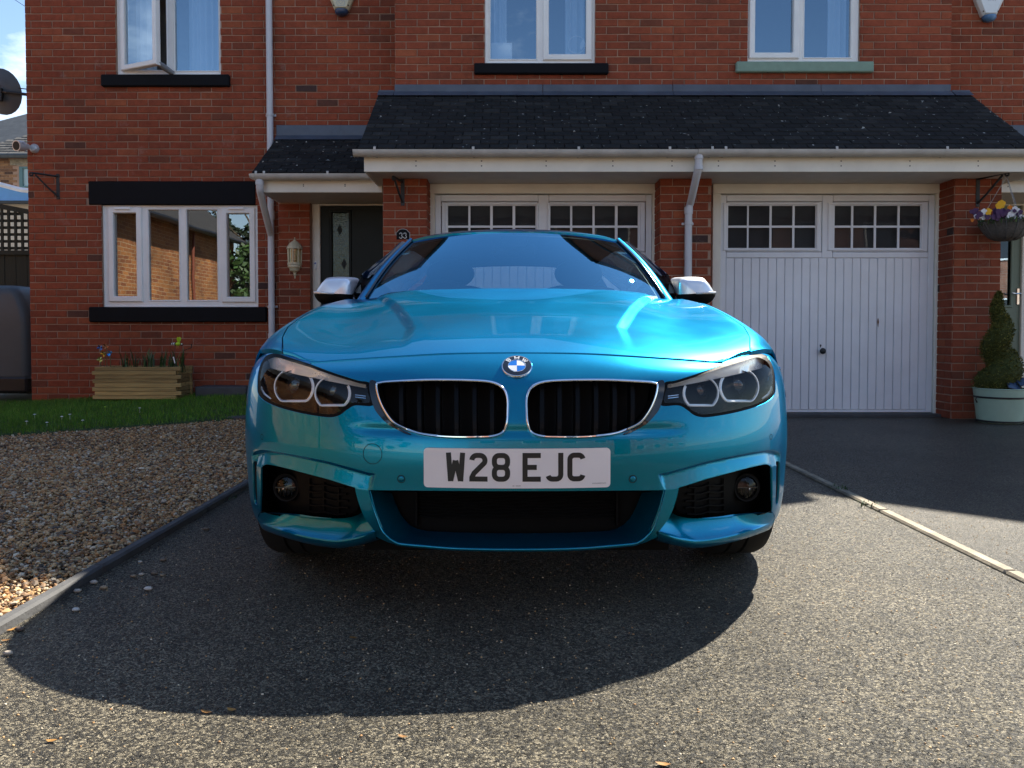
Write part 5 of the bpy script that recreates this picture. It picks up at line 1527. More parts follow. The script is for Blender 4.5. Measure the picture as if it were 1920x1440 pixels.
for (u, v, dx, dz, yaw) in ((1901, 722, 13, 8, 0.25), (1917, 716, 9, 6, -0.3)):
    c = at(u, v, YT - r1 * 0.82)
    o_ = thing('solar_panel', (c.x, c.y, c.z), 'small blue solar panel clipped on the front rim of the tub' if u < 1910 else 'small dark solar panel at the far right rim of the tub', 'solar panel')
    k = c.y / FPX
    ca_, sa_ = math.cos(yaw), math.sin(yaw)
    P = [Vector((x_ * dx * k * ca_ + z_ * dz * k * sa_, z_ * 0.03, -x_ * dx * k * sa_ + z_ * dz * k * ca_)) + c for x_, z_ in ((-1, -1), (1, -1), (1, 1), (-1, 1))]
    b = MB(); n_ = Vector((0, -0.008, 0.003)); b.add([p for p in P] + [p - n_ for p in P], [(0, 1, 2, 3), (7, 6, 5, 4), (0, 4, 5, 1), (1, 5, 6, 2), (2, 6, 7, 3), (3, 7, 4, 0)]); b.build('casing', m_black_plastic, o_)
    cc = sum(P, Vector()) / 4
    b = MB(); Q = [cc + (p - cc) * 0.86 + n_ * 0.15 for p in P]; b.add(Q, [(0, 1, 2, 3)]); b.build('cell', m_solar, o_)
    b = MB(); b.tube([cc, cc + Vector((0, 0.02, -0.06))], 0.004, 6); b.build('spike', m_black_plastic, o_)

# ------------------------------------------------------------------ beyond the left corner
YFN = 10.2
fx1 = rx(70, YFN)
fen = thing('trellis_fence', (fx1 - 0.9, YFN, 0), 'dark stained fence with sloping lattice trellis top beside the house', 'fence')
m_fence = M('dark green black fence stain', (0.022, 0.026, 0.018), 0.85, var=0.3, vs=8, bump=0.003, bs=30, stretch=(6, 6, 0.6))
fz = rz(474, YFN)
n_ = 14; w_ = 0.145
for i in range(n_):
    b = MB(); b.rbox(fx1 - (i + 1) * w_ + 0.003, fx1 - i * w_ - 0.003, YFN + random.uniform(0, 0.006), YFN + 0.022, 0.02, fz - 0.02, 0.003); b.build('plank', m_fence, fen)
b = MB(); b.rbox(fx1 - n_ * w_, fx1, YFN - 0.03, YFN + 0.03, fz - 0.03, fz + 0.03, 0.005); b.build('rail', m_fence, fen)
def topz(x): return np.interp(x, [rx(0, YFN), rx(52, YFN)], [rz(384, YFN), rz(400, YFN)])
for i in range(13):
    x_ = fx1 - 0.02 - i * 0.087
    b = MB(); b.rbox(x_ - 0.018, x_ + 0.018, YFN - 0.01, YFN + 0.005, fz + 0.03, float(topz(x_)), 0.002); b.build('lattice_slat', m_fence, fen)
for i in range(6):
    z_ = fz + 0.06 + i * 0.088
    xs_ = [x_ for x_ in np.linspace(fx1 - 1.2, fx1, 30) if topz(x_) > z_ + 0.03]
    if len(xs_) < 2: continue
    b = MB(); b.rbox(xs_[0], xs_[-1], YFN + 0.005, YFN + 0.018, z_ - 0.018, z_ + 0.018, 0.002); b.build('lattice_slat', m_fence, fen)
b = MB(); xa, xb = fx1 - 1.3, fx1
b.add([(xa, YFN - 0.02, float(topz(rx(0, YFN))) + 0.11), (xb, YFN - 0.02, rz(405, YFN)), (xb, YFN - 0.02, rz(400, YFN) + 0.03), (xa, YFN - 0.02, float(topz(rx(0, YFN))) + 0.17)] + [(xa, YFN + 0.03, float(topz(rx(0, YFN))) + 0.11), (xb, YFN + 0.03, rz(405, YFN)), (xb, YFN + 0.03, rz(400, YFN) + 0.03), (xa, YFN + 0.03, float(topz(rx(0, YFN))) + 0.17)], [(0, 1, 2, 3), (7, 6, 5, 4), (0, 4, 5, 1), (3, 2, 6, 7), (0, 3, 7, 4), (1, 5, 6, 2)])
b.build('top_rail', m_fence, fen)
# rounded grey vehicle parked in the gap
YV = 9.05
vz = rz(540, YV); vx1 = rx(47, YV)
van = thing('parked_van', (vx1 - 0.85, YV + 1.0, 0), 'dark grey rounded van end in the gap left of the brick house', 'van')
m_van = M('dusty grey paint', (0.055, 0.075, 0.09), 0.5, 0.0, coat=0.0, var=0.12, vs=3)
G = []
zl = rz(706, YV)
for j, zz in enumerate(np.linspace(zl, vz, 14)):
    t = j / 13
    inset = 0.0 if t < 0.55 else 0.12 * ((t - 0.55) / 0.45) ** 2.2
    xr = vx1 - inset * 1.4
    row = []
    for a in np.linspace(0, 1, 12):
        ang_ = a * math.pi / 2
        row.append((xr - 0.09 + 0.09 * math.sin(ang_), YV + inset * 0.6 + 0.09 * (1 - math.cos(ang_)), zz))
    row = [(xr - 1.5, YV + inset * 0.6, zz), (xr - 0.8, YV + inset * 0.6, zz)] + row + [(xr, YV + 2.6, zz)]
    G.append(row)
last = G[-1]; G.append([(p[0] - 0.10, p[1] + 0.12, p[2] + 0.04) for p in last]); G.append([(p[0] - 0.7, p[1] + 0.6, p[2] + 0.07) for p in last])
b = MB(); b.grid(G); b.build('body', m_van, van, smooth=True)
b = MB(); b.rbox(vx1 - 1.6, vx1 + 0.01, YV - 0.05, YV + 0.3, rz(735, YV), zl - 0.004, 0.02); b.build('bumper', m_black_plastic, van)
b = MB(); b.lathe([(0, 0), (0.2, 0), (0.29, 0.02), (0.30, 0.1), (0.29, 0.18), (0, 0.2)], (vx1 - 0.22, YV + 0.75, 0.30), 24, 'x'); b.build('wheel', m_black_plastic, van, smooth=True, angle=40)
b = MB(); b.rbox(vx1 - 1.5, vx1 - 0.02, YV + 0.3, YV + 2.6, 0.15, zl - 0.01, 0.02); b.build('underbody', m_black_plastic, van)
b = MB(); b.rbox(vx1 - 0.01, vx1 + 0.03, YV + 0.2, YV + 0.32, rz(668, YV), rz(648, YV), 0.01); b.build('marker_lamp', m_black_plastic, van)
# rendered outbuilding with a blue and white sheet roof
YO = 15.0
ob = thing('outbuilding', (rx(0, YO), YO, 0), 'cream rendered outbuilding with a blue and white sheet roof behind the trellis', 'outbuilding')
m_render = M('cream render', (0.62, 0.58, 0.47), 0.85, var=0.08, bump=0.002)
oz = rz(377, YO)
b = MB(); b.box(rx(-160, YO), rx(120, YO), YO, YO + 3, 0, oz); b.build('wall', m_render, ob)
m_sheet = M('blue roof sheet', (0.10, 0.32, 0.68), 0.35, var=0.06); m_sheetw = M('white roof trim', (0.75, 0.77, 0.8), 0.4)
xa, xb = rx(-160, YO), rx(120, YO)
z1, z2 = rz(342 - 65, YO), rz(362 + 27, YO)
b = MB(); b.add([(xa, YO - 0.15, oz - 0.02), (xb, YO - 0.15, oz - 0.02), (xb, YO - 0.15, oz + 0.08), (rx(52, YO), YO - 0.15, rz(362, YO)), (rx(0, YO), YO - 0.15, rz(349, YO)), (xa, YO - 0.15, rz(310, YO)), (xa, YO + 3, oz - 0.02), (xb, YO + 3, oz - 0.02), (xb, YO + 3, oz + 0.08), (rx(52, YO), YO + 3, rz(362, YO)), (rx(0, YO), YO + 3, rz(349, YO)), (xa, YO + 3, rz(310, YO))],
              [(0, 1, 2, 3, 4, 5), (11, 10, 9, 8, 7, 6), (0, 6, 7, 1), (2, 8, 9, 3), (3, 9, 10, 4), (4, 10, 11, 5)]); b.build('roof', m_sheet, ob)
b = MB(); b.tube([(xa, YO - 0.2, rz(307, YO)), (rx(0, YO), YO - 0.2, rz(346, YO)), (rx(52, YO), YO - 0.2, rz(359.5, YO)), (xb, YO - 0.2, oz + 0.1)], 0.05, 6); b.build('verge_trim', m_sheetw, ob)
b = MB(); b.rbox(xa, xb, YO - 0.18, YO - 0.13, oz - 0.08, oz - 0.02, 0.005); b.build('gutter', m_black_plastic, ob)
# old brick house with slate roof
YH = 22.0
oh = thing('old_brick_house', (rx(0, YH), YH, 0), 'old brown brick house with stone slate roof behind the blue roof', 'house')
hz = rz(294, YH)
m_oldb = ramp_mat('old brown brick', [(0, (0.05, 0.03, 0.025)), (0.5, (0.20, 0.10, 0.055)), (1, (0.30, 0.16, 0.08))], 0.85, 0.002, 60.0, 0.3)
b = MB(); b.holes_plate((rx(-200, YH), rx(150, YH), 0, hz), [(rx(37, YH), rx(66, YH), rz(352, YH), rz(312, YH))], FRONT(YH), 0.0, 0.3); wl_ = b.build('wall', m_mortar, oh)
bb = MB()
for k in range(int(rz(365, YH) / 0.075), int(hz / 0.075)):
    for i in range(26):
        x_ = rx(-12, YH) + i * 0.225 - (0.1125 if k % 2 else 0)
        xe = x_ + 0.212
        z_ = k * 0.075
        if xe > rx(36, YH) and z_ + 0.07 > rz(353, YH) and z_ < rz(311, YH): continue
        if xe > rx(70, YH): continue
        bb.box(x_, xe, YH - 0.012, YH + 0.01, z_ + 0.006, z_ + 0.069, tone=random.random())
o = bb.build('brickwork', m_oldb, wl_, fix=False); o['kind'] = 'stuff'
b = MB(); b.rbox(rx(20, YH), rx(80, YH), YH - 0.02, YH + 0.1, rz(311, YH), rz(297, YH), 0.02); b.build('stone_lintel', m_conc, oh)
b = MB(); wr_ = (rx(37, YH), rx(66, YH), rz(352, YH), rz(312, YH)); ring(b, wr_, (wr_[0] + 0.1, wr_[1] - 0.08, wr_[2] + 0.05, wr_[3] - 0.06), YH - 0.01, YH + 0.08, 0.01); b.build('window', M('teal paint', (0.08, 0.16, 0.17), 0.5), oh)
b = MB(); b.box(wr_[0] + 0.06, wr_[1] - 0.06, YH + 0.04, YH + 0.05, wr_[2], wr_[3]); b.build('pane', M('bright net curtain', (0.30, 0.40, 0.42), 0.3), oh)
m_slr = ramp_mat('stone slate', [(0, (0.05, 0.05, 0.05)), (1, (0.11, 0.105, 0.10))], 0.9, 0.004, 40.0, 0.35)
rz0, rz1 = hz, rz(262, YH) + 1.2
p = R(38); hx_ = rx(-8, YH)
ov = MB(); ov.add([(rx(-230, YH), YH - 0.2, hz), (rx(170, YH), YH - 0.2, hz), (rx(170, YH), YH + 3.0, hz + 3.2 * math.tan(p)), (rx(60, YH), YH + 3.0, hz + 3.2 * math.tan(p)), (rx(-230, YH), YH - 0.1, hz + 0.05)], [(0, 1, 2, 3, 4)]); rf_ = ov.build('roof', m_slate, oh)
sl = MB()
for k in range(28):
    s_ = k * 0.15
    y_, z_ = YH - 0.22 + s_ * math.cos(p), hz + 0.02 + s_ * math.sin(p)
    # hip line climbs to the right
    xh = rx(-30, YH) + (s_ * math.cos(p)) * 0.92
    x_ = xh - random.uniform(0, 0.2)
    while x_ < rx(70, YH) + 0.4:
        wd = random.uniform(0.18, 0.34)
        sl.add([(x_, y_, z_ + 0.03), (x_ + wd - 0.01, y_, z_ + 0.03), (x_ + wd - 0.01, y_ + 0.17 * math.cos(p), z_ + 0.17 * math.sin(p) + 0.01), (x_, y_ + 0.17 * math.cos(p), z_ + 0.17 * math.sin(p) + 0.01), (x_, y_, z_ - 0.01), (x_ + wd - 0.01, y_, z_ - 0.01)], [(0, 1, 2, 3), (4, 5, 1, 0)], random.random())
        x_ += wd
sl.build('slating', m_slr, rf_, fix=False)['kind'] = 'stuff'
b = MB(); b.tube([(rx(-200, YH), YH - 0.28, hz - 0.03), (rx(120, YH), YH - 0.28, hz - 0.03)], 0.07, 8); b.build('gutter', m_slate, oh)
# telephone wire across the top corner
b = MB(); b.tube([at(-60, -60, 12.0), at(24, -3, 12.0), at(120, 60, 12.0)], 0.004, 5)
tag(b.build('telephone_wire', m_black_plastic, loc=(-8, 12, 5)), 'thin overhead wire crossing the sky in the top left corner', 'wire')

# ------------------------------------------------------------------ across the road (seen in the window panes, glass and chrome)
def far_house(x0, x1, yf, depth, eave, ridge, label, m_b, nwin=3, gable_to_street=False, windows=True):
    r = thing('street_house', ((x0 + x1) / 2, yf, 0), label, 'house')
    b = MB(); b.box(x0, x1, yf - depth, yf, 0, eave); 
    if gable_to_street:
        xm = (x0 + x1) / 2
        b.add([(x0, yf, eave), (x1, yf, eave), (xm, yf, ridge), (x0, yf - depth, eave), (x1, yf - depth, eave), (xm, yf - depth, ridge)], [(0, 1, 2), (5, 4, 3)])
    b.build('wall', m_b, r)
    rf = MB(); ov_ = 0.3
    if gable_to_street:
        xm = (x0 + x1) / 2; k = (ridge - eave) / (xm - x0)
        for s_ in (-1, 1):
            xe = xm + s_ * (xm - x0 + ov_)
            rf.add([(xe, yf + 0.2, eave - ov_ * k), (xm, yf + 0.2, ridge + 0.03), (xm, yf - depth - 0.2, ridge + 0.03), (xe, yf - depth - 0.2, eave - ov_ * k)], [(0, 1, 2, 3)])
    else:
        ym = yf - depth / 2; k = (ridge - eave) / (depth / 2)
        for s_ in (-1, 1):
            ye = ym + s_ * (depth / 2 + ov_)
            rf.add([(x0 - 0.2, ye, eave - ov_ * k), (x1 + 0.2, ye, eave - ov_ * k), (x1 + 0.2, ym, ridge), (x0 - 0.2, ym, ridge)], [(0, 1, 2, 3)])
        for xx in (x0, x1):
            rf.add([(xx, yf, eave), (xx, yf - depth, eave), (xx, ym, ridge)], [(0, 1, 2)])
    rf.build('roof', m_tile_main, r)
    if windows:
        for zz in (0.9, 3.4):
            for i in range(nwin):
                xc = x0 + (x1 - x0) * (i + 0.5) / nwin
                w2 = MB(); ring(w2, (xc - 0.6, xc + 0.6, -zz - 1.2, -zz), (xc - 0.53, xc + 0.53, -zz - 1.13, -zz - 0.07), -0.04, 0.05, 0.01)
                w2.v = [(a, yf - y_, -z_) for a, y_, z_ in w2.v]
                fr = w2.build('window', m_upvc, r)
                w2 = MB(); w2.box(xc - 0.55, xc + 0.55, yf - 0.005, yf + 0.012, zz + 0.05, zz + 1.15); w2.build('pane', m_far_pane, fr)
    return r
m_rustpipe = M('brick red pipe', (0.16, 0.045, 0.025), 0.5)
m_far_pane = M('far window glass', (0.03, 0.035, 0.045), 0.08)
def brickwall_mat(name, c1, c2, c3):
    m = bpy.data.materials.new(name); m.use_nodes = True
    nt = m.node_tree; L = nt.links.new; bs = nt.nodes['Principled BSDF']
    g = _n(nt, 'ShaderNodeNewGeometry'); mp = _n(nt, 'ShaderNodeSeparateXYZ'); cb2 = _n(nt, 'ShaderNodeCombineXYZ')
    sm = _n(nt, 'ShaderNodeMath', operation='ADD')
    L(g.outputs['Position'], mp.inputs[0]); L(mp.outputs[0], sm.inputs[0]); L(mp.outputs[1], sm.inputs[1]); L(sm.outputs[0], cb2.inputs[0]); L(mp.outputs[2], cb2.inputs[1])
    t = _n(nt, 'ShaderNodeTexBrick', i_Scale=1.0); t.inputs['Brick Width'].default_value = 0.225; t.inputs['Row Height'].default_value = 0.075; t.inputs['Mortar Size'].default_value = 0.006
    t.inputs['Color1'].default_value = (*c1, 1); t.inputs['Color2'].default_value = (*c2, 1); t.inputs['Mortar'].default_value = (*c3, 1)
    L(cb2.outputs[0], t.inputs['Vector'])
    n = _n(nt, 'ShaderNodeTexNoise', i_Scale=1.6, i_Detail=6.0); L(g.outputs['Position'], n.inputs['Vector'])
    mr = _n(nt, 'ShaderNodeMapRange', i_From_Min=0.3, i_From_Max=0.7, i_To_Min=0.6, i_To_Max=1.3); L(n.outputs['Fac'], mr.inputs['Value'])
    x = _n(nt, 'ShaderNodeVectorMath', operation='SCALE'); L(t.outputs['Color'], x.inputs[0]); L(mr.outputs[0], x.inputs['Scale']); L(x.outputs[0], bs.inputs['Base Color'])
    bs.inputs['Roughness'].default_value = 0.85
    return m
m_ob = brickwall_mat('orange facing brick', (0.40, 0.17, 0.055), (0.24, 0.085, 0.035), (0.42, 0.30, 0.18))
m_rb = brickwall_mat('dull red facing brick', (0.26, 0.10, 0.055), (0.19, 0.07, 0.04), (0.30, 0.24, 0.2))
ow = thing('street_house', (-9.5, 1.0, 0), 'low orange brick building alongside, reflected in the lower left window', 'house')
b = MB(); b.box(-13.0, -7.2, -3.4, 6.2, 0, 3.3); b.add([(-13.0, y, 3.3) for y in (-3.4, 6.2)] + [(-7.2, y, 3.3) for y in (-3.4, 6.2)] + [(-10.1, y, 5.6) for y in (-3.4, 6.2)], [(0, 2, 4), (1, 5, 3)]); b.build('wall', m_ob, ow)
b = MB()
for xe in (-6.95, -13.25): b.add([(xe, -3.6, 3.13), (xe, 6.4, 3.13), (-10.1, 6.4, 5.65), (-10.1, -3.6, 5.65)], [(0, 1, 2, 3)])
b.build('roof', m_tile_main, ow)
b = MB(); b.tube([(-6.93, -3.6, 3.08), (-6.93, 6.4, 3.08)], 0.06, 8); b.build('gutter', m_black_plastic, ow)
b = MB(); b.tube([(-7.12, -0.6, 3.05), (-7.12, -0.6, 0.0)], 0.036, 8); b.build('downpipe', m_rustpipe, ow)
def leafy(name, label, cat, c, h, rad, n, mat, trunk=True, base=0.3):
    """Tree or hedge: trunk with limbs and a crown of separate leaf sprays in uneven clumps."""
    r = thing(name, (c[0], c[1], 0), label, cat)
    if trunk:
        b = MB(); b.tube([(c[0], c[1], 0), (c[0] + 0.05, c[1], h * 0.35), (c[0] - 0.03, c[1] + 0.04, h * 0.8)], [0.07, 0.055, 0.02], 8)
        for k in range(6):
            a = k * 1.05; z0 = h * (0.3 + 0.07 * k)
            b.tube([(c[0], c[1], z0), (c[0] + rad[0] * 0.6 * math.cos(a), c[1] + rad[1] * 0.6 * math.sin(a), z0 + 0.25 * h)], [0.03, 0.008], 5)
        b.build('trunk', bpy.data.materials['grey brown bark'], r)
    b = MB(); cl = []
    for k in range(26):
        cl.append((c[0] + random.uniform(-1, 1) * rad[0] * 0.75, c[1] + random.uniform(-1, 1) * rad[1] * 0.75, h * random.uniform(base, 0.9), random.uniform(0.3, 0.55) * min(rad[0], rad[1], 1.2), random.random()))
    for i in range(n):
        q = random.choice(cl); d = Vector((random.gauss(0, 1), random.gauss(0, 1), random.gauss(0, 1))).normalized() * q[3] * random.uniform(0.5, 1.0)
        p = Vector(q[:3]) + d
        if p.z < 0.05: continue
        u_ = Vector((random.gauss(0, 1), random.gauss(0, 1), random.gauss(0, 1))).normalized(); w_ = u_.cross(d).normalized() if d.length > 0 else Vector((1, 0, 0))
        s_ = random.uniform(0.05, 0.11)
        b.add([p - u_ * s_, p + w_ * s_ * 0.5, p + u_ * s_, p - w_ * s_ * 0.5], [(0, 1, 2, 3)], min(1, max(0, 0.6 * q[4] + 0.4 * random.random())))
    b.build('crown', mat, r, fix=False)['kind'] = 'stuff'
    return r
leafy('garden_tree', 'small green tree reflected in the right pane of the lower window', 'tree', (-6.6, -3.0), 3.4, (0.75, 0.75), 2600, m_leaf)
m_dkleaf = ramp_mat('dark evergreen leaf', [(0, (0.008, 0.016, 0.008)), (1, (0.025, 0.045, 0.02))], 0.6, 0.0, 60.0, 0.2, 0.3)
leafy('added_evergreen', 'unseen dark evergreen tree added behind the small green tree to darken reflections', 'tree', (-8.0, -7.5), 6.5, (2.8, 0.9), 5000, m_dkleaf, True, 0.12)  # tree added out of view to darken reflections in panes and headlamp
far_house(-3.0, 7.5, -12.5, 8.0, 5.0, 7.8, 'red brick house with white windows across the road behind the viewer', m_rb, 4)
far_house(9.0, 19.0, -12.0, 8.0, 5.0, 7.8, 'red brick house far across the road, the one at the far end', m_rb, 4)

# ================================================================== the car
XC = 0.014
NOSE = 2.16
car = thing('parked_car', (XC, 4.3, 0), 'metallic bright blue car with round ringed headlamps parked on the drive', 'car')

def cspline(xk, yk):
    """Natural cubic spline with straight ends."""
    xk = np.array(xk, float); yk = np.array(yk, float); n = len(xk); h = np.diff(xk)
    A = np.zeros((n, n)); r = np.zeros(n); A[0, 0] = A[-1, -1] = 1
    for i in range(1, n - 1):
        A[i, i - 1], A[i, i], A[i, i + 1] = h[i - 1], 2 * (h[i - 1] + h[i]), h[i]
        r[i] = 6 * ((yk[i + 1] - yk[i]) / h[i] - (yk[i] - yk[i - 1]) / h[i - 1])
    Mm = np.linalg.solve(A, r)
    s0 = (yk[1] - yk[0]) / h[0] - h[0] * (2 * Mm[0] + Mm[1]) / 6
    s1 = (yk[-1] - yk[-2]) / h[-1] + h[-1] * (2 * Mm[-1] + Mm[-2]) / 6
    def f(x):
        x = np.asarray(x, float); xc = np.clip(x, xk[0], xk[-1])
        i = np.clip(np.searchsorted(xk, xc) - 1, 0, n - 2)
        a, b_ = (xk[i + 1] - xc), (xc - xk[i]); hh = h[i]
        y = (Mm[i] * a ** 3 + Mm[i + 1] * b_ ** 3) / (6 * hh) + (yk[i] / hh - Mm[i] * hh / 6) * a + (yk[i + 1] / hh - Mm[i + 1] * hh / 6) * b_
        return y + np.where(x < xk[0], (x - xk[0]) * s0, 0) + np.where(x > xk[-1], (x - xk[-1]) * s1, 0)
    return f
def pchip(xk, yk):
    xk = np.array(xk, float); yk = np.array(yk, float); h = np.diff(xk); d = np.diff(yk) / h; n = len(xk)
    m = np.zeros(n); m[0], m[-1] = d[0], d[-1]
    for i in range(1, n - 1):
        if d[i - 1] * d[i] > 0:
            w1, w2 = 2 * h[i] + h[i - 1], h[i] + 2 * h[i - 1]
            m[i] = (w1 + w2) / (w1 / d[i - 1] + w2 / d[i])
    def f(x):
        x = np.asarray(x, float); xc = np.clip(x, xk[0], xk[-1])
        i = np.clip(np.searchsorted(xk, xc) - 1, 0, n - 2); t = (xc - xk[i]) / h[i]
        y = yk[i] * (1 + 2 * t) * (1 - t) ** 2 + h[i] * m[i] * t * (1 - t) ** 2 + yk[i + 1] * t * t * (3 - 2 * t) + h[i] * m[i + 1] * t * t * (t - 1)
        return y + (x - xc) * np.where(x < xk[0], m[0], m[-1])
    return f
def sstep(a, b, x):
    t = np.clip((np.asarray(x, float) - a) / (b - a), 0, 1)
    return t * t * (3 - 2 * t)

# ---- body form. Plan curve of the nose: superellipse of half width W, depth A
HW, PA, PE = 0.912, 0.60, 2.2
def plan_y(x):
    t = np.clip(np.abs(x) / HW, 0, 1) ** PE
    return PA * (1 - np.sqrt(np.clip(1 - t, 0, 1)))
# hood/wing heights
zc = cspline([2.20, 2.33, 2.6, 2.9, 3.2, 3.45, 3.8], [0.690, 0.757, 0.838, 0.905, 0.962, 0.998, 1.035])
_dx = [0, .15, .3, .45, .58, .68, .76, .82, .865, .895, .912]
drop0 = cspline(_dx, [0, .002, .008, .018, .028, .034, .038, .045, .066, .110, .180])
drop1 = cspline(_dx, [0, .001, .006, .014, .027, .038, .044, .052, .078, .132, .210])
def T(x, y):
    """Height of bonnet and wings."""
    x = np.abs(x)
    k = sstep(2.5, 3.3, y)
    d = drop0(x) * (1 - k) + drop1(x) * k
    # power dome between two creases that close in towards the grilles, fading before the leading edge
    c = np.interp(y, [2.3, 2.6, 2.95, 3.45], [0.33, 0.335, 0.43, 0.585])
    amp = 0.013 * sstep(2.36, 2.75, y)
    dome = amp * (1 - sstep(-0.008, 0.032, x - c))
    # shallow hollow between crease and wing crest
    mid = (c + 0.78) / 2
    hollow = -0.008 * sstep(2.4, 2.8, y) * np.exp(-((x - mid) / 0.11) ** 2)
    roll = -0.022 * sstep(0.15, 0.66, x) * np.exp(-np.clip(y - 2.16 - plan_y(np.minimum(x, 0.87)) - 0.10, 0, None) / 0.10)
    return zc(y) - d + dome + hollow + roll
SH = lambda x: 0.170 - 0.062 * sstep(0.12, 0.66, x)
def y_h(x): return NOSE + plan_y(x) + SH(x)
# arc length along the plan curve
_q = np.concatenate([np.linspace(0, 1, 700), 1 + np.linspace(0.001, 0.6, 120)])
def _planq(q):
    th = np.clip(q, 0, 1) * math.pi / 2
    return np.sin(th) ** (2 / PE), PA * (1 - np.cos(th)) + np.clip(q - 1, 0, None) * 1.0
_px, _py = _planq(_q)
_s = np.concatenate([[0], np.cumsum(np.hypot(np.diff(_px * HW), np.diff(_py)))])
s2q = lambda s: np.interp(s, _s, _q)
_nx = np.gradient(_py, _s); _ny = -np.gradient(_px * HW, _s)
def nrm(s): return np.interp(s, _s, _nx), np.interp(s, _s, _ny)
Wz = cspline([.15, .20, .25, .35, .5, .62, .70, .735, .755, .79], [.890, .912, .920, .924, .926, .923, .908, .890, .871, .83])
sbz = cspline([.15, .20, .24, .30, .39, .45, .52, .56, .62, .67, .705, .732, .755], [.075, .046, .028, .013, .005, .000, .006, .016, .040, .066, .098, .131, .170])
sbs = cspline([.15, .20, .24, .30, .39, .45, .52, .56, .62, .67, .705, .732, .755], [.075, .046, .028, .013, .005, .000, .004, .010, .018, .027, .041, .066, .108])
_xt = np.linspace(0, HW, 200); _zh = T(_xt, y_h(_xt))
def zh_of_x(x): return np.interp(np.clip(x, 0, 0.875), _xt, _zh)
def F0(s, z):
    """Front fascia base surface, right half (x >= 0), local to the car axis."""
    s = np.asarray(s, float); z = np.asarray(z, float)
    sa = np.abs(s)
    u, dy = _planq(s2q(sa))
    x = Wz(z) * u
    zh = zh_of_x(x)
    zz = np.where(z > 0.5, 0.5 + (z - 0.5) * (0.755 - 0.5) / (zh - 0.5), z)
    kx = sstep(0.12, 0.66, x)
    zq = np.minimum(zz, 0.757)
    sb = sbz(zq) * (1 - kx) + sbs(zq) * kx + np.clip(zz - 0.757, 0, None) * 2.9
    y = NOSE + sb + dy
    return np.stack([np.sign(s + 1e-12) * x, y, z + 0 * x], -1)
def offs(P, s, off):
    nx, ny = nrm(np.abs(s))
    P = P.copy(); P[..., 0] += np.sign(s + 1e-12) * nx * off; P[..., 1] += ny * off
    return P
# pixel of the photograph (left half of the car) -> (s, z) on the fascia
_gs, _gz = np.meshgrid(np.linspace(0, 1.35, 271), np.linspace(0.17, 0.79, 125), indexing='ij')
_gP = project(F0(_gs, _gz).reshape(-1, 3))
S_TAN = 0.995
def inv(u, v, off=0.0):
    tu, tv = 960 + (969 - u), v
    i = int(np.argmin((_gP[:, 0] - tu) ** 2 + (_gP[:, 1] - tv) ** 2 + np.where(_gs.ravel() > 0.985, 1e6, 0)))
    s, z = float(_gs.ravel()[i]), float(_gz.ravel()[i])
    fn = lambda a: project(offs(F0(np.array([a[0]]), np.array([a[1]])), np.array([a[0]]), off)[0])[0]
    s = min(s, S_TAN); a = np.array([s, z])
    for _ in range(24):
        p = fn(a); e = np.array([tu, tv]) - p
        h = 1e-4
        J = np.stack([(fn(a + [h, 0]) - p) / h, (fn(a + [0, h]) - p) / h], 1)
        st = np.linalg.lstsq(J + 1e-9, e, rcond=None)[0]
        a = a + np.clip(st, -0.012, 0.012)
        a[0] = min(max(a[0], 0.0), S_TAN); a[1] = min(max(a[1], 0.15), 0.80)
    return a
def invs(pts, off=0.0): return np.array([inv(u, v, off) for u, v in pts])
def smooth_poly(P, n=3, closed=True, step=0.006):
    """Catmull-Rom through the points, resampled at about `step`."""
    P = np.asarray(P, float); m = len(P); out = []
    rngs = range(m) if closed else range(m - 1)
    for i in rngs:
        if closed: p0, p1, p2, p3 = P[i - 1], P[i], P[(i + 1) % m], P[(i + 2) % m]
        else: p0, p1, p2, p3 = P[max(i - 1, 0)], P[i], P[i + 1], P[min(i + 2, m - 1)]
        k = max(1, int(round(np.hypot(*(p2 - p1)[:2]) / step)))
        for j in range(k):
            t = j / k
            out.append(0.5 * ((2 * p1) + (-p0 + p2) * t + (2 * p0 - 5 * p1 + 4 * p2 - p3) * t * t + (-p0 + 3 * p1 - 3 * p2 + p3) * t ** 3))
    if not closed: out.append(P[-1])
    return np.array(out)
def inside(P, poly):
    x, y = P[:, 0], P[:, 1]; c = np.zeros(len(P), bool); n = len(poly)
    for i in range(n):
        x0, y0 = poly[i - 1]; x1, y1 = poly[i]
        k = (y0 > y) != (y1 > y)
        if y1 != y0: c ^= k & (x < (x1 - x0) * (y - y0) / (y1 - y0) + x0)
    return c
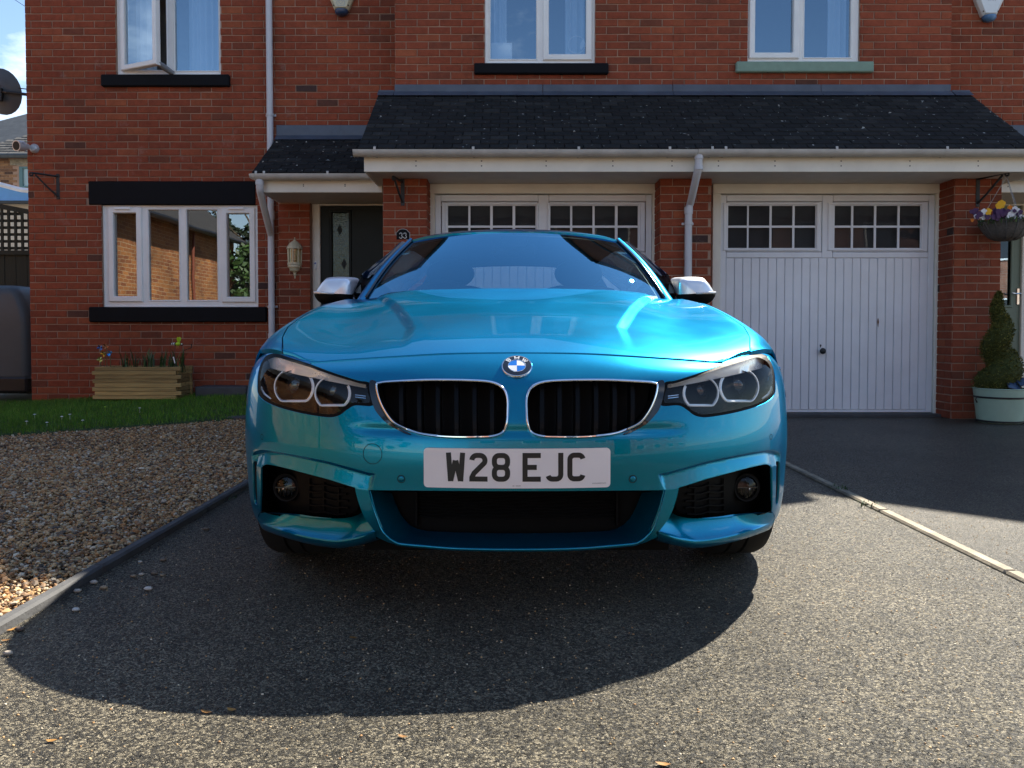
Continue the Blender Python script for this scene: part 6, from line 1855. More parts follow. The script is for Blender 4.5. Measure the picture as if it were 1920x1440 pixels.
def mesh2d(outline, holes=(), h=0.006, lines=()):
    """Triangulate a region of the (s, z) sheet: outline minus holes, with a regular interior grid."""
    vs, es = [], []
    def loop(P, closed=True):
        o = len(vs); n = len(P); vs.extend([Vector((float(p[0]), float(p[1]))) for p in P])
        es.extend([(o + i, o + (i + 1) % n) for i in range(n if closed else n - 1)])
    loop(outline)
    for H in holes: loop(H)
    for l in lines: loop(l, False)
    lo, hi = outline.min(0), outline.max(0)
    gx, gy = np.meshgrid(np.arange(lo[0] + h / 2, hi[0], h), np.arange(lo[1] + h / 2, hi[1], h), indexing='ij')
    gx[:, 1::2] += h / 2
    G = np.stack([gx.ravel(), gy.ravel()], 1)
    ok = inside(G, outline)
    B = [np.asarray(outline)] + [np.asarray(x) for x in holes] + [np.asarray(x) for x in lines]
    for H in holes: ok &= ~inside(G, H)
    G = G[ok]
    A = np.concatenate(B)
    d = np.full(len(G), 9.0)
    for c in range(0, len(A), 200):
        d = np.minimum(d, np.sqrt(((G[:, None] - A[None, c:c + 200]) ** 2).sum(-1)).min(1))
    G = G[d > h * 0.45]
    vs.extend([Vector((float(a), float(b_))) for a, b_ in G])
    r = delaunay_2d_cdt(vs, es, [], 0, 1e-6)
    V = np.array([v[:] for v in r[0]]); Fc = np.array([f for f in r[2] if len(f) == 3])
    C = V[Fc].mean(1)
    k = inside(C, outline)
    for H in holes: k &= ~inside(C, H)
    Fc = Fc[k]
    used = np.unique(Fc); mp = np.full(len(V), -1); mp[used] = np.arange(len(used))
    return V[used], mp[Fc]
def surf_normals(fn, V, e=4e-4):
    a = fn(V[:, 0] + e, V[:, 1]) - fn(V[:, 0] - e, V[:, 1]); b_ = fn(V[:, 0], V[:, 1] + e) - fn(V[:, 0], V[:, 1] - e)
    n = np.cross(a, b_); n /= np.maximum(np.linalg.norm(n, axis=1), 1e-12)[:, None]
    return n
def car_mesh(name, P, Fc, mat, parent, normals=None, both=True, smooth=True, extra=None):
    """Mesh object from local car coordinates; `both` mirrors it across the car's axis."""
    P = np.asarray(P, float); Fs = [tuple(f) for f in Fc]
    N = normals
    if both:
        n = len(P)
        Pm = P * np.array([-1, 1, 1]); Fs = Fs + [tuple(int(i) + n for i in reversed(f)) for f in Fs]
        P = np.concatenate([P, Pm])
        if N is not None: N = np.concatenate([N, N * np.array([-1, 1, 1])])
    P = P + np.array([XC, 0, 0]) - np.array(world_loc(parent))
    me = bpy.data.meshes.new(name)
    me.from_pydata(P.tolist(), [], [tuple(int(i) for i in f) for f in Fs])
    me.materials.append(mat)
    if smooth: me.polygons.foreach_set('use_smooth', [True] * len(me.polygons))
    if N is not None: me.normals_split_custom_set_from_vertices(N.tolist())
    o = bpy.data.objects.new(name, me); COL.objects.link(o); o.parent = parent
    return o
def carmb(name, mb, mat, parent, mirror=False, **kw):
    """MB built in local car coordinates (x from the car's axis)."""
    mb.v = [((-x if mirror else x) + XC, y, z) for x, y, z in mb.v]
    if mirror: mb.f = [tuple(reversed(f)) for f in mb.f]
    return mb.build(name, mat, parent, **kw)

# ---- materials
def car_paint(name, base, grazing):
    m = bpy.data.materials.new(name); m.use_nodes = True
    nt = m.node_tree; L = nt.links.new; b = nt.nodes['Principled BSDF']
    g = _n(nt, 'ShaderNodeNewGeometry')
    v = _n(nt, 'ShaderNodeTexVoronoi', i_Scale=1400.0); L(g.outputs['Position'], v.inputs['Vector'])
    sp = _n(nt, 'ShaderNodeSeparateColor'); L(v.outputs['Color'], sp.inputs[0])
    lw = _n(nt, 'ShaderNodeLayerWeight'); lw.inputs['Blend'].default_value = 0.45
    mx = _n(nt, 'ShaderNodeMix', data_type='RGBA'); mx.inputs['A'].default_value = (*base, 1); mx.inputs['B'].default_value = (*grazing, 1)
    L(lw.outputs['Facing'], mx.inputs['Factor'])  # bumper's darkness and bonnet's brightness painted in by viewing angle
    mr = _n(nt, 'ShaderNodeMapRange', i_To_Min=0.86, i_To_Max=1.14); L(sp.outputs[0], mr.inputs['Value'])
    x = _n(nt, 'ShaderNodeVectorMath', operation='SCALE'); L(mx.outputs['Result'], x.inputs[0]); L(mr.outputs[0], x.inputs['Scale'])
    L(x.outputs[0], b.inputs['Base Color'])
    # film of road dust, thicker low down and in drifts
    n = _n(nt, 'ShaderNodeTexNoise', i_Scale=5.0, i_Detail=7.0); L(g.outputs['Position'], n.inputs['Vector'])
    r2 = _n(nt, 'ShaderNodeMapRange', i_From_Min=0.3, i_From_Max=0.75, i_To_Min=0.29, i_To_Max=0.36); L(n.outputs['Fac'], r2.inputs['Value'])
    L(r2.outputs[0], b.inputs['Roughness'])
    b.inputs['Metallic'].default_value = 0.85
    b.inputs['Specular Tint'].default_value = (0.02, 0.45, 0.75, 1); b.inputs['Coat Weight'].default_value = 0.65; b.inputs['Coat Roughness'].default_value = 0.012; b.inputs['Coat IOR'].default_value = 1.48
    return m
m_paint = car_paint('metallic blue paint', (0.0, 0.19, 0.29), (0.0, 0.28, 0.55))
m_gloss = M('gloss black trim', (0.006, 0.006, 0.007), 0.12, coat=0.6, var=0.1, rv=0.03)
m_satin = M('satin black plastic', (0.0022, 0.0022, 0.0025), 0.6, var=0.2, vs=40, spec=0.12)
m_slat = M('dark grille slat', (0.0025, 0.0025, 0.003), 0.4, spec=0.14, var=0.1)
m_under = M('black underbody', (0.006, 0.006, 0.006), 0.9, var=0.2)
m_chrome = M('chrome', (0.80, 0.80, 0.80), 0.06, 1.0, var=0.02, rv=0.02)
m_satchrome = M('satin silver mirror cap', (0.84, 0.85, 0.87), 0.33, 0.55, var=0.02, rv=0.03)
m_brow = M('bright brow trim', (0.92, 0.92, 0.94), 0.28, 0.45, var=0.02)
m_lens = glass('headlamp lens', (0.93, 0.94, 0.95), 0.026, 0.7, power=6.5)
m_screen = glass('windscreen glass', (0.50, 0.64, 0.68), 0.30, 0.95, gcol=(0.30, 0.72, 1.0))  # blue of the mirrored sky put into the reflection colour
m_side = glass('dark side glass', (0.14, 0.16, 0.17), 0.06, 0.9)
m_ringl = M('frosted light guide', (0.85, 0.85, 0.83), 0.25, var=0.05)
m_rubber = M('tyre rubber', (0.0035, 0.0035, 0.004), 0.9, var=0.3, vs=30)
m_alloy = M('grey alloy', (0.35, 0.36, 0.38), 0.3, 0.9)
m_interior = M('black interior trim', (0.018, 0.019, 0.021), 0.75, var=0.2)
m_seat = M('black leather seat', (0.016, 0.017, 0.019), 0.5, var=0.2)

# ---- outlines, in photograph pixels on the left half
HEAD = [(501, 666), (517, 662), (536, 667), (580, 681.5), (640.6, 703.5), (672, 713), (692, 717), (697, 735), (699, 760), (666, 760.5), (651, 768), (636.5, 778.6), (619, 782.7), (592, 780), (551, 772), (514.7, 761), (493, 749.5), (484, 737), (483, 717.7), (486, 692), (491.7, 677)]
KID = [(704, 721), (713, 715.5), (735, 713), (806, 710), (887, 711), (925, 715), (945, 726), (953.5, 745), (954, 770), (952.5, 792), (946, 811), (927, 820), (900, 822), (846, 822), (800, 818), (770, 811), (741, 798), (722, 776), (709, 749)]
POCK_TOP = [(489, 877), (494, 872.5), (504, 871), (540, 879), (602.5, 895.6), (640, 907), (664.8, 914.6)]
POCK_BOT = [(490, 957), (500, 961), (529.4, 963.5), (560, 968), (591.6, 971), (615, 972), (635, 970), (650, 966), (661, 960.6)]
CREASE = [(473, 852), (479, 846), (494, 843), (540, 850), (602.5, 862), (650, 874.5), (692, 886), (705, 889)]
LIPE = [(692, 918.8), (700, 947), (708, 970), (716, 990), (724, 1001), (732.5, 1009), (742, 1014.5), (751.5, 1017.5), (800, 1022), (846, 1025.6), (910, 1027.6), (969, 1028)]
HOOD = [(969, 663), (900, 663.6), (830, 665.5), (755, 670), (690, 674.5), (620, 679.5), (582, 682.3)]

def pl_sz(pts, off=0.0, closed=False, step=0.006): return smooth_poly(invs(pts, off), closed=closed, step=step)
h_head = pl_sz(HEAD, 0, True, 0.005)
h_kid = pl_sz(KID, 0, True, 0.005)
p_pt = pl_sz(POCK_TOP); p_pb = pl_sz(POCK_BOT, -0.06)
p_cr = pl_sz(CREASE); p_lip = pl_sz(LIPE)
tip = inv(703, 997, 0.0)
hood_sz = pl_sz(HOOD)
def _interp_poly(P):
    o = np.argsort(P[:, 0]); return lambda s: np.interp(s, P[o, 0], P[o, 1])
f_pt, f_cr = _interp_poly(p_pt), _interp_poly(p_cr)
strut_top = inv(690, 921, 0.0)
low_line = np.concatenate([p_pt, [strut_top], [inv(704, 892.5)]])
f_low = _interp_poly(low_line)
TB = 0.24
S_IN, S_OUT = inv(704.5, 890)[0], inv(474, 850)[0]
def feat(s, z):
    """Relief of the lower bumper: the scooped band that runs down from the crease to the fog lamp pocket."""
    s = np.abs(s)
    zu, zl = f_cr(s), f_low(s)
    hgt = np.maximum(zu - zl, 1e-3)
    t = (zu - z) / hgt
    band = np.where(t < TB, sstep(0.0, TB, t), 1 - 0.85 * np.clip((t - TB) / (1 - TB), 0, 1.0))
    band = np.where(t > 1.0, 0.15 * np.exp(-np.clip(t - 1, 0, 50) * 0.6), band)
    on = sstep(S_IN - 0.0, S_IN + 0.02, s) * (1 - sstep(S_OUT - 0.03, S_OUT + 0.012, s))
    o = -0.013 * band * on * (t > 0)
    # hollow under the kidneys and a soft swage above the plate
    o = o - 0.006 * np.exp(-((z - 0.545) / 0.012) ** 2) * (1 - sstep(0.38, 0.50, s))
    return o
def FS(s, z): return offs(F0(s, z), s, feat(s, z))

# fascia outline (s, z): centre line, bonnet shut line, headlamp, wing seam, pocket, strut, intake
z0c = hood_sz[0]
out = []
out += [np.array([0.0, z]) for z in np.linspace(p_lip[-1 - (len(p_lip) - 1)][1], hood_sz[0][1], 60)][1:-1] if False else []
in_top = pl_sz([(692, 918.8), (760, 919.5), (850, 920.2), (969, 920.6)])
out = [tuple(p) for p in in_top[::-1]]                          # centre -> outwards along the intake's top edge? (reversed below)
zs = np.linspace(in_top[-1][1], hood_sz[0][1], 70)
outline = [(0.0, z) for z in zs]                                # up the centre line
outline += [tuple(p) for p in hood_sz[1:]]                      # along the bonnet shut line
# over the top of the headlamp to the wing seam, kept just above the lamp outline
topS = pl_sz([(582, 681.5), (536, 667.5), (517, 662.5), (502, 664.5)])
outline += [(p[0], p[1] + 0.004) for p in topS[1:]]
def s_at_y(y, z): # arc length where the side reaches depth y
    ss = np.linspace(0.6, 1.5, 600); yy = F0(ss, np.full_like(ss, z))[:, 1]
    return float(np.interp(y, yy, ss))
side = [(2.73, .752), (2.735, .70), (2.72, .65), (2.70, .60), (2.655, .53), (2.615, .46), (2.592, .40), (2.58, .32), (2.59, .25)]
outline += [(s_at_y(y, z), z) for y, z in side]
outline += [(s_at_y(2.61, .20), .20), (s_at_y(2.545, .20), .20), tuple(inv(481, 975)), tuple(inv(484, 966))]
outline += [tuple(p) for p in invs([(489, 958)], 0)]
pk_l = pl_sz([(489, 958), (488.2, 930), (488, 890), (489, 877)])
outline += [tuple(p) for p in pk_l[1:]]
outline += [tuple(p) for p in p_pt[1:]]
strut = pl_sz([(664.8, 914.6), (668, 930), (675, 952), (684, 972), (703, 997)], 0)
outline += [tuple(p) for p in strut[1:]]
outline += [tuple(p) for p in pl_sz([(703, 997), (712, 994), (716, 990)])[1:]]
lip_side = pl_sz([(716, 990), (708, 970), (700, 947), (692, 918.8)])
outline += [tuple(p) for p in lip_side[1:]]
outline += [tuple(p) for p in in_top[1:-1]]
outline = np.array(outline)
keep = [0]
for i in range(1, len(outline)):
    if np.hypot(*(outline[i] - outline[keep[-1]])) > 0.0012: keep.append(i)
outline = outline[keep]
slot = pl_sz([(474.5, 869), (477, 865), (480, 869), (481.5, 900), (483, 940), (480.5, 946), (477.5, 938), (475, 900)], 0, True)
cr_s = np.linspace(S_IN + 0.004, S_OUT - 0.006, 150)
lines_ = [np.stack([cr_s, f_cr(cr_s) - k * (f_cr(cr_s) - f_low(cr_s))], 1) for k in (0.0, TB * 0.25, TB * 0.5, TB * 0.75, TB)]
lines_ = [l[(l[:, 1] - f_low(l[:, 0])) > 0.004] for l in lines_]
V2, F2 = mesh2d(outline, [h_head, h_kid, slot], 0.0065, lines_)
P3 = FS(V2[:, 0], V2[:, 1])
N3 = surf_normals(FS, V2)
N3 = np.where((N3[:, 1] > 0)[:, None], -N3, N3)
tri_n = np.cross(P3[F2[:, 1]] - P3[F2[:, 0]], P3[F2[:, 2]] - P3[F2[:, 0]])
F2 = np.where((tri_n[:, 1] > 0)[:, None], F2[:, ::-1], F2)
# folded-in return along every edge so that panel gaps and openings show thickness
fl = P3.copy(); faces = [tuple(f) for f in F2]; Nn = N3.copy()
cnt = {}
for f in F2:
    for a, b_ in ((f[0], f[1]), (f[1], f[2]), (f[2], f[0])):
        k = (min(a, b_), max(a, b_)); cnt.setdefault(k, []).append((a, b_))
extraP, extraN = [], []
nv = len(P3)
for k, v in cnt.items():
    if len(v) == 1:
        a, b_ = v[0]
        if abs(P3[a][0]) < 1e-4 and abs(P3[b_][0]) < 1e-4: continue
        # two-step rolled edge
        d = P3[b_] - P3[a]; nn = (N3[a] + N3[b_]) / 2; side_ = np.cross(d, nn); side_ /= max(np.linalg.norm(side_), 1e-9)
        i0 = nv + len(extraP)
        pts_ = [P3[a], P3[b_], P3[b_] - nn * 0.0012 + side_ * 0.0007, P3[a] - nn * 0.0012 + side_ * 0.0007, P3[b_] + np.array([0, 0.022, 0]) + side_ * 0.001, P3[a] + np.array([0, 0.022, 0]) + side_ * 0.001]
        nm = [nn, nn, side_ * 0.9 + nn * 0.4, side_ * 0.9 + nn * 0.4, side_, side_]
        extraP += pts_; extraN += [n_ / max(np.linalg.norm(n_), 1e-9) for n_ in nm]
        faces += [(i0 + 1, i0, i0 + 3, i0 + 2), (i0 + 2, i0 + 3, i0 + 5, i0 + 4)]
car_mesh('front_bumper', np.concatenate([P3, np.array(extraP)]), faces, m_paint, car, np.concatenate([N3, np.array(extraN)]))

# ---- lower blades under the fog lamps
lo_edge = [(484, 971), (488, 979), (507.7, 987.5), (540, 998), (575, 1007), (605, 1012.3), (629.6, 1014.8), (650, 1013), (670, 1009), (690, 1002), (703, 997)]
A_ = pl_sz(POCK_BOT[:-1] + [(661, 961), (675, 972), (690, 985), (703, 996.4)], -0.055, step=0.02)
offA = np.interp(np.linspace(0, 1, 41), [0, 0.22, 0.75, 1.0], [-0.004, -0.05, -0.055, -0.003])
ptsA = smooth_poly(np.array([(485, 962)] + POCK_BOT[1:] + [(675, 972), (690, 985), (703, 996.5)], float), closed=False, step=6)
def resamp(P, n):
    P = np.asarray(P, float); d = np.concatenate([[0], np.cumsum(np.linalg.norm(np.diff(P, axis=0), axis=1))])
    t = np.linspace(0, d[-1], n); return np.stack([np.interp(t, d, P[:, k]) for k in range(P.shape[1])], 1)
ptsA = resamp(ptsA, 41); ptsB = resamp(smooth_poly(np.array(lo_edge, float), closed=False, step=6), 41)
rows = []
PA3, PB3 = [], []
for (ua, va), (ub, vb), oa in zip(ptsA, ptsB, offA):
    s_a, z_a = inv(ua, va, 0.0)
    for _ in range(8):
        q = offs(F0(np.array([s_a]), np.array([z_a])), np.array([s_a]), oa)[0]
        z_a -= (va - project(q)[0, 1]) * q[1] / FPX * 0.9
    PA3.append(q)
    b_ = inv(ub, vb, 0.0); PB3.append(F0(np.array([b_[0]]), np.array([b_[1]]))[0])
PA3, PB3 = np.array(PA3), np.array(PB3)
G = []
for a, b_ in zip(PA3, PB3):
    row = []
    for t in np.linspace(0, 1, 9):
        p = a * (1 - t) + b_ * t
        p = p + np.array([0, 0, -0.010 * math.sin(math.pi * t)]) * min(1, np.linalg.norm(a - b_) / 0.08)
        row.append(p)
    d = (b_ - a)
    row.append(b_ + np.array([0, 0.001, -0.004])); row.append(b_ + np.array([0, 0.006, -0.012])); row.append(b_ + np.array([0, 0.020, -0.026])); row.append(b_ + np.array([-0.02 * np.sign(b_[0]), 0.10, -0.04]))
    G.append(row)
for mir in (False, True):
    b = MB(); b.grid(G)
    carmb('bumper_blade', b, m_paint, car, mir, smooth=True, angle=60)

# ---- fog lamp pockets
def fascia_pt(u, v, off):
    a = inv(u, v, off); return offs(F0(np.array([a[0]]), np.array([a[1]])), np.array([a[0]]), off)[0]
pk_poly = [(486, 872), (504, 867), (602, 892), (668, 911), (672, 940), (668, 965), (640, 968), (600, 968), (520, 962), (488, 955)]
pk_sz = pl_sz(pk_poly, -0.05, True, 0.012)
vb_, fb_ = mesh2d(pk_sz, [], 0.015)
pb_ = offs(F0(vb_[:, 0], vb_[:, 1]), vb_[:, 0], -0.075)
for mir in (False, True):
    b = MB(); b.add(pb_, fb_)
    ins = carmb('fog_lamp_surround', b, m_satin, car, mir)
    # walls of the pocket
    b = MB(); loop_o = smooth_poly(np.array(POCK_TOP + [(668, 930), (672, 950), (664, 962)] + POCK_BOT[::-1], float), closed=True, step=8)
    R0 = np.array([fascia_pt(u, v, -0.004) for u, v in loop_o]); R1 = np.array([fascia_pt(u, v, -0.078) for u, v in loop_o])
    b.grid(np.stack([R0, R1], 1), closed_u=True); carmb('pocket_wall', b, m_satin, car, mir, smooth=True)
    # raised wavy slats of the inner grille
    for k in range(5):
        b = MB(); vv = 908 + k * 12.5
        line = [fascia_pt(u, vv + 1.5 * math.sin((u - 580) * 0.16) + (u - 580) * 0.10, -0.070) for u in np.linspace(582, 655 - abs(k - 2.5) * 3 , 9)]
        b.tube(line, 0.0035, 5); carmb('grille_slat', b, m_satin, ins, mir)
    for u in (581, 608, 636):
        b = MB(); b.tube([fascia_pt(u, v, -0.071) for v in np.linspace(897 + (u - 581) * 0.27, 966, 5)], 0.0035, 5); carmb('grille_slat', b, m_satin, ins, mir)
    # the lamp
    c = fascia_pt(537, 914, -0.055); r = 19.5 * c[1] / FPX
    ax = Vector((0.22, -0.97, 0.02)).normalized(); e1 = ax.cross(Vector((0, 0, 1))).normalized(); e2 = e1.cross(ax)
    def disc(mb, prof, n=28, a0=0.0, a1=6.28319):
        full = a1 - a0 > 6.28
        G = [[Vector(c) + (e1 * math.cos(t) + e2 * math.sin(t)) * rr + ax * hh for t in [a0 + (a1 - a0) * j / n for j in range(n + 1)]] for rr, hh in prof]
        mb.grid(G)
    b = MB(); disc(b, [(r * 1.45, -0.012), (r * 1.36, 0.002), (r * 1.2, 0.001), (r * 1.05, 0.004), (r * 1.0, 0.0), (r * 1.0, -0.02)]); fog = carmb('fog_lamp', b, m_satin, car, mir, smooth=True, angle=35)
    b = MB(); disc(b, [(r * 0.98, -0.004), (r * 0.85, -0.02), (r * 0.55, -0.034), (0.001, -0.04)], a0=math.pi * 0.06 , a1=math.pi * 0.94); carmb('upper_reflector', b, m_chrome, fog, mir, smooth=True)
    b = MB(); disc(b, [(r * 0.98, -0.004), (r * 0.8, -0.016), (r * 0.5, -0.02), (0.001, -0.02)], a0=math.pi, a1=2 * math.pi); carmb('lower_reflector', b, m_chrome, fog, mir, smooth=True)
    b = MB(); b.rbox(c[0] - r, c[0] + r, c[1] - 0.004, c[1] + 0.02, c[2] - 0.002, c[2] + 0.003, 0.0008); carmb('shelf', b, m_gloss, fog, mir)
    for k in (-0.55, -0.18, 0.18, 0.55):
        b = MB(); b.rbox(c[0] + k * r - 0.0016, c[0] + k * r + 0.0016, c[1] - 0.002, c[1] + 0.02, c[2] - r * 0.8, c[2] - 0.002, 0.0006); carmb('rib', b, m_satin, fog, mir)
    b = MB(); disc(b, [(r * 0.99, 0.001), (r * 0.7, 0.005), (0.0005, 0.008)]); carmb('lens', b, m_lens, fog, mir, smooth=True)
    # air curtain slot at the corner
    vs_, fs_ = mesh2d(slot, [], 0.02)
    b = MB(); b.add(offs(F0(vs_[:, 0], vs_[:, 1]), vs_[:, 0], -0.016), fs_); carmb('air_slot', b, m_gloss, car, mir)

# ---- central intake: painted lip, ledge and mesh
lipS = p_lip
E3 = F0(lipS[:, 0], lipS[:, 1])
gpx = smooth_poly(np.array([(735, 924), (745, 950), (757, 972), (775, 988), (800, 995), (850, 998), (910, 999.5), (969, 1000)], float), closed=False, step=8)
G3 = np.array([fascia_pt(u, v, -0.13) for u, v in resamp(gpx, len(E3))])
G3[-1, 0] = 0.0; E3[-1, 0] = 0.0
G = [[e + (np.array([0, 0, -0.012]) if False else 0) * 1.0 for e in (E3[i], E3[i] * 0.86 + G3[i] * 0.14, E3[i] * 0.6 + G3[i] * 0.4, E3[i] * 0.3 + G3[i] * 0.7, G3[i])] for i in range(len(E3))]
Eo = []
for i in range(len(E3)):
    t = E3[min(i + 1, len(E3) - 1)] - E3[max(i - 1, 0)]
    o_ = np.array([t[2], 0, -t[0]]); o_ /= max(np.linalg.norm(o_), 1e-9)
    if o_[2] > 0: o_ = -o_
    if i == 0: pass
    Eo.append(o_)
Eo = np.array(Eo)
full = []
for i in range(len(E3)):
    o_ = Eo[i]; w_ = np.interp(i / (len(E3) - 1), [0, 0.1, 0.3, 1], [0.003, 0.007, 0.012, 0.012])
    base = E3[i]
    full.append([base + o_ * w_ + np.array([0, 0.10, 0]), base + o_ * w_ + np.array([0, 0.012, 0]), base + o_ * w_ * 0.85 + np.array([0, 0.001, 0]), base + o_ * w_ * 0.4 + np.array([0, -0.004, 0]), base + np.array([0, -0.002, 0])] + [np.array(q) for q in G[i]])
full = np.array(full)
mirrored = full[::-1][1:] * np.array([-1, 1, 1])
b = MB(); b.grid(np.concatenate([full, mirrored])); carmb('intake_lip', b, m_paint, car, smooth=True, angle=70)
top3 = np.array([fascia_pt(u, v, 0.0) for u, v in resamp(np.array([(692, 918.8), (969, 920.6)], float), 20)]); top3[-1, 0] = 0
topg = np.array([fascia_pt(u, v, -0.13) for u, v in resamp(np.array([(733, 922), (969, 922)], float), 20)]); topg[-1, 0] = 0
b = MB(); Gt = np.stack([top3 + np.array([0, 0.02, 0.0]), topg], 1); b.grid(np.concatenate([Gt, Gt[::-1][1:] * np.array([-1, 1, 1])])); carmb('intake_roof', b, m_satin, car)
yb = float(topg[:, 1].min()) + 0.02
b = MB(); b.box(-0.46, 0.46, yb + 0.05, yb + 0.06, 0.16, 0.42); mesh_ = carmb('lower_grille', b, m_satin, car)
zlo, zhi = 0.262, 0.385
for k in range(13):
    z_ = zlo + (zhi - zlo) * (k + 0.5) / 13
    b = MB()
    b.tube([(x_, yb + 0.012 + plan_y(x_) * 0.8, z_ + 0.0022 * math.sin(x_ * 60 + k * 1.3)) for x_ in np.linspace(-0.30, 0.30, 41)], 0.0026, 5); carmb('grille_slat', b, m_satin, mesh_, smooth=True)
for s_ in (-1, 1):
    b = MB(); b.rbox(s_ * 0.30 - 0.004, s_ * 0.30 + 0.004, yb + 0.02, yb + 0.06, 0.24, 0.39, 0.001); carmb('grille_frame', b, m_satin, mesh_)

cnr = pl_sz([(697, 995), (716, 987), (726, 1000), (740, 1012), (752, 1019), (735, 1019), (715, 1011), (699, 1003)], -0.008, True, 0.006)
vn_, fn_ = mesh2d(cnr, [], 0.012)
for mir in (False, True):
    b = MB(); b.add(offs(F0(vn_[:, 0], vn_[:, 1]), vn_[:, 0], -0.008), fn_); carmb('bumper_corner', b, m_paint, car, mir, smooth=True)

# ---- kidney grilles
k3 = FS(h_kid[:, 0], h_kid[:, 1]); kn = surf_normals(FS, h_kid); kn = np.where((kn[:, 1] > 0)[:, None], -kn, kn)
kc = k3.mean(0)
for mir in (False, True):
    rows = []
    n = len(k3)
    for i in range(n):
        t = k3[(i + 1) % n] - k3[i - 1]; t /= np.linalg.norm(t)
        inn = np.cross(kn[i], t); inn /= np.linalg.norm(inn)
        if np.dot(inn, kc - k3[i]) < 0: inn = -inn
        fwd = np.array([0, -1.0, 0.12])
        p = k3[i]
        rows.append([p + fwd * -0.03 - inn * 0.004, p - inn * 0.002 + fwd * 0.001, p + fwd * 0.010 + inn * 0.001, p + fwd * 0.014 + inn * 0.0035, p + fwd * 0.0145 + inn * 0.006, p + fwd * 0.012 + inn * 0.0085, p + fwd * -0.004 + inn * 0.010, p + fwd * -0.05 + inn * 0.010])
    b = MB(); b.grid(rows, closed_u=True)
    ring_ = carmb('kidney_grille', b, m_chrome, car, mir, smooth=True, angle=50)
    vk, fk = mesh2d(h_kid, [], 0.03)
    Pk = F0(vk[:, 0], vk[:, 1]); Pk[:, 1] += 0.10
    b = MB(); b.add(Pk, fk); carmb('grille_back', b, m_under, ring_, mir)
    for u in (751, 785, 820, 855, 889, 922):
        top = float(np.interp(u, [704, 735, 806, 887, 925, 945], [722, 714, 711, 712, 716, 727])) + 3
        bot = float(np.interp(u, [704, 722, 741, 778, 800, 846, 927, 946], [722, 776, 798, 813, 818, 821, 819, 811])) - 2
        pa, pb2 = fascia_pt(u, top, 0), fascia_pt(u, bot, 0)
        N_ = 9; G = []
        for j in range(N_):
            f = j / (N_ - 1); p = pa * (1 - f) + pb2 * f
            tmid = fascia_pt(u, top * (1 - f) + bot * f, 0); y_ = tmid[1] + 0.012 + 0.010 * (1 - math.sin(math.pi * min(1, f * 1.0)) ** 0.5)
            w_ = 0.0075
            G.append([(p[0] - w_, y_ + 0.055, p[2]), (p[0] - w_, y_ + 0.003, p[2]), (p[0] - w_ + 0.002, y_, p[2]), (p[0] + w_ - 0.002, y_, p[2]), (p[0] + w_, y_ + 0.003, p[2]), (p[0] + w_, y_ + 0.055, p[2])])
        b = MB(); b.grid(G); carmb('grille_slat', b, m_slat, ring_, mir)

# ---- headlamps
hx0 = h_head.mean(0)
def lamp_pt(u, v, off): return fascia_pt(u, v, off)
HIN = [(503, 674.5), (517, 670), (536, 675), (580, 688.5), (640, 709), (672, 718.5), (686, 722), (690, 736), (692, 754), (664, 755), (648, 763), (634, 773), (618, 777), (593, 774.5), (553, 767), (518, 756.5), (498, 745.5), (489, 735), (488, 718), (490.5, 694), (495.5, 681)]
h_in = pl_sz(HIN, 0, True, 0.005)
vl, fl_ = mesh2d(h_head, [], 0.012)
vz_, fz_ = mesh2d(h_head, [h_in], 0.01)
vi_, fi_ = mesh2d(h_in, [], 0.012)
nl = surf_normals(F0, vl); nl = np.where((nl[:, 1] > 0)[:, None], -nl, nl)
def d_ring(u, v, ru, flat, off, cut, n=40):
    """Halo: circle with a flat bottom, cut at the top by the brow (list of 3-D points)."""
    pts = []
    for j in range(n + 1):
        a = R(-270 + 360 * j / n)
        uu, vv = u + ru * math.cos(a), v - ru * 0.97 * math.sin(a)
        vv = min(vv, v + flat)
        pts.append((uu, vv))
    keep_ = [p for p in pts if p[1] > cut(p[0])]
    # rotate so that the gap is at the ends
    i0 = next((i for i in range(len(pts)) if pts[i][1] <= cut(pts[i][0])), 0)
    seq = pts[i0:] + pts[1:i0 + 1]
    seq = [p for p in seq if p[1] > cut(p[0])]
    return [lamp_pt(p[0], p[1], off) for p in seq]
brow_line = lambda u: np.interp(u, [487, 505, 551, 590, 640, 686], [679, 690, 698.5, 708, 718, 727])
head_objs = []
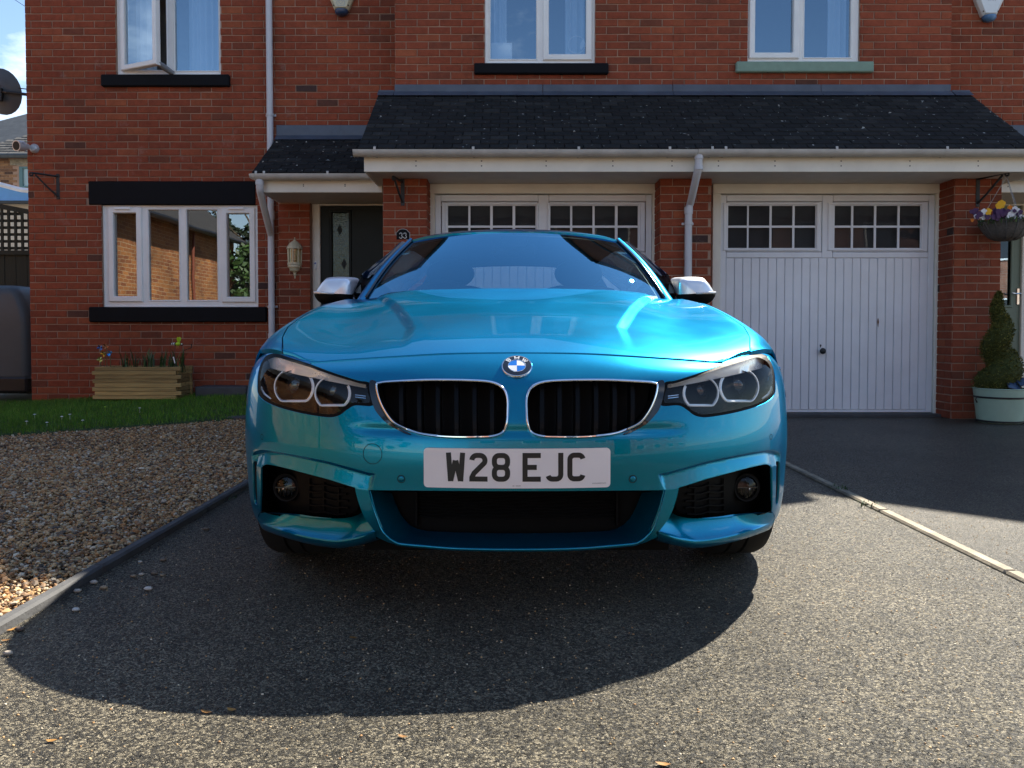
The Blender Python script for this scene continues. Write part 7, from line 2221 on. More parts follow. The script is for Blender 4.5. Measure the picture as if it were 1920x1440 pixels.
for mir in (False, True):
    b = MB(); Pz = offs(F0(vz_[:, 0], vz_[:, 1]), vz_[:, 0], -0.002); b.add(Pz, fz_)
    hd = carmb('headlight', b, m_satin, car, mir)
    # housing bowl behind the lens
    b = MB(); Ph = offs(F0(vl[:, 0], vl[:, 1]), vl[:, 0], -0.075); b.add(Ph, fl_)
    Lo = F0(h_head[:, 0], h_head[:, 1]); b.grid(np.stack([offs(Lo, h_head[:, 0], -0.003), offs(Lo, h_head[:, 0], -0.078)], 1), closed_u=True)
    carmb('housing', b, m_slat, hd, mir)
    # chrome brow
    top_l = np.array([(491, 679), (500, 671.5), (517, 669.5), (536, 674.5), (580, 688), (640, 708.5), (686, 721)], float); bot_l = np.array([(491.5, 680), (498, 684), (508, 689), (540, 697.5), (590, 708.5), (640, 718.5), (686, 727)], float)
    tl, bl = resamp(smooth_poly(top_l, closed=False, step=6), 34), resamp(smooth_poly(bot_l, closed=False, step=6), 34)
    G = []
    for (ua, va), (ub, vb) in zip(tl, bl):
        a, c_ = lamp_pt(ua, va, -0.006), lamp_pt(ub, vb, -0.034)
        G.append([a, a * 0.5 + c_ * 0.5 + np.array([0, 0.004, 0.003]), c_, c_ + np.array([0, 0.002, -0.0018]), c_ + np.array([0, 0.03, 0.0])])
    b = MB(); b.grid(G); carmb('brow', b, m_brow, hd, mir, smooth=True, angle=50)
    # inner bezel panel that carries the two units
    bz = [(494, 690), (540, 699), (590, 710), (686, 728), (690, 752), (664, 754), (636, 772), (616, 776), (560, 768), (505, 748), (492, 730)]
    sz = pl_sz(bz, -0.05, True, 0.008)
    rings = []
    for (u, v, ru, flat) in ((552, 726, 36.5, 27.0), (624, 737.5, 33.0, 23.5)):
        r1 = d_ring(u, v, ru, flat, -0.026, lambda uu: brow_line(uu) + 0.5)
        b = MB(); b.tube(r1, 0.0026, 8); carmb('light_ring', b, m_ringl, hd, mir, smooth=True)
        r2 = d_ring(u, v, ru - 3.0, flat - 2.8, -0.040, lambda uu: brow_line(uu) + 1.0)
        b = MB(); b.grid(np.stack([np.array(resamp(np.array(r1), 60)) + np.array([0, 0.004, 0]), np.array(resamp(np.array(r2), 60))], 1)); carmb('ring_flank', b, m_ringl, hd, mir, smooth=True)
        b = MB(); b.tube(r2, 0.0014, 6); carmb('inner_ring', b, m_chrome, hd, mir, smooth=True)
        # reflector cone and projector lens
        c_ = lamp_pt(u, v - 2, -0.055); rr = ru * c_[1] / FPX
        b = MB(); G = []
        for (f, dy_) in ((0.92, 0.0), (0.80, 0.02), (0.62, 0.034), (0.55, 0.036)):
            G.append([(c_[0] + rr * f * math.cos(t), c_[1] + dy_, c_[2] + rr * f * 0.9 * math.sin(t)) for t in np.linspace(0, 2 * math.pi, 33)])
        b.grid(G); carmb('reflector', b, m_slat, hd, mir, smooth=True)
        b = MB(); b.sphere((c_[0], c_[1] + 0.045, c_[2]), rr * 0.60, 24, 16, (1, 0.75, 0.92)); carmb('projector_lens', b, m_proj, hd, mir, smooth=True) if False else None
        b = MB(); b.sphere((c_[0], c_[1] + 0.042, c_[2]), rr * 0.60, 24, 16, (1, 0.7, 0.92)); carmb('projector', b, M('projector glass', (0.02, 0.022, 0.026), 0.03, coat=1.0, rv=0.01) if not mir else bpy.data.materials['projector glass'], hd, mir, smooth=True)
    # daytime light blade at the outer corner and bright inner ticks
    b = MB(); b.tube([lamp_pt(u, v, -0.014) for u, v in ((490.5, 712), (489.8, 722), (491.5, 731), (497, 739.5), (508, 747.5))], [0.0028, 0.0036, 0.004, 0.0036, 0.0022], 8); carmb('corner_light', b, m_ringl, hd, mir, smooth=True)
    b = MB()
    G = [[lamp_pt(u, v, -0.012), lamp_pt(u, v + 7, -0.014)] for u, v in ((489, 705), (494, 706), (499, 708))]; b.grid(G); carmb('corner_reflector', b, m_chrome, hd, mir)
    for vv in (740.5, 744.5):
        b = MB(); b.tube([lamp_pt(u, vv + (u - 666) * 0.12, -0.02) for u in (666, 676, 686)], 0.0016, 6); carmb('chrome_tick', b, m_chrome, hd, mir)
    # lens
    Pl = F0(vi_[:, 0], vi_[:, 1]); Pl = offs(Pl, vi_[:, 0], -0.001)
    b = MB(); b.add(Pl, fi_); carmb('lens', b, m_lens, hd, mir, smooth=True)
    # dark seal behind the gap
    b = MB(); q = invs([(688, 716), (712, 716), (724, 780), (716, 790), (703, 764), (699, 740)]); 
    head_objs.append(hd)
# black bridge between headlamp and kidney
for mir in (False, True):
    b = MB(); q = pl_sz([(693, 716), (706, 715), (704, 722), (709, 750), (722, 778), (742, 800), (770, 813.5), (760, 813), (735, 801), (714, 782), (700, 760)], 0, True)
    vq, fq = mesh2d(q, [], 0.02); b.add(offs(FS(vq[:, 0], vq[:, 1]), vq[:, 0], 0.0025), fq); carmb('grille_gasket', b, m_gloss, car, mir, smooth=True)

# ---- bonnet
def hood_edge(y): return np.interp(y, [2.4, 2.55, 2.65, 2.8, 3.1, 3.45, 3.7], [.71, .752, .782, .806, .806, .79, .765])
hs = F0(hood_sz[:, 0], hood_sz[:, 1])
def y_front(x): return np.interp(np.abs(x), np.append(hs[:, 0], [0.70, 0.75, 0.80, 0.86]), np.append(hs[:, 1], [y_h(0.70), y_h(0.75), y_h(0.80), y_h(0.86)])) + 0.0095
def y_rear(x): return 3.42 + 0.235 * (np.abs(x) / 0.78) ** 2
NA, NB = 121, 90
G = np.zeros((NA, NB, 3)); 
av_ = np.linspace(0, 1, NA)
for j, t in enumerate(np.linspace(0, 1, NB) ** 1.15):
    x = av_ * 0.76
    for _ in range(6):
        y = y_front(x) + (y_rear(x) - y_front(x)) * t
        x = av_ * hood_edge(y)
    G[:, j] = np.stack([x, y, T(x, y)], 1)
def Tn(x, y, e=1e-3):
    zx = (T(x + e, y) - T(x - e, y)) / (2 * e); zy = (T(x, y + e) - T(x, y - e)) / (2 * e)
    n = np.stack([-zx, -zy, np.ones_like(zx)], -1); return n / np.linalg.norm(n, axis=-1)[..., None]
Nh = Tn(np.maximum(G[..., 0], 1e-6), G[..., 1]); Nh[0, :, 0] = 0; Nh[0] /= np.linalg.norm(Nh[0], axis=-1)[:, None]
def roll_front(G, Nn):
    """Leading edge rolled down 14 mm."""
    a = G[:, 0] + np.array([0, -0.0018, -0.0012]); b2 = G[:, 0] + np.array([0, -0.0026, -0.004]); c2 = G[:, 0] + np.array([0, -0.0010, -0.016])
    na = Nn[:, 0] + np.array([0, -0.7, 0]); nb = Nn[:, 0] * 0.2 + np.array([0, -1, 0]); nc = np.tile(np.array([0, -1.0, -0.1]), (len(G), 1))
    e = lambda q: (q / np.linalg.norm(q, axis=-1)[:, None])[:, None]
    return np.concatenate([c2[:, None], b2[:, None], a[:, None], G], 1), np.concatenate([e(nc), e(nb), e(na), Nn], 1)
G2, N2 = roll_front(G, Nh)
# side edge rolled down
sd = G2[-1] + np.array([0.0015, 0, -0.003]); sd2 = G2[-1] + np.array([0.001, 0, -0.016])
G2 = np.concatenate([G2, sd[None], sd2[None]], 0)
ns = N2[-1] * 0.6 + np.array([0.8, 0, 0]); ns /= np.linalg.norm(ns, axis=-1)[:, None]; ns2 = np.tile(np.array([1.0, 0, 0]), (G2.shape[1], 1))
N2 = np.concatenate([N2, ns[None], ns2[None]], 0)
def grid_faces(n, m): return [(i * m + j, (i + 1) * m + j, (i + 1) * m + j + 1, i * m + j + 1) for i in range(n - 1) for j in range(m - 1)]
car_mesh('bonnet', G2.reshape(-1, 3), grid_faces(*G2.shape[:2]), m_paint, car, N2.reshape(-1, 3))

# ---- front wings and body sides
AXF, AXR, RAD, WZ = 2.945, 5.755, 0.365, 0.325
def side_x(z, y):
    """Half width of the body side at height z."""
    w_ = np.interp(np.minimum(y, 2.79), [2.5, 2.6, 2.7, 2.79], [.955, .978, .994, 1.0])
    tap = 1 - 0.10 * sstep(5.6, 6.8, y)
    return Wz(np.clip(z, 0.15, 0.70)) * w_ * tap
ZSPL = 0.70
def wing_top(y, t):
    """t 0..1 across the top from the bonnet gap, over the crest and down to ZSPL on the side."""
    xe = hood_edge(y) + 0.0045
    xa = np.array([0, .35, .6, .78, .9, 1.0])
    pts_x = [xe + 0 * y, None]
    xs_ = xe + (side_x(np.full_like(y, ZSPL), y) - xe) * (1 - (1 - t) ** 1.8)
    ycl = np.minimum(y, 3.42) + np.clip(y - 3.42, 0, None) * 0.06
    zt_ = T(xs_ / np.interp(np.minimum(y, 2.79), [2.5, 2.6, 2.7, 2.79], [.955, .978, .994, 1.0]), ycl)
    # blend the very edge to the split height
    zb = ZSPL
    f = sstep(0.55, 1.0, t)
    z = zt_ * (1 - f) + (np.minimum(zt_, zt_ * (1 - f) + zb * f)) * f
    z = np.where(t >= 0.999, ZSPL, z)
    return np.stack([xs_, y, z], -1)
def body_rows(y0f, y1, ny, mode):
    rows = []
    return rows
ts = np.linspace(0, 1, 26)
NY = 60
rows = []
for j in range(NY):
    f = j / (NY - 1)
    y = np.full(len(ts), 2.7)
    for _ in range(8):
        xg = np.minimum(wing_top(y, ts)[:, 0], 0.872)
        ys = np.minimum(y_h(xg), 2.735) + 0.006
        y = ys + (3.62 - ys) * f
    rows.append(wing_top(y, ts))
rows.insert(0, rows[0] + np.array([0, 0.004, -0.014]))
Gw = np.array(rows).transpose(1, 0, 2)      # t, y
def arch(y, ax):
    d = np.abs(y - ax)
    return np.where(d < RAD, WZ + np.sqrt(np.clip(RAD ** 2 - d ** 2, 0, None)), 0.205)
def side_patch(y0, y1, n, ax, top=None, nz=22):
    yy = np.unique(np.concatenate([np.linspace(y0, y1, n)] + [[ax - RAD, ax + RAD, ax - RAD * 0.98, ax + RAD * 0.98, ax - RAD * .92, ax + RAD * .92]]))
    yy = yy[(yy >= y0) & (yy <= y1)]
    G = []
    for y in yy:
        zb = float(arch(y, ax)); col_ = []
        for t in np.linspace(0, 1, nz):
            z = ZSPL + (zb - ZSPL) * t
            x = float(side_x(np.array(z), np.array(y)))
            # flared lip over the wheel and the waist crease
            x += 0.006 * math.exp(-((math.hypot(y - ax, z - WZ) - RAD) / 0.03) ** 2)
            col_.append((x, y, z))
        x, _, z = col_[-1]; col_.append((x - 0.012, y, z + 0.002)); col_.append((x - 0.05, y, z + 0.004))
        G.append(col_)
    return G
for mir in (False, True):
    b = MB(); b.grid(Gw); b.grid(side_patch(2.70, 3.62, 40, AXF))
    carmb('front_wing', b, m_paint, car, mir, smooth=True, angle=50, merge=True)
    # doors and quarter panel
    def shoulder(y0, y1, n):
        yy = np.linspace(y0, y1, n); G = []
        for y in yy:
            G.append(wing_top(np.full(len(ts), y), ts))
        return np.array(G)
    b = MB(); b.grid(shoulder(3.626, 4.95, 20)); b.grid(side_patch(3.626, 4.95, 20, 99)); carmb('door', b, m_paint, car, mir, smooth=True, angle=50, merge=True)
    b = MB(); b.grid(shoulder(4.956, 6.72, 26)); b.grid(side_patch(4.956, 6.72, 50, AXR)); carmb('rear_wing', b, m_paint, car, mir, smooth=True, angle=50, merge=True)
    b = MB(); b.rbox(0.75, 0.885, 3.35, 5.36, 0.17, 0.26, 0.02); carmb('sill', b, m_satin, car, mir)
# rear deck, tail panel
b = MB(); b.grid([[(x, y, 0.985 + 0.03 * (1 - (x / 0.8) ** 2) - 0.02 * (y - 6.0)) for x in np.linspace(-0.80, 0.80, 17)] for y in np.linspace(5.95, 6.72, 8)]); carmb('boot_lid', b, m_paint, car, smooth=True)
b = MB(); b.grid([[(x, 6.72 + 0.08 * (1 - (x / 0.82) ** 2) * (1 if 0.3 < z < 0.9 else 0.7), z) for x in np.linspace(-0.82, 0.82, 17)] for z in (0.22, 0.35, 0.55, 0.75, 0.9, 0.97)]); carmb('rear_bumper', b, m_paint, car, smooth=True)
b = MB(); b.box(-0.60, 0.60, 2.50, 6.7, 0.19, 0.215); b.box(-0.58, 0.58, 2.52, 2.6, 0.2, 0.62); b.box(-0.6, 0.6, 2.6, 3.4, 0.2, 0.70); carmb('underbody', b, m_under, car)
for mir in (False, True):
    b = MB(); b.box(0.60, 0.64, 2.55, 3.40, 0.2, 0.72); b.add([(0.60, 2.55, 0.72), (0.88, 2.62, 0.69), (0.88, 3.35, 0.70), (0.60, 3.40, 0.72)], [(0, 1, 2, 3)]); carmb('wheel_arch_liner', b, m_under, car, mir)
# ---- greenhouse
def lerp(a, b_, t): return np.asarray(a) * (1 - t) + np.asarray(b_) * t
def ws_pt(a, t):
    """Windscreen: a -1..1 across, t 0 (cowl) .. 1 (header)."""
    xb, xt = 0.715, 0.545
    yb_, yt_ = 3.38 + 0.30 * a * a, 3.915 + 0.19 * a * a
    zb2, zt2_ = 0.982 - 0.010 * a * a, 1.312 - 0.012 * a * a - 0.012 * a ** 4
    bul = 0.012 * math.sin(math.pi * t)
    x = a * (xb + (xt - xb) * t + 0.012 * math.sin(math.pi * t))
    return np.array([x, yb_ + (yt_ - yb_) * t - bul * 0.5, zb2 + (zt2_ - zb2) * t + bul * 0.75])
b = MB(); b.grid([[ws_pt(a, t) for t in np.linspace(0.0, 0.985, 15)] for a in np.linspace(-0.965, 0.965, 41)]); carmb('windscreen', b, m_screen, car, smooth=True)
# printed black border of the screen
m_frit = M('black screen border', (0.008, 0.008, 0.009), 0.4)
b = MB()
off_ = np.array([0, 0.006, -0.006])
b.grid([[ws_pt(a, t) + off_ for t in (0.945, 0.985)] for a in np.linspace(-0.965, 0.965, 31)])
for s_ in (-1, 1): b.grid([[ws_pt(a * s_, t) + off_ for a in (0.925, 0.965)] for t in np.linspace(0, 0.985, 15)])
b.grid([[ws_pt(a, t) + off_ for t in (0.0, 0.05)] for a in np.linspace(-0.965, 0.965, 31)])
carmb('screen_border', b, m_frit, car, smooth=True)
# pillars
for mir in (False, True):
    G = []
    for t in np.linspace(-0.06, 1.02, 24):
        p = ws_pt(0.962, min(max(t, 0), 1)) + (np.array([0.012, -0.06, -0.035]) * max(0, -t) / 0.06)
        g2 = p + np.array([0.0, -0.004, 0.006])
        wdt = 0.052 - 0.016 * t
        G.append([p + np.array([-0.004, 0.012, -0.008]), g2, g2 + np.array([wdt * 0.35, 0.004, 0.008]), g2 + np.array([wdt * 0.8, 0.03, 0.002]), g2 + np.array([wdt * 1.0, 0.065, -0.012]), g2 + np.array([wdt * 0.7, 0.10, -0.035])])
    b = MB(); b.grid(G); carmb('windscreen_pillar', b, m_paint, car, mir, smooth=True, angle=60)
    b = MB(); b.tube([ws_pt(0.966, t) + np.array([0, -0.006, 0.004]) for t in np.linspace(0.0, 1.0, 20)], 0.006, 6); carmb('pillar_trim', b, m_gloss, car, mir, smooth=True)
# roof
def roof_z(x, y):
    zc_ = np.interp(y, [3.91, 4.1, 4.5, 5.0, 5.4, 5.7], [1.314, 1.352, 1.392, 1.396, 1.366, 1.318])
    return zc_ - 0.040 * (x / 0.545) ** 2 - 0.030 * (np.abs(x) / 0.575) ** 6
b = MB(); G = []
for f in np.linspace(0, 1, 26):
    row = []
    for a in np.linspace(-1, 1, 41):
        y0_, y1_ = 3.917 + 0.19 * a * a, 5.68 - 0.05 * a * a
        y = y0_ + (y1_ - y0_) * f
        x = a * np.interp(f, [0, 0.2, 0.6, 1], [0.575, 0.592, 0.585, 0.545])
        row.append((x, y, float(roof_z(np.array(x), np.array(y))) - 0.0))
    G.append(row)
b.grid(G)
front_lip = [[(p[0], p[1] - 0.002, p[2] - d) for p in G[0]] for d in (0.0, 0.012)]
b.grid(front_lip); carmb('roof', b, m_paint, car, smooth=True, angle=50, merge=True)
b = MB(); b.grid([[(p[0] * 0.97, p[1] + 0.02, p[2] - 0.03) for p in row] for row in G]); carmb('headlining', b, m_interior, car, smooth=True)
# side glass, rear screen, rear pillars
for mir in (False, True):
    b = MB(); Gs = []
    for f in np.linspace(0, 1, 16):
        y = 3.78 + (5.75 - 3.78) * f
        xt_ = np.interp(f, [0, .25, .6, 1], [.62, .60, .592, .56]); yt_ = np.interp(f, [0, .3, 1], [4.0, 4.4, 5.55])
        zt_ = float(np.interp(yt_, [3.9, 4.22, 4.6, 5.1, 5.6], [1.20, 1.302, 1.335, 1.325, 1.26]))
        Gs.append([(0.80, y, 0.93), (0.755, y * 0.5 + yt_ * 0.5, 0.5 * (0.93 + zt_) + 0.02), (xt_, yt_, zt_)])
    b.grid(Gs); carmb('side_window', b, m_side, car, mir, smooth=True)
    b = MB(); b.grid([[(0.56, 5.5, 1.28), (0.70, 5.8, 1.12), (0.79, 6.05, 0.96)], [(0.50, 5.66, 1.275), (0.58, 6.0, 1.12), (0.64, 6.3, 0.99)]]); carmb('rear_pillar', b, m_paint, car, mir, smooth=True)
b = MB(); b.grid([[(a * 0.53, 5.65 - 0.05 * a * a, 1.295 - 0.02 * a * a), (a * 0.62, 6.22 - 0.1 * a * a, 1.0)] for a in np.linspace(-1, 1, 11)]); carmb('rear_screen', b, m_side2 if False else m_lens, car, smooth=True)
# interior
b = MB(); b.rbox(-0.72, 0.72, 3.5, 5.9, 0.35, 0.5, 0.03)
b.grid([[(x, 3.40 + 0.28 * (x / 0.72) ** 2 + d, z) for x in np.linspace(-0.72, 0.72, 15)] for d, z in ((-0.02, 0.90), (0.05, 0.965), (0.25, 0.985), (0.40, 0.95), (0.42, 0.6))]); carmb('dashboard', b, m_interior, car, smooth=True)
b = MB(); b.rbox(-0.62, 0.62, 5.15, 5.3, 0.45, 1.02, 0.05); b.rbox(-0.55, -0.2, 5.22, 5.32, 0.98, 1.10, 0.04); b.rbox(0.2, 0.55, 5.22, 5.32, 0.98, 1.10, 0.04); b.rbox(-0.70, 0.70, 5.3, 6.2, 0.9, 0.985, 0.02); carmb('rear_seat', b, m_seat, car)
for mir in (False, True):
    b = MB()
    pr_ = [(0.25, 0.52), (0.27, 0.80), (0.245, 1.00), (0.20, 1.065), (0.12, 1.085)]
    G = []
    for d in (0.0, 0.09):
        G.append([(0.37 + sx * (w2 - d * 0.2), 4.42 + 0.20 * (z - 0.5) + (0.0 if d else -0.0) + d, z) for sx, (w2, z) in [(-1, p) for p in pr_] + [(1, p) for p in pr_[::-1]]])
    n = len(G[0])
    b.add(G[0] + G[1], [tuple(range(n)), tuple(range(2 * n - 1, n - 1, -1))] + [(i, n + i, n + (i + 1) % n, (i + 1) % n) for i in range(n)])
    b.rbox(0.14, 0.60, 3.95, 4.45, 0.45, 0.60, 0.05); seat = carmb('front_seat', b, m_seat, car, mir)
    b = MB(); b.sphere((0.37, 4.57, 1.155), 0.14, 18, 12, (1.0, 0.42, 0.62)); carmb('headrest', b, m_seat, seat, mir, smooth=True)
b = MB(); G = [( -0.37 + 0.185 * math.cos(t), 3.98 + 0.06 * math.sin(t), 0.90 + 0.175 * math.sin(t)) for t in np.linspace(0, 2 * math.pi, 29)[:-1]]; b.tube(G, 0.015, 8, closed=True); b.rbox(-0.44, -0.30, 3.95, 4.0, 0.84, 0.94, 0.02); b.tube([(-0.55, 3.98, 0.90), (-0.19, 3.98, 0.90)], 0.014, 6); carmb('steering_wheel', b, m_interior, car, smooth=True)
b = MB(); b.rbox(-0.115, 0.115, 3.96, 4.0, 1.195, 1.255, 0.015); b.tube([(0, 3.97, 1.25), (0, 3.96, 1.31)], 0.01, 6); carmb('interior_mirror', b, m_interior, car)
b = MB(); b.prism([(-0.075, 1.305), (0.075, 1.305), (0.05, 1.235), (-0.05, 1.235)], lambda a, e: (a, 3.955 - (1.305 - e) * 1.2, e), lambda a, e: (a, 4.0, e)); carmb('sensor_housing', b, m_interior, car)
# cowl panel and wipers
b = MB(); b.grid([[(x, float(y_rear(x)) + d, float(T(np.array(x), y_rear(x))) - e) for d, e in ((-0.02, 0.02), (0.03, 0.03), (0.12, 0.012))] for x in np.linspace(-0.74, 0.74, 25)]); carmb('cowl_panel', b, m_satin, car, smooth=True)
for (x0_, x1_) in ((0.05, 0.62), (-0.62, 0.02)):
    b = MB(); b.tube([ws_pt(x / 0.715, 0.055 + 0.02 * (1 - abs(x - x0_) / 0.6)) + np.array([0, -0.004, -0.016]) for x in np.linspace(x0_, x1_, 9)], 0.005, 6); carmb('wiper', b, m_satin, car)
# ---- door mirrors
def mpt(u, v, y): 
    p = at(u, v, y); return np.array([969 / 1 * 0 + (-(p.x - XC)), p.y, p.z])
MIR = [(590, 551), (596, 540), (605, 528), (614, 522.5), (640, 521.5), (652, 523.5), (657, 530), (658.5, 541), (659, 552)]
ym = 3.80
for mir in (True, False):
    front = [mpt(u, v, ym) for u, v in MIR]
    front = resamp(smooth_poly(np.array(front), closed=False, step=0.003), 60)
    cen_ = front.mean(0)
    cen_[2] = front[0][2]
    G = []
    n = len(front)
    for p in front:
        e = p - cen_
        G.append([cen_ + np.array([0, -0.035, 0.0]) + e * 0.02, cen_ + e * 0.45 + np.array([0, -0.030, 0]), cen_ + e * 0.80 + np.array([0, -0.016, 0]), cen_ + e * 0.95 + np.array([0, -0.003, 0]), cen_ + e * 1.0 + np.array([0, 0.006, 0]), cen_ + e * np.array([1.03, 1, 1.0]) + np.array([0.004, 0.06, 0.010]), cen_ + e * np.array([1.0, 1, 1.02]) + np.array([-0.02, 0.14, 0.012])])
    b = MB(); b.grid(G); mr_ = carmb('door_mirror', b, m_satchrome, car, mir is False and False or (not mir), smooth=True, angle=65) if False else None
    base_s = 1
    mm_ = carmb('door_mirror', b, m_satchrome, car, not mir, smooth=True, angle=70)
    low = [(588.5, 551.5), (590, 556), (598, 566), (612, 570.5), (640, 570), (659, 566), (660, 552)]
    lw3 = resamp(smooth_poly(np.array([mpt(u, v, ym) for u, v in low]), closed=False, step=0.003), 40)
    c2 = lw3.mean(0); c2[2] = lw3[0][2]
    G = [[c2 + (p - c2) * 0.03 + np.array([0, -0.030, 0.0]), c2 + (p - c2) * 0.7 + np.array([0, -0.02, 0]), p + np.array([0, 0.004, 0]), p + np.array([0.0, 0.07, 0.004]), p + np.array([-0.02, 0.14, 0.01])] for p in lw3]
    b = MB(); b.grid(G)
    carmb('lower_shell', b, m_satin, mm_, not mir, smooth=True, angle=60)
    pa, pb2 = mpt(589.5, 548.5, ym - 0.012), mpt(626, 550, ym - 0.034)
    b = MB(); b.tube([pa + np.array([0, 0.0, 0]), lerp(pa, pb2, 0.4) + np.array([0, -0.004, 0]), pb2], [0.007, 0.006, 0.005], 8); carmb('indicator', b, M('clear indicator lens', (0.75, 0.72, 0.70), 0.08, 0.4) if mir else bpy.data.materials['clear indicator lens'], mm_, not mir, smooth=True)
    gl_ = [mpt(u, v, ym + 0.145) for u, v in ((600, 552), (606, 532), (616, 526), (650, 525), (654, 534), (655, 552))]
    b = MB(); b.add(gl_ , [tuple(range(len(gl_)))]); carmb('mirror_glass', b, m_chrome, mm_, not mir)
    st = mpt(655, 560, ym + 0.05)
    b = MB(); b.tube([st, np.array([0.79, ym + 0.05, 0.955]), np.array([0.74, ym + 0.06, 0.945])], [0.030, 0.028, 0.030], 10); carmb('mirror_foot', b, m_gloss, mm_, not mir, smooth=True)

# ---- wheels
def wheel(ax, mir):
    b = MB(); w2, ro = 0.115, 0.318
    prof = [(0.225, -w2 * .9), (0.285, -w2), (0.308, -w2 * .92), (ro, -w2 * .72), (ro + 0.001, -0.03), (ro - 0.006, -0.028), (ro - 0.006, -0.022), (ro + 0.001, -0.02), (ro + 0.001, 0.02), (ro - 0.006, 0.022), (ro - 0.006, 0.028), (ro + 0.001, 0.03), (ro, w2 * .72), (0.308, w2 * .92), (0.285, w2), (0.225, w2 * .9)]
    b.lathe(prof, (0.775, ax, ro + 0.002), 48, 'x'); wh = carmb('wheel', b, m_rubber, car, mir, smooth=True, angle=30)
    b = MB(); b.lathe([(0.228, 0.10), (0.22, 0.085), (0.20, 0.0), (0.2, -0.08), (0.228, -0.10)], (0.775, ax, ro + 0.002), 36, 'x')
    for k in range(5):
        a = k * 1.2566
        for da in (-0.13, 0.13):
            p0 = (0.775 + 0.075, ax + 0.05 * math.cos(a), ro + 0.05 * math.sin(a)); p1 = (0.775 + 0.088, ax + 0.222 * math.cos(a + da), ro + 0.222 * math.sin(a + da))
            b.tube([p0, p1], [0.018, 0.012], 6)
    b.lathe([(0.0, 0.10), (0.05, 0.095), (0.06, 0.07), (0.06, -0.02)], (0.775, ax, ro + 0.002), 20, 'x'); carmb('rim', b, m_alloy, wh, mir, smooth=True, angle=40)
for ax in (AXF, AXR):
    for mir in (False, True): wheel(ax, mir)

# ---- number plate
PLZ = 0.5 * (float(inv(969, 841)[1]) + float(inv(969, 913)[1]))
def plate_pt(x, e, d=0.0):
    """Point on the slightly bowed plate: x across, e up from its middle, d in front of it."""
    y = NOSE - 0.010 + float(plan_y(abs(x))) * 0.95
    return (x, y - d, PLZ + e)
PWD, PHT = 0.2575, 0.0545
m_plate = M('white reflective plate', (0.86, 0.77, 0.75), 0.45, var=0.03)
m_char = M('black plate characters', (0.006, 0.006, 0.007), 0.45)
cr = 0.011
pts = []
for cx_, cz_, a0 in ((PWD - cr, PHT - cr, 0), (-PWD + cr, PHT - cr, 90), (-PWD + cr, -PHT + cr, 180), (PWD - cr, -PHT + cr, 270)): pts += arc(cx_, cz_, cr, cr, a0, a0 + 90, 5)
b = MB()
nx_ = 40
def plate_h(x):
    d = PWD - abs(x); return PHT if d > cr else PHT - cr + math.sqrt(max(cr * cr - (cr - d) ** 2, 0))
xs_ = np.unique(np.concatenate([np.linspace(-PWD, PWD, nx_), PWD - cr * (1 - np.cos(np.linspace(0, 1.57, 6))), -PWD + cr * (1 - np.cos(np.linspace(0, 1.57, 6)))]))
b.grid([[plate_pt(x, -plate_h(x), -0.004), plate_pt(x, -plate_h(x), 0.0), plate_pt(x, plate_h(x), 0.0), plate_pt(x, plate_h(x), -0.004)] for x in xs_])
plate = carmb('number_plate', b, m_plate, car)
SW = 0.0139
def glyph(ch):
    w_, h_, t = 0.050, 0.079, SW
    a, c_ = w_ / 2 - t / 2, h_ / 2 - t / 2
    r = 0.012
    if ch == 'E': return [[(a + t / 2, c_), (-a, c_), (-a, -c_), (a + t / 2, -c_)], [(-a, 0.0), (a - 0.004, 0.0)]]
    if ch == 'J': return [[(a, c_ + t / 2), (a, -c_ + r)] + arc(a - r, -c_ + r, r, r, 0, -90, 5) + arc(-a + r + 0.001, -c_ + r, r, r, -90, -165, 5)]
    if ch == 'C': return [arc(a - r, c_ - r, r, r, 10, 90, 6) + arc(-a + r, c_ - r, r, r, 90, 180, 6) + arc(-a + r, -c_ + r, r, r, 180, 270, 6) + arc(a - r, -c_ + r, r, r, 270, 350, 6)]
    if ch == '8':
        r2 = 0.013
        def o(z0, z1): return arc(a - r2, z1 - r2, r2, r2, 0, 90, 5) + arc(-a + r2, z1 - r2, r2, r2, 90, 180, 5) + arc(-a + r2, z0 + r2, r2, r2, 180, 270, 5) + arc(a - r2, z0 + r2, r2, r2, 270, 360, 5)
        return [('c', o(0.0, c_)), ('c', o(-c_, 0.0))]
    if ch == '2':
        r3 = 0.014
        return [arc(-a + r3, c_ - r3, r3, r3, 175, 90, 6) + arc(a - r3, c_ - r3, r3, r3, 90, -28, 8) + [(-a + 0.006, -c_ + 0.016), (-a, -c_ + 0.004), (-a, -c_), (a + t / 2, -c_)]]
    if ch == 'W': return [[(-a - 0.0015, c_ + t / 2), (-a + 0.004, -c_ - t / 2)], [(a + 0.0015, c_ + t / 2), (a - 0.004, -c_ - t / 2)], [(-a + 0.0045, -c_ - t / 2 + 0.001), (-0.0005, 0.018)], [(a - 0.0045, -c_ - t / 2 + 0.001), (0.0005, 0.018)]]
cxs = [(1 - 2 * 0) * 0]
MPX = 0.52 / 353.0
for ch, u in zip('W28EJC', (854.8, 897.5, 939.5, 996.5, 1038.5, 1080)):
    x0_ = (u - 969.5) * MPX
    b = MB()
    fn = lambda a, e, d: plate_pt(x0_ + a, e + 0.0035, 0.0002 + d)
    for k_, st_ in enumerate(glyph(ch)):
        cl = isinstance(st_, tuple)
        if cl: st_ = st_[1]
        # subdivide long runs so that they follow the bow of the plate
        stroke(b, st_, SW, fn, 0.0007 + 0.0001 * k_, 0.0, cl)
    carmb('character', b, m_char, plate)
b = MB()      # the maker's small print along the bottom edge
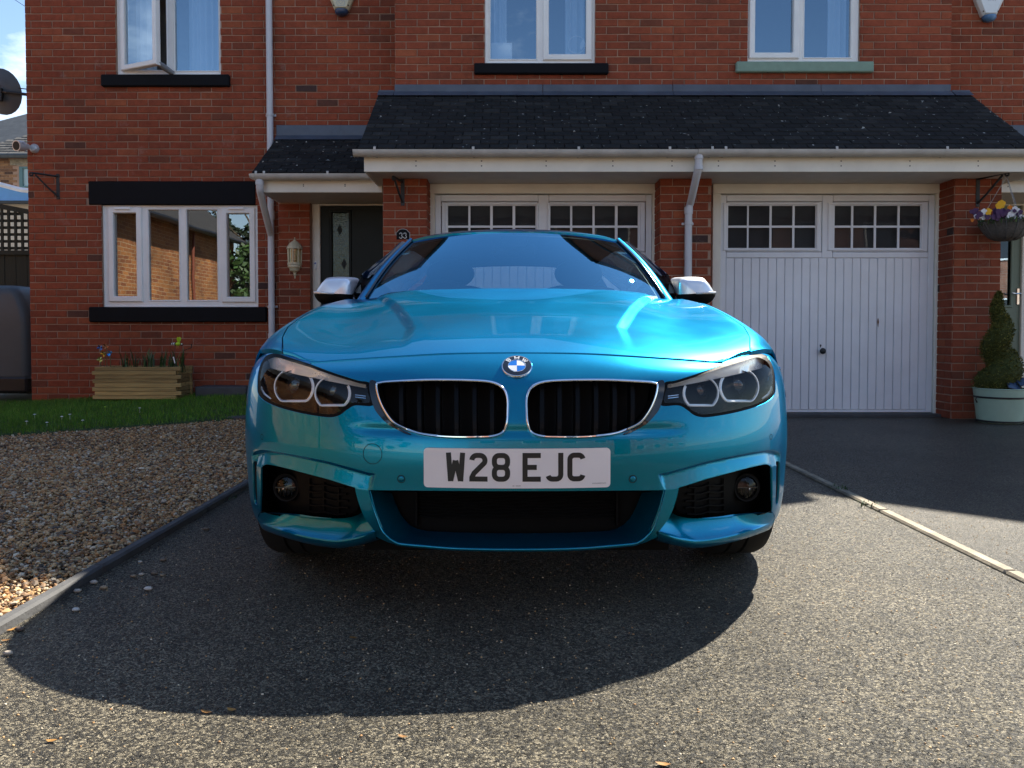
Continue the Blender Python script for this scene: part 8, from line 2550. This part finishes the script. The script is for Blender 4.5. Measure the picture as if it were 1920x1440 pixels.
for (xa, n_, e, sw) in ((-0.012, 8, -0.0475, 0.0005), (0.207, 14, -0.0425, 0.0004)):
    for k in range(n_):
        x0_ = xa + k * 0.0028
        if k == 2 and n_ == 8: continue
        fn = lambda a, ee, d: plate_pt(x0_ + a, e + ee, 0.0002 + d)
        stroke(b, [(0, 0.0009), (0.0014, 0.0009), (0.0002, -0.0009), (0.0015, -0.0009)], sw, fn, 0.0004, 0.0)
carmb('small_print', b, m_char, plate)

# ---- roundel
ep = F0(np.array([1e-6]), np.array([float(inv(969, 688)[1])]))[0]
en = Vector((0, -math.cos(R(50)), math.sin(R(50)))); eu = Vector((0, math.sin(R(50)), math.cos(R(50))))
EC = Vector((0, ep[1], ep[2])) + en * 0.002
def em(a, e, d): return EC + Vector((1, 0, 0)) * a + eu * e + en * d
def edisc(mb, prof, a0=0, a1=360, n=48):
    mb.grid([[em(rr * math.cos(R(t)), rr * math.sin(R(t)), d) for t in np.linspace(a0, a1, n + 1)] for rr, d in prof])
RE = 0.0425
m_navy = M('dark enamel', (0.012, 0.013, 0.018), 0.15, coat=0.8); m_eb = M('blue enamel', (0.01, 0.16, 0.60), 0.2, coat=0.8); m_ew = M('white enamel', (0.80, 0.80, 0.80), 0.2, coat=0.8)
b = MB(); edisc(b, [(RE * 1.06, -0.004), (RE * 1.06, 0.001), (RE * 1.02, 0.0035), (RE * 0.97, 0.0035), (RE * 0.95, 0.002)]); badge = carmb('badge', b, m_chrome, car, smooth=True, angle=40)
b = MB(); edisc(b, [(RE * 0.96, 0.0022), (RE * 0.8, 0.0032), (RE * 0.60, 0.0035)]); carmb('badge_ring', b, m_navy, badge, smooth=True)
b = MB(); edisc(b, [(RE * 0.615, 0.003), (RE * 0.60, 0.0042), (RE * 0.575, 0.0042), (RE * 0.56, 0.003)]); carmb('inner_bezel', b, m_chrome, badge, smooth=True)
for k, m_ in enumerate((m_ew, m_eb, m_ew, m_eb)):
    b = MB(); edisc(b, [(0.0, 0.0042), (RE * 0.57, 0.0036)], k * 90, k * 90 + 90, 12); carmb('badge_quadrant', b, m_, badge)
for ang, strokes in ((135, [[(-.4, -.5), (-.4, .5), (.15, .5), (.38, .25), (.1, .02), (-.4, .02)], [(.1, .02), (.42, -.2), (.2, -.5), (-.4, -.5)]]), (90, [[(-.5, -.5), (-.5, .5), (0, -.15), (.5, .5), (.5, -.5)]]), (45, [[(-.62, .5), (-.32, -.5), (0, .25), (.32, -.5), (.62, .5)]])):
    b = MB(); rr = RE * 0.775; th = R(ang)
    def fn(a, e, d):
        t = th - a * 0.0115 / rr
        q = rr + e * 0.0105
        return em(q * math.cos(t), q * math.sin(t), 0.0034 + d)
    for st_ in strokes: stroke(b, st_, 0.22, fn, 0.0004, 0.0)
    carmb('letter', b, m_ew, badge)

# ---- small fittings: parking sensors, towing eye cover, washer jets
def round_fit(u, v, rpx, mat_c, name, both=True, lab=None, groove=0.0011):
    for mir in ((False, True) if both else (False,)):
        a = inv(u, v, 0.0); s0, z0_ = a
        c = FS(np.array([s0]), np.array([z0_]))[0]; r = rpx * c[1] / FPX
        nn = surf_normals(FS, np.array([[s0, z0_]]))[0]; nn = nn if nn[1] < 0 else -nn
        b = MB()
        G = []
        for t in np.linspace(0, 2 * math.pi, 41):
            row = []
            for rr in (r - groove, r + groove):
                ss, zz_ = s0 + rr * math.cos(t), z0_ + rr * math.sin(t)
                row.append(FS(np.array([ss]), np.array([zz_]))[0] + nn * 0.0006)
            G.append(row)
        b.grid(G)
        carmb(name, b, m_under, car, mir)
        if mat_c is not None:
            b = MB(); G = []
            for t in np.linspace(0, 2 * math.pi, 25):
                G.append([c + nn * 0.003] + [FS(np.array([s0 + rr * math.cos(t)]), np.array([z0_ + rr * math.sin(t)]))[0] + nn * hh for rr, hh in ((r * 0.4, 0.003), (r * 0.68, 0.0024), (r * 0.74, 0.0005))])
            b.grid(G); carmb('sensor_cap', b, mat_c, car, mir, smooth=True)
round_fit(752, 898, 7.2, m_paint, 'sensor_seat')
round_fit(492, 819, 5.0, None, 'sensor_seat', True, None, 0.0008)
# towing eye cover only on the left of the picture
for mir in (True,):
    a = inv(698, 851); b = MB(); G = []
    c = FS(np.array([a[0]]), np.array([a[1]]))[0]; r = 19 * c[1] / FPX
    for t in np.linspace(0, 2 * math.pi, 61):
        G.append([FS(np.array([a[0] + rr * math.cos(t)]), np.array([a[1] + rr * math.sin(t)]))[0] + np.array([0, -0.0006, 0]) for rr in (r - 0.0008, r + 0.0008)])
    b.grid(G); carmb('towing_eye_cover', b, m_under, car, mir)

# ================================================================== bits lying on the asphalt
m_dry = ramp_mat('dry leaf', [(0, (0.10, 0.045, 0.012)), (1, (0.34, 0.17, 0.04))], 0.7, 0.0, 60, 0.3)
m_peb = ramp_mat('strayed flint', [(0, (0.12, 0.09, 0.07)), (0.5, (0.32, 0.24, 0.15)), (1, (0.55, 0.52, 0.48))], 0.7, 0.0006, 300, 0.2)
for (u, v) in ((433, 1330), (388, 1334), (95, 1388), (664, 1195), (868, 1067), (446, 1028), (1245, 1432), (22, 1180), (10, 1200), (250, 1080), (756, 1380)):
    p = gat(u, v, 0.004); s_ = random.uniform(0.008, 0.013); a = random.uniform(0, 6.28)
    b = MB(); pl = [(1.5, 0), (0.8, .5), (-.2, .55), (-1.2, .1), (-.3, -.5), (0.7, -.45)]
    f = lambda x_, y_: (p.x + s_ * (x_ * math.cos(a) - y_ * math.sin(a)), p.y + s_ * (x_ * math.sin(a) + y_ * math.cos(a)), 0.003 + s_ * (0.25 * y_ * y_ + 0.15 * x_ * x_))
    c = len(b.v); b.add([f(0, 0)] + [f(*q) for q in pl], [(0, 1 + i, 1 + (i + 1) % 6) for i in range(6)], random.random())
    tag(b.build('dry_leaf', m_dry, loc=tuple(p)), 'small curled dry leaf lying on the asphalt in front of the car', 'leaf', 'dry leaves on the drive')
for (u, v) in ((306, 1050), (263, 1053), (290, 1075), (305, 1078), (176, 1092), (145, 1108), (142, 1143), (15, 1225), (386, 992), (250, 1080), (265, 1077), (278, 1104), (195, 1102), (37, 1180)):
    p = gat(u, v, 0.004); s_ = random.uniform(0.006, 0.012)
    b = MB(); b.sphere((p.x, p.y, s_ * 0.45), s_, 7, 5, (1.2, 0.8, 0.55), tone=random.random()); b.v = [(x_ + random.uniform(-.12, .12) * s_, y_ + random.uniform(-.12, .12) * s_, z_) for x_, y_, z_ in b.v]
    tag(b.build('flint_pebble', m_peb, loc=tuple(p), smooth=True), 'flint pebble strayed from the gravel on to the asphalt', 'pebble', 'pebbles strayed on to the drive')
for (u, v, n_) in ((1576, 919, 60), (1628, 950, 26), (420, 938, 30)):
    p = gat(u, v, 0.0); b = MB()
    for k in range(n_): blade(b, (p.x + random.gauss(0, 0.02), p.y + random.gauss(0, 0.03), 0.0), random.uniform(0.01, 0.035), random.uniform(0.005, 0.03), random.uniform(0, 6.28), random.uniform(0.002, 0.005), random.random())
    tag(b.build('weed', m_leaf, loc=tuple(p), fix=False), {1576: 'largest green weed tuft in the joint of the right concrete edging', 1628: 'small green weed tuft further along the right edging', 420: 'green weed tuft at the gravel edging beside the car'}[u], 'weed')
